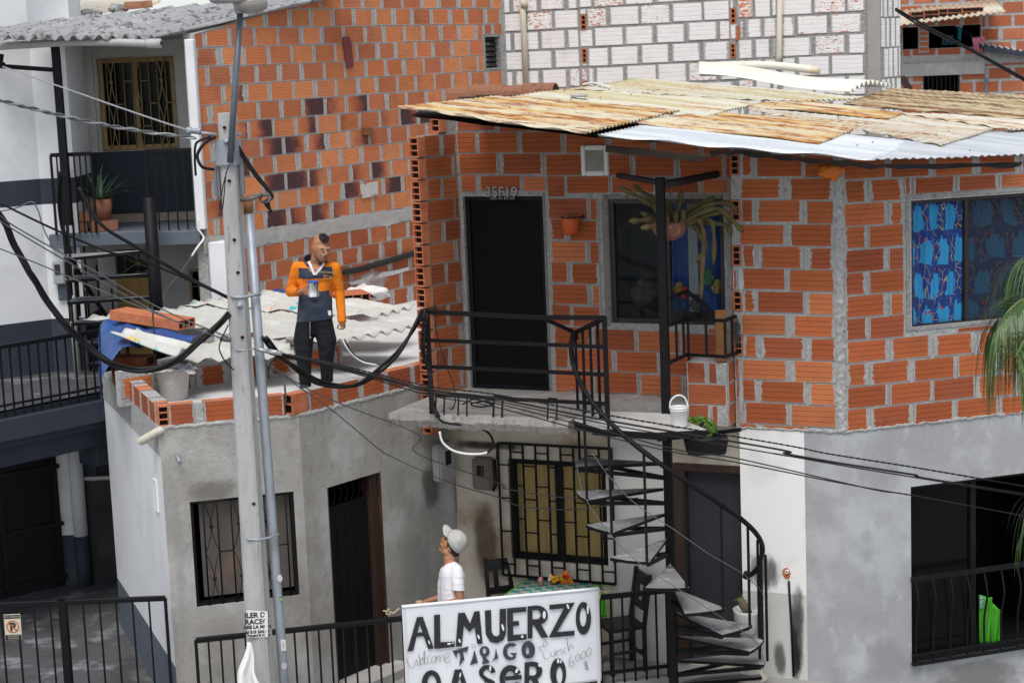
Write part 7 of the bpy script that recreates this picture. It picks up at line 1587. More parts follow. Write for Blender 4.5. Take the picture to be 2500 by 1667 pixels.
bx_ = (c4(800,620)-c4(690,280)); bx_.y = 0; bx_.normalize(); nx_ = Vector((-bx_.z, 0, bx_.x)); nx_ = nx_ if nx_.x > 0 else -nx_
fo = (fw_*.42+UP*.91).normalized(); side = sd_.copy(); nn_ = fo.cross(side); nn_ = nn_ if nn_.x > 0 else -nn_
cc_ = c4(762,420,0); mb = MB()
def dome(s, t):
    th = t*math.pi/2*1.04; ph = s*2*math.pi; r = math.sin(th); return cc_+fo*(math.cos(ph)*r*.114)+side*(math.sin(ph)*r*.096)+nn_*(math.cos(th)*.122)
mb.grid(dome, 36, 14); cap_ = mb.build('cap', M['cap'], m2, solid=-.004, smooth=True)
mb = MB()
bd_ = (fo*.84-nn_*.46).normalized()
def brim(s, t):
    w = (s-.5)*2; base = cc_+fo*.108*math.sqrt(max(0,1-w*w*.62))+side*w*.080+nn_*.006; return base+bd_*(t*.095*math.sqrt(max(0,1-w*w*.8)))+nn_*(-.02*w*w)
mb.grid(brim, 20, 8); mb.build('brim', M['cap'], cap_, solid=.004, smooth=True)
mb = MB(); mb.ball(cc_+nn_*.118, .009, 6)
for k in range(6):
    a = math.pi*k/3; mb.tube([dome(k/6, t) + nn_*.0 for t in [i/8 for i in range(9)]], .0018, 4)
mb.build('button_and_seams', M['cap'], cap_)
note = MB(); q = c4(165,1458,.01); note.grid(lambda s, t: q+Vector((-.035+s*.06, .01*math.sin(s*5), -.04+t*.07+.01*s)), 6, 6); o = note.build('paper_note', surf('printed_note', (.6,.5,.48), [((.7,.3,.05), 40, .5, .55), ((.2,.1,.35), 30, .58, .62)], .8), None, solid=.001); tag(o, 'small printed paper held by the man in the cap', 'paper')
# ------------------------------------------------------------------ painted banner on the fence
def CB(x, y): return ('S', 980+x/4.704, 1400+y/4.704)
def bn(x, y, off=.07): return PX.hit(*CB(x, y), off)
ban = thing('banner', 'white cloth banner hand-lettered ALMUERZO TIPICO CASERO tied to the street fence', 'banner')
M['banner'] = surf('banner_vinyl', (.74,.755,.79), [((.68,.695,.735), 3, .45, .7)], .55, 0, [(2.0, .12, .05)], .35)
ul, ur = PX.uv(*CB(5, 390), .06)[0], PX.uv(*CB(2270, 200), .06)[0]; vl_, vr_ = PX.uv(*CB(5, 388), .06)[1], PX.uv(*CB(2265, 178), .06)[1]
nX = Vector((PX.n[0], PX.n[1], 0))
def bwave(u, v): return .004*math.sin(u*7+v*3)+.003*math.sin(u*15-v*9)
mb = MB(); mb.grid(lambda s, t: PX.pt(ul+(ur-ul)*s, (vl_+(vr_-vl_)*s)*(1-t)+.06*t, .055+bwave(ul+(ur-ul)*s, t)*(.3+t)), 60, 30); mb.build('cloth', M['banner'], ban, solid=-.002, smooth=True)
mb = MB(); mb.tube([PX.pt(ul+(ur-ul)*k/12, vl_+(vr_-vl_)*k/12+.004, .05) for k in range(13)], .018, 8); mb.build('rolled_hem', M['banner'], ban)
M['seam'] = surf('seam', (.62,.635,.68), (), .6)
for f in (.012, .985): mb = MB(); mb.grid(lambda s, t: PX.pt(ul+(ur-ul)*(f-.008+.016*s), (vl_+(vr_-vl_)*f)*(1-t)-.02+.06*t, .0575+bwave(ul+(ur-ul)*f, t)*(.3+t)), 2, 30); mb.build('side_seam', M['seam'], ban)
t = NT('marker_paint'); c = t.mix(t.step(t.noise(1, 4, .6, stretch=(30,30,150)), .45, .75), (.010,.012,.018), (.05,.055,.07)); M['marker'] = t.done(c, .55)
M['marker_grey'] = surf('thin_marker_paint', (.035,.038,.05), [((.10,.105,.13), 60, .45, .7)], .6); M['pen'] = surf('pen_line', (.09,.09,.10), (), .7)
_lz = [0]
def letter(polys, mat=None, name='letter'):
    mb = MB()
    for P in polys:
        _lz[0] += 1; o = .072+(_lz[0] % 9)*.0004
        mb.poly([bn(x, y, o) for x, y in P])
    for k, f in enumerate(mb.f):
        a, b, c = (mb.v[i] for i in f[:3]); n = Vector((0,0,0))
        for i in range(len(f)): n += mb.v[f[i]].cross(mb.v[f[(i+1) % len(f)]])
        if n.dot(nX) < 0: mb.f[k] = tuple(reversed(f))
    bm_ = mb.build(name, mat or M['marker'], ban); return bm_
def ringp(cx, cy, rx, ry, ix, iy, a0=0, a1=360, icx=None, icy=None, n=28, tilt=0):
    icx = cx if icx is None else icx; icy = cy if icy is None else icy; out = []
    q = lambda c, d, r, s, a: (c+r*math.cos(a)+tilt*s*math.sin(a), d+s*math.sin(a))
    for k in range(n):
        u, w = math.radians(a0+(a1-a0)*k/n), math.radians(a0+(a1-a0)*(k+1)/n)
        out.append([q(cx,cy,rx,ry,u), q(cx,cy,rx,ry,w), q(icx,icy,ix,iy,w), q(icx,icy,ix,iy,u)])
    return out
letter([[(67,890),(135,882),(212,560),(246,490),(178,497)], [(178,497),(246,490),(372,855),(308,863),(205,560)], [(168,722),(178,675),(262,668),(285,712)]])
letter([[(374,472),(443,465),(447,785),(440,858),(376,858)], [(440,785),(612,775),(612,838),(440,856)]])
letter([[(652,450),(725,443),(718,585),(692,830),(622,836)], [(652,450),(725,443),(790,572),(783,668),(718,590)], [(836,432),(897,425),(845,600),(783,668),(788,572)], [(836,432),(897,425),(933,800),(872,807),(838,600)]])
letter([[(957,420),(1030,413),(1035,660),(968,690)], [(968,690),(1035,660),(1058,706),(1095,718),(1100,797),(1020,780)], [(1095,718),(1122,700),(1128,680),(1200,690),(1170,760),(1100,797)], [(1128,405),(1203,398),(1200,692),(1126,690)]])
letter([[(1213,395),(1280,390),(1284,770),(1218,775)], [(1280,388),(1435,378),(1435,432),(1280,450)], [(1280,545),(1350,538),(1352,592),(1280,600)], [(1282,700),(1438,690),(1438,752),(1282,770)]])
letter([[(1448,372),(1505,368),(1505,735),(1448,745)]]+ringp(1560,475,122,112,50,52,-90,90,1550,468)+[[(1500,366),(1562,362),(1552,416),(1500,418)], [(1500,520),(1552,518),(1562,588),(1500,592)], [(1520,585),(1600,570),(1688,728),(1612,735)]])
letter([[(1700,355),(1992,328),(1960,385),(1865,395),(1700,412)], [(1868,392),(1992,328),(1785,668),(1690,732)], [(1785,668),(1988,650),(1988,708),(1690,732)]])
letter(ringp(2090,510,88,188,38,106,0,360,2086,498, 36))
for P in (ringp(318,785,9,22,0,0,tilt=.3), ringp(548,802,24,11,0,0), ringp(592,792,12,7,0,0), ringp(668,768,12,24,0,0,tilt=.3), ringp(886,722,12,26,0,0,tilt=.3), ringp(1165,615,13,40,0,0,tilt=.25), ringp(1388,720,15,14,0,0), ringp(1640,470,18,46,0,0), ringp(1912,375,12,30,0,0,tilt=.3), ringp(2140,405,12,58,0,0), ringp(1585,1045,14,20,0,0), ringp(1605,1055,9,18,0,0), ringp(1800,1000,14,26,0,0), ringp(1832,1005,9,20,0,0), ringp(1325,1110,16,28,0,0,tilt=-.3), ringp(675,1160,9,30,0,0,tilt=-.2), ringp(1020,1085,12,30,0,0)): 
    o_ = _lz[0]; _lz[0] = 8; mb = MB()
    for q in P: mb.poly([bn(x, y, .0775) for x, y in q[:3]])
    mb.build('highlight', M['banner'], ban); _lz[0] = o_
G_ = M['marker_grey']
letter([[(585,885),(772,830),(755,893),(690,898),(612,925)], [(672,895),(710,893),(706,905),(725,978),(662,1058),(676,960)], [(585,885),(640,912),(633,962)]], G_)
letter([[(835,872),(848,900),(880,1020),(787,1047),(826,930)]], G_); letter(ringp(829,829,23,23,19,19,n=18), M['pen'], 'pen_line')
letter(ringp(955,890,58,62,20,32,0,360,953,885)+[[(930,940),(968,938),(972,965),(1022,1015),(925,1038),(938,990)]], G_)
letter([[(1085,850),(1096,905),(1114,968),(1070,985),(1035,1022),(1072,950)]], G_)
letter(ringp(1250,892,84,100,48,62,35,300,1262,895)+[[(1240,905),(1325,908),(1330,915),(1300,950),(1268,925)], [(1245,800),(1290,792),(1328,822),(1270,835)]], G_)
letter(ringp(1457,872,78,102,20,44,0,360,1448,880), G_)
letter(ringp(345,1260,112,155,55,105,150,395,350,1270)+[[(255,1225),(300,1225),(300,1420),(240,1400)]])
letter([[(612,1098),(690,1092),(640,1290),(600,1400),(540,1400)], [(640,1096),(690,1092),(800,1400),(735,1400)], [(600,1300),(720,1290),(735,1345),(590,1350)]])
letter(ringp(985,1130,95,85,42,42,95,360,985,1140)+ringp(985,1300,110,100,55,45,-110,120,975,1290)+[[(905,1180),(960,1170),(1060,1240),(1010,1270)]])
letter(ringp(1255,1200,128,155,62,92,20,335,1250,1210)+[[(1190,1178),(1380,1158),(1382,1210),(1195,1225)]])
letter([[(1415,1015),(1470,1008),(1465,1420),(1410,1420)]]+ringp(1520,1110,98,103,42,52,-90,90,1510,1115)+[[(1465,1008),(1522,1007),(1512,1064),(1465,1066)], [(1465,1165),(1512,1166),(1522,1212),(1465,1220)], [(1490,1210),(1560,1205),(1660,1420),(1590,1420)]])
letter(ringp(1800,1140,92,172,36,98,0,360,1815,1165, 36))
def pen(strokes, w=2.6, name='pen_line'):
    for P in strokes:
        q = spline([bn(x, y, .074) for x, y in P], 5); mb = MB(); mb.tube(q, w/4.704/255*.9, 4); mb.build(name, M['pen'], ban)
pen([[(58,968),(75,1020),(100,1072),(135,1076),(160,1020),(175,985),(178,1000),(190,1050),(214,1040),(208,975),(200,915)], [(212,1005),(248,985),(240,962),(215,985),(212,1030),(240,1038),(262,1010)], [(262,1010),(270,940),(262,880),(258,960),(272,1038),(295,1020)], [(330,930),(305,955),(300,1010),(325,1030),(345,1010)], [(368,945),(348,975),(358,1022),(388,1010),(386,955),(368,945)], [(402,1020),(404,940),(410,975),(428,935),(440,960),(442,1012),(450,960),(470,928),(485,950),(492,1005)], [(505,975),(548,945),(545,905),(512,925),(500,990),(530,1022),(572,985)]])
pen([[(1562,850),(1625,826)], [(1588,840),(1605,884)], [(1655,765),(1628,800),(1640,838),(1668,820),(1675,780),(1655,765)]])
pen([[(1622,888),(1632,940),(1660,978),(1698,962)], [(1712,895),(1722,940),(1750,945),(1765,905),(1762,880),(1772,935)], [(1790,930),(1785,880),(1800,895),(1825,862),(1838,880),(1845,922)], [(1888,850),(1862,868),(1866,905),(1895,898)], [(1902,740),(1910,820),(1925,885),(1932,830),(1955,808),(1968,830),(1980,856)]])
pen([[(1955,930),(1925,990),(1930,1050),(1960,1060),(1985,1030),(1968,1000),(1935,1020)], [(2030,915),(2000,950),(2010,1000),(2040,985),(2050,940),(2030,915)], [(2095,885),(2062,925),(2072,975),(2105,960),(2118,915),(2095,885)], [(2160,845),(2125,885),(2138,945),(2168,925),(2180,875),(2160,845)]])
pen([[(2125,1005),(2098,1025),(2105,1050),(2130,1060),(2125,1090),(2100,1085)], [(2108,995),(2120,1100)], [(2122,995),(2140,1105)], [(2130,1010),(2145,1100)]], 2.2)
M['rope'] = surf('sisal_rope', (.50,.44,.30), (), .9)
mb = MB(); a_, b_ = PX.hit('C2',985,1080,.03), PX.hit('C2',1048,1055,.05); mb.tube(spline([PX.hit('C2',940,1072,.04), a_, PX.hit('C2',1010,1088,.04), b_], 4), .007, 5); mb.tube(spline([a_, PX.hit('C2',975,1060,.05), PX.hit('C2',960,1095,.05), PX.hit('C2',990,1095,.04)], 4), .006, 5); mb.build('tie_string', M['rope'], ban)
mb = MB(); mb.tube(spline([PX.hit('C3',733,930,.05), PX.hit('C3',770,945,.04), PX.hit('C3',815,935,.03)], 4), .005, 5); mb.tube(spline([PX.hit('C3',735,925,.06), PX.hit('C3',742,960,.06), PX.hit('C3',736,1000,.06)], 4), .006, 5); mb.build('tie_string', M['rope'], ban)
# ------------------------------------------------------------------ table laid behind the banner
TZ = .76
A_, B_, C_ = hz(TZ,'C3',262,850), hz(TZ,'C3',728,890), hz(TZ,'C3',70,985)
eu, ev = (B_-A_), (C_-A_).normalized()*.85
tb = thing('dining_table', 'dining table with a green cloth under a teal and white checked cloth, behind the banner', 'table')
mb = MB(); mb.prism([A_+Vector((0,0,-.03)), B_+Vector((0,0,-.03)), B_+ev+Vector((0,0,-.03)), A_+ev+Vector((0,0,-.03))], (0,0,.02)); mb.build('table_top', M['wood'], tb)
for s, t in ((.08,.1),(.92,.1),(.08,.9),(.92,.9)):
    p = A_+eu*s+ev*t; mb = MB(); mb.bar(Vector((p.x,p.y,0)), Vector((p.x,p.y,TZ-.03)), .05); mb.build('leg', M['wood'], tb)
M['green_cloth'] = surf('lime_green_cloth', (.13,.36,.06), [((.10,.28,.045), 6, .5, .8)], .85)
def drape(mb, s0, s1, t0, t1, z, hang, n=24):
    def top(s, t): p = A_+eu*(s0+(s1-s0)*s)+ev*(t0+(t1-t0)*t); return Vector((p.x, p.y, z))
    mb.grid(top, n, n)
    out = {0: (lambda k: (k, 0)), 1: (lambda k: (1, k)), 2: (lambda k: (1-k, 1)), 3: (lambda k: (0, 1-k))}
    nrm = {0: -ev.normalized(), 1: eu.normalized(), 2: ev.normalized(), 3: -eu.normalized()}
    for e in range(4): mb.grid(lambda s, t: top(*out[e](s))+nrm[e]*(.006+.03*t*(.5+.5*math.sin(s*26)))-Vector((0,0,hang*t*(1+.25*abs(s-.5)*2))), 40, 6)
mb = MB(); drape(mb, -.03, 1.03, -.04, 1.03, TZ, .22); gcl = mb.build('tablecloth', M['green_cloth'], None, smooth=True); tag(gcl, 'plain lime green under-cloth draped over the dining table', 'tablecloth')
t = NT('checked_cloth'); uvn = t.n('UVMap').outputs[0]; x, y, _ = t.xyz(uvn); sx, sy = t.math('MULTIPLY', x, 7.5), t.math('MULTIPLY', y, 11)
par = t.math('MODULO', t.math('ADD', t.math('FLOOR', sx), t.math('FLOOR', sy)), 2); fx, fy = t.math('SUBTRACT', t.math('FRACT', sx), .5), t.math('SUBTRACT', t.math('FRACT', sy), .5)
inn = t.math('MULTIPLY', t.math('LESS_THAN', t.math('ABSOLUTE', fx), .42), t.math('LESS_THAN', t.math('ABSOLUTE', fy), .40))
pat = t.step(t.noise(60, 3, .7), .5, .56); kind = t.math('MODULO', t.math('FLOOR', t.math('MULTIPLY', sx, .5)), 2)
inkc = t.mix(kind, (.40,.03,.04), (.16,.16,.15)); whc = t.mix(t.math('MULTIPLY', pat, inn), (.82,.84,.83), inkc)
c = t.mix(par, (.02,.42,.34), whc); M['check'] = t.done(c, .5)
mb = MB(); mb.grid(lambda s, t: Vector((*(A_+eu*(.02+.93*s)+ev*(.04+.94*t)).xy, TZ+.006)), 2, 2); ck = mb.build('checked_cloth', M['check'], None, solid=.002); tag(ck, 'teal and white checked oilcloth on top of the green cloth', 'tablecloth')
tp = lambda x, y: hz(TZ+.009, *CB(x, y))
sh = thing('salt_shaker', 'white shaker with a white and red lid near the orange napkin', 'shaker'); p = tp(1715,100)
mb = MB(); mb.lathe(p, [(0,0),(.028,0),(.03,.03),(.022,.055),(.02,.06)], 14); mb.build('jar', M['white_plastic'], sh); mb = MB(); mb.lathe(p+Vector((0,0,.06)), [(.021,0),(.023,.012),(.014,.03),(0,.032)], 14); mb.build('lid', surf('shaker_lid', (.6,.3,.28), [((.7,.68,.66), 60, .45, .5)], .5), sh)
sh = thing('spice_shaker', 'brown spice shaker with a pink lid, left of the white shaker', 'shaker'); p = tp(1600,140)
mb = MB(); mb.lathe(p, [(0,0),(.026,0),(.027,.05),(.024,.06)], 14); mb.build('jar', surf('spice_glass', (.28,.2,.13), (), .2), sh); mb = MB(); mb.lathe(p+Vector((0,0,.06)), [(.025,0),(.027,.015),(.018,.034),(0,.036)], 14); mb.build('lid', surf('pink_lid', (.6,.07,.2), [((.7,.5,.55), 60, .5, .55)], .5), sh)
p = tp(1900,105); mb = MB(); mb.hexa([p+Vector(q) for q in ((-.075,-.02,0),(.075,-.02,0),(.06,.05,0),(-.06,.05,0),(-.03,.0,.13),(.01,.0,.13),(.01,.01,.13),(-.03,.01,.13))]); o = mb.build('orange_napkin', surf('orange_cloth', (.72,.19,.012), [((.6,.13,.01), 12, .5, .8)], .85, 0, [(12,.5,.02)]), None, bevel=.008); tag(o, 'bright orange folded napkin on the checked table', 'napkin')
p = tp(1810,75)+Vector((0,.10,0)); mb = MB(); mb.box(p+Vector((-.06,-.02,0)), p+Vector((.075,.02,.12))); o = mb.build('paper_napkins', M['white_plastic'], None, bevel=.006); tag(o, 'stack of white paper napkins standing behind the orange napkin', 'napkins')
fl = thing('flower_bunch', 'bunch of yellow and red cloth flowers on the checked table', 'flowers'); RF = random.Random(4); p = tp(1800,118)
for nm, cc, (x0, x1) in (('yellow_flowers', (.72,.42,.01), (-.06,.05)), ('red_flowers', (.38,.015,.02), (-.085,.10))):
    mb = MB()
    for k in range(26 if nm[0] == 'y' else 16):
        q = p+Vector((RF.uniform(x0,x1), RF.uniform(-.035,.05), .02+RF.uniform(0,.06)))
        if nm[0] == 'r' and abs(q.x-p.x) < .045: q.y += .04
        mb.ball(q, RF.uniform(.014,.024), 5, 0, (1,1,.7))
    mb.build(nm, surf(nm, cc, [(tuple(v*.6 for v in cc), 40, .5, .7)], .85), fl, smooth=True)
mb = MB(); 
for k in range(7): mb.ball(p+Vector((RF.uniform(-.05,.04), -.045, .03+RF.uniform(0,.05))), .006, 4)
mb.build('flower_centres', M['hole'], fl)
# hanging lime cloth corner and chairs
mb = MB(); q0, q1 = dep(17.75,'C3',742,955), dep(17.75,'C3',775,955); q2, q3 = dep(17.75,'C3',788,1108), dep(17.75,'C3',742,1110)
mb.grid(lambda s, t: q0.lerp(q1, s).lerp(q3.lerp(q2, s), t)+Vector((0,.02*math.sin(s*9+t*3),0)), 10, 10); o = mb.build('green_bag', surf('vivid_green', (.07,.42,.02), [((.05,.3,.015), 9, .5, .8)], .6), None, solid=.004, smooth=True); tag(o, 'vivid green bag hanging from the table beside the banner', 'bag')
def chair(loc, az, label, first=None):
    r = thing('dining_chair', label, 'chair', 'dark chairs at the checked table'); mat = surf('black_lacquer', (.012,.010,.010), [((.03,.025,.022), 14, .5, .8)], .4) if 'lacq' not in M else M['lacq']; M['lacq'] = mat
    a = math.radians(az); X = Vector((math.cos(a), math.sin(a), 0)); Y = Vector((-math.sin(a), math.cos(a), 0)); o = Vector(loc); P = lambda x, y, z: o+X*x+Y*y+UP*z
    mb = MB(); mb.prism([P(-.21,-.2,.44), P(.21,-.2,.44), P(.2,.2,.44), P(-.2,.2,.44)], (0,0,.035)); mb.build('seat', mat, r, bevel=.008)
    for x in (-.18,.18):
        mb = MB(); mb.bar(P(x,-.17,0), P(x,-.17,.44), .038, up=Y); mb.build('leg', mat, r, bevel=.003)
        mb = MB(); mb.bar(P(x,.18,0), P(x,.18,.46), .038, up=Y); mb.bar(P(x,.18,.45), P(x,.26,.98), .038, up=Y); mb.build('leg', mat, r, bevel=.003)
    mb = MB(); mb.prism([P(-.17,.235,.84), P(.17,.235,.84), P(.17,.255,.95), P(-.17,.255,.95)], Y*.025); mb.prism([P(-.17,.2,.60), P(.17,.2,.60), P(.17,.212,.67), P(-.17,.212,.67)], Y*.02)
    for x in (-.08,.08): mb.bar(P(x,.215,.66), P(x,.245,.85), .05, .015, up=Y)
    mb.build('backrest', mat, r)
    mb = MB()
    for x in (-.18,.18): mb.bar(P(x,-.17,.22), P(x,.18,.22), .025)
    mb.bar(P(-.18,.18,.16), P(.18,.18,.16), .025); mb.build('stretcher', mat, r)
    return r
ch = hz(.0,'C3',900,1440); chair((ch.x-.02, 17.72, 0), -72, 'dark wooden chair right of the banner, between the fence and the wall')
ch2 = dep(18.35,'C3',100,900); chair((ch2.x+.05, 18.3, 0), 20, 'dark wooden chair left of the checked table, half hidden by the banner')
# ------------------------------------------------------------------ meters under the balcony
for nm, P, q0, q1, lb in (('meter_box', G2, ('C2',1302,-60), ('C2',1420,165), 'pale grey electricity meter box high on the grey wall under the balcony'), ('meter_box', PD, ('C2',1550,25), ('C2',1690,250), 'brownish dirty electricity meter box by the barred window under the balcony')):
    r_ = P.rect(q0, q1, .08); m_ = surf('meter_case', (.36,.36,.34) if P is G2 else (.17,.14,.11), [((.2,.19,.17), 7, .5, .8)], .6)
    b = thing(nm, lb, 'meter'); mb = MB(); mb.pbox(P, *r_, .0, .12); mb.build('case', m_, b, bevel=.02, seg=2)
    a_, b_, c_, d_ = r_; mb = MB(); frame(mb, P, (a_+(b_-a_)*.2, b_-(b_-a_)*.2, c_+(d_-c_)*.38, d_-(d_-c_)*.14), .02, .12, .135); mb.build('window_frame', m_, b); mb = MB(); mb.pbox(P, a_+(b_-a_)*.25, b_-(b_-a_)*.25, c_+(d_-c_)*.42, d_-(d_-c_)*.18, .12, .124); mb.build('window', M['glass'], b)
mb = MB(); mb.tube([PD.hit('C2',1700,40,.05), PD.hit('C2',1712,210,.05), PD.hit('C2',1690,255,.06)], .015, 7); mb.tube([PD.hit('C2',1722,-60,.05), PD.hit('C2',1720,40,.05)], .015, 7); o = mb.build('meter_conduit', M['plastic_black'], None); tag(o, 'thin black conduit beside the brownish meter box', 'conduit')
# ------------------------------------------------------------------ plants and pots of the brick house
M['cactus'] = surf('olive_cactus', (.085,.066,.024), [((.12,.065,.03), 9, .45, .7), ((.10,.14,.03), 5, .5, .75)], .8, 0, [(70, .6, .006)])
M['spine'] = surf('cactus_spine', (.42,.30,.13), (), .9)
cact = thing('hanging_cactus', 'hanging pot of long furry cactus stems by the stair post', 'plant'); DC = 17.22
q = lambda reg, x, y, d=0: dep(DC+d, reg, x, y)
pc = q('B3',1215,0); mb = MB(); mb.ball(pc, .165, 12, 0, (1.0,1,.9)); mb.v = [Vector((v.x, v.y, min(v.z, pc.z+.03))) for v in mb.v]; mb.build('pot', surf('coir_pot', (.20,.09,.065), [((.32,.2,.15), 20, .5, .7), ((.1,.045,.035), 8, .55, .8)], .95, 0, [(60,.6,.01)]), cact)
RC = random.Random(17); stems = [[('A3',1250,1500,0),('A3',1120,1420,-.1),('A3',1000,1345,-.15),('A3',872,1280,-.2)], [('A3',1230,1490,0),('A3',1130,1380,.05),('A3',1040,1320,.05),('A3',965,1266,.05)], [('A3',1240,1530,0),('A3',1120,1500,-.15),('A3',1020,1508,-.2),('A3',942,1512,-.25)], [('A3',1260,1540,0),('A3',1170,1530,-.2),('A3',1100,1545,-.25),('A3',1022,1560,-.3)],
 [('A3',1265,1500,0),('A3',1285,1400,0),('A3',1300,1292,.0)], [('A3',1280,1510,0),('A3',1350,1430,0),('A3',1440,1390,.05),('A3',1532,1345,.1)], [('A3',1290,1520,0),('A3',1420,1430,-.05),('A3',1540,1390,-.1),('A3',1640,1400,-.1),('A3',1672,1470,-.1)], [('A3',1290,1540,0),('A3',1400,1470,-.15),('A3',1540,1425,-.2),('A3',1640,1500,-.2),('B3',1722,50,-.2)],
 [('A3',1300,1545,0),('A3',1400,1500,-.1),('A3',1440,1550,-.12),('B3',1450,120,-.12),('B3',1440,300,-.12),('B3',1432,500,-.12)], [('A3',1300,1540,0),('A3',1480,1500,-.05),('B3',1518,60,-.05),('B3',1518,265,-.05)], [('B3',1380,-10,0),('B3',1420,60,-.1),('B3',1462,150,-.1),('B3',1400,255,-.1)], [('B3',1450,-20,0),('B3',1600,0,-.05),('B3',1640,75,-.05)],
 [('A3',1210,1510,-.1),('A3',1150,1470,-.15),('A3',1105,1380,-.15)], [('A3',1250,1540,-.1),('A3',1255,1510,-.12),('A3',1262,1440,-.12)], [('A3',1230,1555,-.12),('A3',1200,1520,-.15),('A3',1195,1470,-.15)], [('A3',1300,1520,0),('A3',1350,1480,.1),('A3',1400,1360,.12)], [('A3',1280,1500,.05),('A3',1230,1430,.1),('A3',1195,1370,.1)], [('A3',1290,1530,-.1),('A3',1310,1500,-.12),('A3',1310,1430,-.12)],
 [('A3',1200,1560,-.05),('A3',1090,1490,-.1),('A3',1020,1450,-.1)], [('A3',1330,1540,-.05),('A3',1480,1470,-.1),('A3',1600,1450,-.12),('B3',1640,0,-.12)]]
for st_ in stems:
    P = spline([q(*s_) for s_ in st_], 6); n = len(P); R = [.023+.006*math.sin(k*.9) for k in range(n)]; R[-1] = .010; R[-2] = .018
    mb = MB(); mb.tube(P, R, 8)
    sp_ = MB()
    for k in range(1, n):
        for j in range(16):
            a = RC.uniform(0, 6.28); d = (P[k]-P[k-1]).normalized(); x = d.orthogonal().normalized(); y = d.cross(x); o_ = x*math.cos(a)+y*math.sin(a); b_ = P[k-1].lerp(P[k], RC.random())+o_*R[k]*.9; e_ = b_+o_*RC.uniform(.010,.022)+d*RC.uniform(-.006,.012); w_ = d.cross(o_)*.0011; sp_.poly([b_-w_, b_+w_, e_])
    s_o = mb.build('stem', M['cactus'], cact); sp_.build('spines', M['spine'], s_o)
mb = MB(); a_, b_ = dep(17.05,'A3',1215,1240), dep(17.1,'A3',1225,1345); mb.tube(spline([a_+Vector((.05,0,.03)), a_, a_+Vector((.02,0,-.07)), a_.lerp(b_,.8), b_], 5), .006, 5); mb.tube([b_, pc+Vector((-.12,0,.05))], .003, 4); mb.tube([b_, pc+Vector((.13,0,.05))], .003, 4); mb.build('hanger', M['wire_grey'], cact)
wp = thing('wall_pot', 'orange plastic flower pot with dry soil hung on the brick wall beside the upper door', 'pot')
c0_ = PD.hit('B3',540,5,.11); mb = MB(); mb.lathe(c0_+Vector((0,0,-.085)), [(0,0),(.05,.0),(.075,.03),(.092,.13),(.096,.165),(.088,.165),(.085,.14),(0,.138)], 20); mb.build('pot', surf('orange_plastic', (.50,.085,.02), [((.40,.06,.015), 8, .5, .8)], .5), wp, smooth=True)
mb = MB(); mb.tube(spline([PD.hit('A3',478,1490,.12), PD.hit('A3',540,1502,.03), PD.hit('A3',600,1490,.06), PD.hit('A3',635,1475,.05)], 5), .014, 6); mb.build('strap', M['plastic_black'], wp)
mb = MB(); RS = random.Random(5)
for k in range(24): mb.ball(c0_+Vector((RS.uniform(-.06,.06), RS.uniform(-.06,.06), .065+RS.uniform(0,.03))), RS.uniform(.008,.018), 4)
mb.build('dry_soil', surf('dry_litter', (.12,.08,.05), [((.25,.18,.12), 40, .5, .7)], .95), wp)
bk = thing('plastic_bucket', 'white plastic bucket with its handle up on the stair landing', 'bucket'); b0 = hz(FLOOR+.004,'B3',1284,1372)
bs = .60
mb = MB(); mb.lathe(b0, [(r*bs, h*bs) for r, h in [(0,0),(.115,0),(.118,.01),(.135,.27),(.142,.272),(.142,.30),(.134,.30),(.130,.27),(.112,.02),(0,.02)]], 28); mb.build('shell', M['white_plastic'], bk)
mb = MB(); hp_ = [b0+Vector(p)*bs for p in ((-.138,-.02,.285), (-.12,-.03,.40), (-.02,-.02,.475), (.09,0,.43), (.142,.0,.285))]; mb.tube(spline(hp_, 6), .008, 7); mb.build('handle', M['white_plastic'], bk)
mb = MB(); mb.lathe(b0, [(r*bs, h*bs) for r, h in [(.132,.245),(.141,.247),(.141,.258),(.133,.26)]], 28); mb.build('rim_band', M['white_plastic'], bk)
pa = thing('parsley_planter', 'black trough of bright green leafy herbs at the edge of the stair landing', 'plant'); DP = 16.55
t0, t1 = dep(DP,'B3',1335,1445), dep(DP,'B3',1590,1430)
mb = MB(); mb.hexa([Vector((t0.x,DP-.1,t0.z-.16)), Vector((t1.x,DP-.1,t0.z-.16)), Vector((t1.x,DP+.12,t0.z-.16)), Vector((t0.x,DP+.12,t0.z-.16)), Vector((t0.x-.03,DP-.13,t0.z)), Vector((t1.x+.03,DP-.13,t0.z)), Vector((t1.x+.03,DP+.14,t0.z)), Vector((t0.x-.03,DP+.14,t0.z))]); mb.build('trough', M['plastic_black'], pa, bevel=.012)
M['herb'] = surf('bright_herb_leaf', (.075,.19,.02), [((.13,.27,.035), 22, .45, .7), ((.035,.10,.015), 14, .5, .75)], .6)
mb = MB(); RL = random.Random(2); hc = dep(DP,'B3',1418,1385)
for k in range(900):
    while True:
        v = Vector((RL.uniform(-1,1), RL.uniform(-1,1), RL.uniform(-1,1)))
        if v.length < 1: break
    v = v.normalized()*(v.length**.45); p = hc+Vector((v.x*.17, v.y*.14, v.z*.11)); r_ = RL.uniform(.009,.017); d = Vector((RL.uniform(-1,1), RL.uniform(-1,1), RL.uniform(-.2,1))).normalized(); x = d.orthogonal().normalized()*r_; y = d.cross(x)
    mb.poly([p-x, p-y*.7, p+x, p+y*.7])
mb.build('leaves', M['herb'], pa); mb = MB(); s0 = dep(DP-.02,'B3',1432,1392); mb.tube([s0, dep(DP-.02,'B3',1440,1320)], [.03,.016], 8); mb.build('stump', M['wood_dark'], pa)
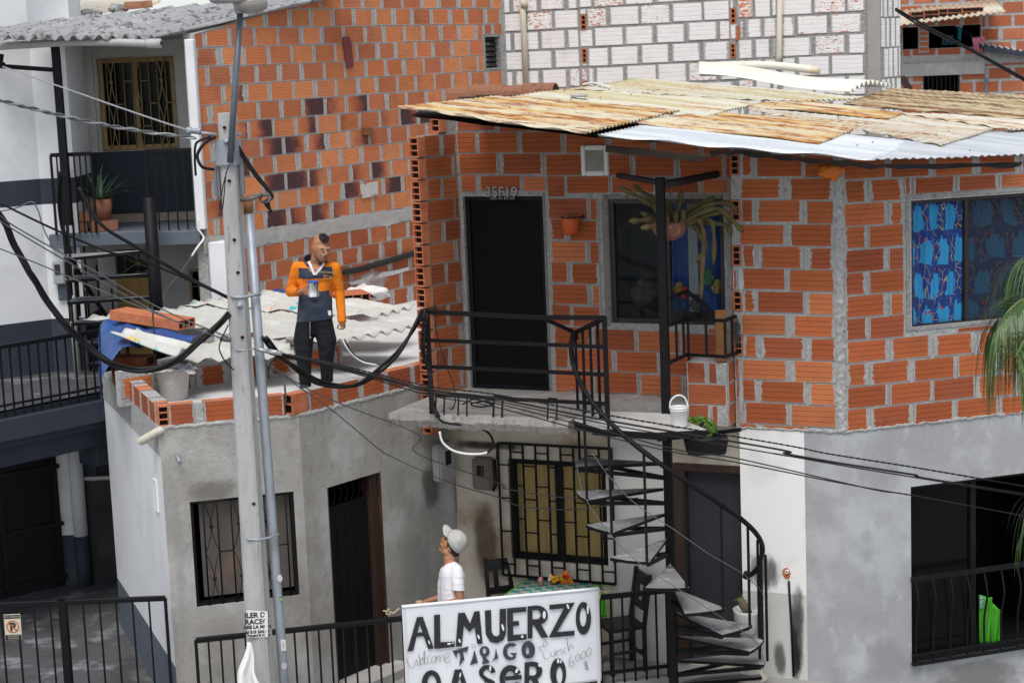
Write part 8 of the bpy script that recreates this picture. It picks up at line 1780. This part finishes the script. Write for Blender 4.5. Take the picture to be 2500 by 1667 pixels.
mb = MB(); a_, b_ = dep(17.25,'B3',1575,930), dep(17.25,'B3',1595,578); mb.bar(a_, Vector((a_.x+.0,a_.y,b_.z)), .11, .03, up=(0,1,0)); o = mb.build('upright_plank', M['wood'], None, bevel=.003); tag(o, 'rough upright board standing on the brick pier by the upper window', 'plank')
mb = MB(); RO_ = random.Random(3); oc = PA.hit('A4',640,1170,.06); mb.ball(oc, .1, 12, 0, (1.25,.7,.75)); mb.v = [v+Vector((mnoise.noise(v*14), mnoise.noise(v*14+Vector((3,0,0))), mnoise.noise(v*14+Vector((0,5,0)))))*.03 for v in mb.v]
c1_ = PA.hit('A4',665,1205,.06); mb.ball(c1_, .045, 8, 0, (1,.6,1)); o = mb.build('orange_rag', surf('orange_plastic_bag', (.62,.16,.015), [((.45,.10,.01), 12, .5, .75)], .45, 0, [(30,.7,.02)]), None, smooth=True); tag(o, 'orange plastic bag stuffed in the brickwork under the eaves', 'bag')
# white pot on its pedestal at the foot of the white wall
pb = hz(0,'C3',1775,1540); pd_ = thing('pedestal', 'cream marbled ceramic pedestal at the foot of the white wall by the stair', 'pedestal')
zt_ = dep(pb.y,'C3',1765,1215).z
M['ceramic'] = surf('marbled_ceramic', (.60,.55,.47), [((.45,.42,.38), 6, .5, .7), ((.20,.24,.30), 9, .66, .72, (1,1,.4))], .35)
mb = MB(); mb.lathe(Vector((pb.x,pb.y,0)), [(0,0),(.16,0),(.16,.03),(.125,.05),(.10,.10),(.085,.2),(.095,.34),(.105,zt_-.1),(.09,zt_-.03),(.11,zt_),(0,zt_)], 24); mb.build('column', M['ceramic'], pd_)
pt2 = thing('white_pot', 'white pot with blue brush lines and a cut cactus stump, on the ceramic pedestal', 'pot'); zp = dep(pb.y,'C3',1758,1060).z
mb = MB(); mb.lathe(Vector((pb.x-.01,pb.y,zt_+.001)), [(0,0),(.115,0),(.14,.02),(.148,zp-zt_-.03),(.155,zp-zt_),(.143,zp-zt_),(.138,zp-zt_-.05),(0,zp-zt_-.05)], 26); mb.build('pot', surf('brushed_white_glaze', (.62,.62,.58), [((.22,.27,.32), 1, .62, .68, (6,6,26)), ((.5,.5,.46), 7, .5, .8)], .4), pt2)
mb = MB(); s0 = Vector((pb.x-.01,pb.y,zp-.05)); mb.tube([s0, s0+Vector((-.05,0,.09)), s0+Vector((-.085,0,.16))], [.04,.045,.03], 8); mb.build('stump', surf('grey_stump', (.16,.13,.09), [((.08,.1,.04), 14, .5, .7)], .95, 0, [(40,.6,.01)]), pt2)
mb = MB(); RG = random.Random(6)
for k in range(9): blade(mb, s0+Vector((-.06,0,.13)), (RG.uniform(-1,.3), RG.uniform(-.6,.6), RG.uniform(-.2,1)), RG.uniform(.05,.12), .035, .8, 4)
mb.build('sprouts', M['herb'], pt2)
# soot streak, patched pipe on the white wall
def soft(name, P, reg, x0, y0, x1, y1, w, col, parent, dens=.85, st=(1,1,.35), sc_=9, label=None):
    t = NT(name); uvn = t.n('UVMap').outputs[0]; x, y, _ = t.xyz(uvn)
    ex = t.math('MULTIPLY', t.math('MULTIPLY', x, t.math('SUBTRACT', 1, x)), 4); ey = t.math('MULTIPLY', t.math('MULTIPLY', y, t.math('SUBTRACT', 1, y)), 4)
    f = t.math('ADD', t.math('MULTIPLY', ex, ey), t.math('MULTIPLY', t.math('SUBTRACT', t.noise(sc_, 5, .65, stretch=st), .5), 1.3))
    al_ = t.math('MULTIPLY', t.step(f, .25, .95), dens); m_ = t.done(col, .95, alpha=al_)
    r_ = P.rect((reg,x0,y0), (reg,x1,y1)); mb = MB(); mb.quad(P.pt(r_[1],r_[2],w), P.pt(r_[0],r_[2],w), P.pt(r_[0],r_[3],w), P.pt(r_[1],r_[3],w), 0, [(0,0),(1,0),(1,1),(0,1)])
    if (mb.v[1]-mb.v[0]).cross(mb.v[2]-mb.v[0]).dot(Vector((P.n[0],P.n[1],0))) < 0: mb.f[0] = (3,2,1,0); mb.uv[0] = [(0,1),(1,1),(1,0),(0,0)]
    return mb.build(name, m_, parent)
soft('soot_stain', PA, 'C4', 30, 640, 330, 980, .0075, (.03,.032,.036), house, .6, (1,1,.35), 16); soft('soot_stain', PA, 'C4', 240, 1230, 350, 1560, .0080, (.05,.05,.05), house, .6, (1,1,.35), 16); soft('soot_stain', PA, 'C4', 345, 800, 480, 1560, .0085, (.04,.042,.045), house, .75); soft('soot_stain', PA, 'C4', 355, 1150, 450, 1600, .0105, (.012,.012,.013), house, .95)
mb = MB(); p0_, p1_ = PA.hit('C4',352,870,.012), PA.hit('C4',385,1520,.012); mb.tube([p0_, p0_.lerp(p1_,.5)+Vector((.004,0,0)), p1_], .012, 8); mb.build('pipe_chase', M['black_metal'], house)
mb = MB(); hp2 = PA.hit('C4',338,818,.006); RQ = random.Random(5); mb.prism([hp2+dA*(.042*math.cos(a)*RQ.uniform(.8,1.1))+UP*(.058*math.sin(a)*RQ.uniform(.8,1.15)) for a in [2*math.pi*k/14 for k in range(14)]], nA*.006); hh = mb.build('broken_patch', M['terracotta'], house); mb = MB(); c_ = PA.hit('C4',342,803,.014); mb.lathe(c_, [(.018,0),(.018,.03),(.012,.03),(.012,.0)], 12, axis=nA); mb.build('pipe_end', M['white_plastic'], hh)
# hairline cracks and damp marks on the rendered walls
for (x0,y0,x1,y1,w,c_,d_) in ((1180,60,1350,380,.008,(.10,.09,.075),.6),(1390,60,1560,500,.009,(.11,.10,.085),.65),(1000,500,1330,1100,.010,(.33,.32,.31),.35)): soft('damp_mark', G2, 'C2', x0, y0, x1, y1, w, c_, grey, d_, (1,1,.6), 5)
soft('damp_mark', G1, 'C1', 1130, 60, 1330, 1560, .008, (.42,.42,.43), grey, .35, (1,1,.4), 4); soft('damp_mark', G1, 'C1', 1200, 180, 1700, 320, .007, (.2,.185,.165), grey, .5, (1,1,2), 4); soft('damp_mark', G1, 'C1', 1320, 1050, 1700, 1560, .009, (.42,.40,.37), grey, .4, (1,1,1), 5)
soft('damp_mark', PD, 'C2', 1530, 200, 1760, 980, .008, (.12,.075,.04), house, .6, (1,1,.6), 4); soft('soot_stain', PD, 'B2', 1400, 1450, 1960, 1560, .009, (.04,.03,.022), house, .8, (1,1,1), 4)
soft('damp_mark', PB, 'C4', 760, -200, 1150, 300, .008, (.36,.36,.38), house, .25, (1,1,1), 3); soft('damp_mark', PB, 'C4', 1250, 1440, 2000, 1600, .006, (.22,.215,.205), house, .7, (1,1,2), 4); soft('damp_mark', PB, 'C4', 800, 1250, 1180, 1600, .009, (.35,.345,.34), house, .3, (1,1,.7), 4); soft('damp_mark', PB, 'C4', 900, 500, 1180, 1050, .007, (.58,.6,.63), house, .5, (1,1,1), 4)
soft('mortar_smear', PA, 'B4', 0, 250, 60, 520, .017, (.46,.455,.44), house, .95, (1,1,.6), 10); soft('mortar_smear', PA, 'B4', 0, 850, 60, 1380, .0175, (.42,.415,.40), house, .95, (1,1,.6), 10); soft('soot_stain', PA, 'B4', -40, 580, 40, 880, .018, (.05,.05,.05), house, .8, (1,1,1), 10)
soft('soot_stain', PS, 'B2', 1185, 540, 1330, 640, .017, (.03,.03,.03), house, .8, (1,1,1), 10)
for (x0,y0,x1,y1,d_) in ((700,330,1000,420,.7),(840,380,960,520,.7),(880,60,960,330,.35)): soft('whitewash_splash', BR, 'B2', x0, y0, x1, y1, .017+.001*d_, (.62,.60,.58), tall, d_, (1,1,.5), 6)
# green apron in the dark shop front
ga = thing('green_garment', 'vivid lime green garment hanging inside the dark shop front behind the bent bars', 'clothes')
mb = MB(); q0 = [PB.hit('C4',x,y,-.35) for x, y in ((1652,965),(1745,985),(1722,1302),(1658,1308))]; q1 = [PB.hit('C4',x,y,-.38) for x, y in ((1735,1010),(1808,1080),(1802,1290),(1735,1302))]
for qq in (q0, q1): mb.grid(lambda s, t: qq[0].lerp(qq[1], s).lerp(qq[3].lerp(qq[2], s), t)+Vector((.0,.02*math.sin(s*8+t*2),0)), 12, 12)
mb.build('cloth', surf('neon_green_cloth', (.07,.40,.02), [((.05,.30,.015), 8, .5, .8)], .7), ga, solid=.004, smooth=True)
mb = MB(); q2 = [PB.hit('C4',x,y,-.34) for x, y in ((1655,966),(1682,980),(1678,1050),(1658,1060))]; mb.poly(q2); mb.build('blue_trim', surf('blue_check', (.10,.22,.36), [((.5,.5,.5), 40, .5, .55)], .8), ga)
# ------------------------------------------------------------------ things lying on the grey house's roof
br_g = 'loose bricks on the grey house roof'
def loose_brick(lb, c, ax, ay, hz_=.05, rows=1, cols=3, L=.2, W=.1, name='hollow_brick'):
    mb = MB(); X = Vector(ax).normalized()*L; Y = Vector(ay).normalized()*W; hollow(mb, c, X, Y, X.cross(Y).normalized()*hz_, rows, cols, .013); o = mb.build(name, [M['terracotta'], M['hole']], None, bevel=.002); tag(o, lb, 'brick', br_g); return o
M['tarp'] = surf('blue_tarpaulin', (.02,.07,.24), [((.03,.10,.32), 3, .45, .7), ((.25,.3,.36), 6, .68, .76)], .4, 0, [(5, .7, .04), (16, .4, .01)], .5)
tar = MB(); tq = [('B1',690,650),('B1',1345,800),('B1',1240,860),('B1',760,880)]; T4 = [slope(LP, LGX, LGY, *c)+Vector((0,0,.06)) for c in tq]
def tarf(s, t):
    p = T4[0].lerp(T4[1], s).lerp(T4[3].lerp(T4[2], s), t); k = max(0, .18-s)/.18
    return p+Vector((-.10*k*t, -.05*k, -.30*k**1.5*(.35+.65*t)+.025*mnoise.noise(Vector((s*9,t*7,0)))+.02*math.sin(s*20+t*9)*.6))
tar.grid(tarf, 50, 40); tar.grid(lambda s, t: tarf(0, s)+Vector((-.02+.03*mnoise.noise(Vector((s*8,t*5,3))), 0, -.42*t*(.5+.5*s))), 24, 14)
o = tar.build('blue_tarpaulin', M['tarp'], None, smooth=True); tag(o, 'crumpled blue tarpaulin over the left edge of the low roof', 'tarpaulin')
ca = slope(LP, LGX, LGY, 'B1', 815, 690)+Vector((0,0,.14)); cb_ = slope(LP, LGX, LGY, 'B1', 1285, 765)+Vector((0,0,.14)); d_ = (cb_-ca)
loose_brick('long orange hollow block lying across the blue tarpaulin', (ca+cb_)/2, -d_, Vector((d_.y,-d_.x,0))*-1, .052, 1, 3, d_.length/2, .13, 'hollow_block')
g3 = Vector((.70,.72,0)); g4 = Vector((.72,-.70,0))
ps_ = lambda x, y, z: hz(z, 'B1', x, y)
loose_brick('orange hollow brick with three open cells under the front corner of the low roof', ps_(1215,985,3.08), (-.42,.9,.0), (.9,.42,0), .055, 1, 3, .2, .115)
loose_brick('orange hollow brick lying left of the one with three open cells, behind the cables', ps_(1045,1005,3.06), (-.42,.9,0), (.9,.42,0), .05, 2, 4, .2, .1)
loose_brick('orange hollow brick at the far left corner under the fibre-cement offcut', ps_(910,925,3.12), (.95,-.25,0), (.25,.95,0), .055, 1, 3, .2, .1)
bc = thing('mortar_bucket', 'grey mortar bucket covered with a torn plastic film on the corner of the flat roof', 'bucket'); b0 = hz(ROOFZ+.003,'B1',1195,1185)
mb = MB(); mb.lathe(b0, [(0,0),(.125,0),(.13,.01),(.165,.29),(.172,.30),(.160,.30),(.15,.26),(0,.255)], 24); mb.build('shell', surf('cement_splashed_plastic', (.42,.41,.39), [((.55,.54,.52), 8, .5, .75), ((.3,.29,.27), 5, .55, .8)], .8), bc)
mb = MB(); mb.grid(lambda s, t: b0+Vector(((s-.5)*.46+.02*math.sin(t*9), (t-.5)*.44, .312+.03*mnoise.noise(Vector((s*7,t*7,1)))-.10*max(0,abs(s-.5)-.33)*2)), 20, 20); mb.build('plastic_film', surf('cloudy_film', (.45,.45,.44), [((.3,.3,.29), 7, .5, .7)], .3, 0, [(14,.8,.02)]), bc, smooth=True)
mb = MB(); mb.tube([b0+Vector((-.12,-.05,.36)), b0+Vector((.13,-.02,.30))], .014, 6); mb.tube(spline([b0+Vector((.12,0,.30)), b0+Vector((.17,0,.35)), b0+Vector((.19,0,.29))], 4), .012, 6); mb.build('trowel_handle', M['galv'], bc)
def rebar(lb, a, b):
    mb = MB(); n = int((b-a).length/.012); mb.tube([a.lerp(b, k/n) for k in range(n+1)], [.0085+(.002 if k % 2 else 0) for k in range(n+1)], 6); o = mb.build('rebar', surf('rusty_rebar', (.06,.04,.035), [((.14,.07,.04), 40, .5, .7)], .8), None); tag(o, lb, 'rebar')
a_ = hz(ROOFZ-.02,'B1',1080,1115); b_ = dep(a_.y,'B1',1040,550); rebar('tall rusty rebar standing at the roof corner beside the mortar bucket', a_, Vector((a_.x-.0,a_.y,b_.z)))
a_ = G2.hit('B1',1955,1230,-.03); b_ = G2.hit('B1',1948,1090,-.03); rebar('short rebar stub rising from the gap in the roof parapet', a_, Vector((a_.x,a_.y,b_.z)))
DW = 21.9
def wp_(x, y, d=0): return BR.hit('B2', x, y, .25+d)
loose_brick('orange hollow brick resting at the foot of the ribbed wall behind the man', wp_(705,490,.1), (-.3,.95,0), (.95,.3,0), .06, 1, 4, .25, .22)
sk = MB(); k0 = wp_(820,455,.05); sk.ball(k0, .2, 14, 0, (1.4,.8,.42)); sk.ball(wp_(900,480,.1), .12, 10, 0, (1.4,.8,.5)); sk.v = [v+Vector((mnoise.noise(v*8), mnoise.noise(v*8+Vector((3,0,0))), mnoise.noise(v*8+Vector((0,5,0)))))*.06 for v in sk.v]
o = sk.build('white_sack', M['white_plastic'], None, smooth=True); tag(o, 'crumpled white plastic sack at the foot of the ribbed wall', 'sack')
def tarp2(pts, lb):
    P = [wp_(*p) for p in pts]; mb = MB(); mb.grid(lambda s, t: P[0].lerp(P[1], s).lerp(P[3].lerp(P[2], s), t)+Vector((0,0,.03*mnoise.noise(Vector((s*9,t*5,7))))), 24, 10); o = mb.build('blue_tarpaulin', M['tarp'], None, smooth=True); tag(o, lb, 'tarpaulin')
tarp2([(185,430),(300,445,.0),(400,505,.3),(200,480,.2)], 'blue tarpaulin strip left of the man, along the foot of the ribbed wall'); tarp2([(590,515,.1),(660,535,.1),(775,545,.3),(690,568,.35)], 'blue tarpaulin strip right of the man, below the loose brick'); tarp2([(785,475,.1),(880,480,.1),(890,492,.2),(800,492,.2)], 'small blue tarpaulin scrap under the white sack')
# ------------------------------------------------------------------ palm at the right edge
palm = thing('palm_tree', 'palm fronds drooping into view at the right edge in front of the street window', 'tree')
M['palm'] = surf('palm_leaf', (.045,.09,.022), [((.085,.14,.045), 10, .45, .7), ((.12,.12,.05), 5, .64, .8)], .42); M['palm_rib'] = surf('palm_rib', (.14,.17,.06), (), .5)
D_ = 13.9; ct = dep(D_, 'B4', 2330, 620); mb = MB(); mb.tube([Vector((ct.x+.1,13.9,0)), Vector((ct.x+.06,13.9,1.6)), ct+Vector((0,0,-.1))], [.16,.12,.09], 10); mb.build('trunk', surf('palm_trunk', (.16,.13,.10), [((.09,.075,.06), 9, .5, .8, (1,1,4))], .95, 0, [(20,.6,.02,(1,1,5))]), palm)
RPm = random.Random(23)
def frond(pts, n, Ll, spread=1.0, hang=1.0):
    P = spline(pts, 10); mb = MB(); mb.tube(P, [.012*(1-.8*k/len(P))+.002 for k in range(len(P))], 5); rb_ = mb.build('frond_rib', M['palm_rib'], palm); lf = MB()
    for k in range(n):
        t = .12+.88*k/n; i = min(int(t*(len(P)-1)), len(P)-2); p = P[i].lerp(P[i+1], t*(len(P)-1)-i); d = (P[i+1]-P[i]).normalized(); sd = d.cross(UP).normalized()
        for sg in (-1, 1):
            L = Ll*(1-.55*abs(t-.4))*RPm.uniform(.8,1.15); dr = (sd*sg*spread+d*.75+UP*RPm.uniform(-.1,.35)).normalized(); blade(lf, p, dr, L, .019*RPm.uniform(.7,1.25), 1.9*hang*RPm.uniform(.8,1.3), 8, th=.12)
    lf.build('leaflets', M['palm'], rb_)
D_ = 13.9
ct = dep(D_, 'B4', 2330, 620)
frond([ct, dep(D_,'B4',2120,470), dep(D_-.1,'B4',1970,500), dep(D_-.2,'B4',1850,590), dep(D_-.2,'B4',1770,730)], 64, .98, .7, 2.6)
frond([ct, dep(D_+.2,'B4',2140,300), dep(D_+.2,'B4',2010,240), dep(D_+.2,'B4',1920,270), dep(D_+.2,'B4',1860,370)], 26, .7, .7, 2.2)
frond([ct, dep(D_-.4,'B4',2160,700), dep(D_-.5,'B4',1990,760), dep(D_-.6,'B4',1900,900)], 44, .85, .7, 2.6)
frond([ct+Vector((0,0,-.2)), dep(D_,'C4',2200,200), dep(D_,'C4',2040,330), dep(D_,'C4',1960,560)], 22, .6, .6, 2.2)
for a in range(4):
    e = Vector((math.cos(a*.8-1.2), math.sin(a*.8-1.2), 0)); frond([ct, ct+e*.6+UP*.45, ct+e*1.2+UP*.3, ct+e*1.7-UP*.3], 22, .5)
finish_roots()
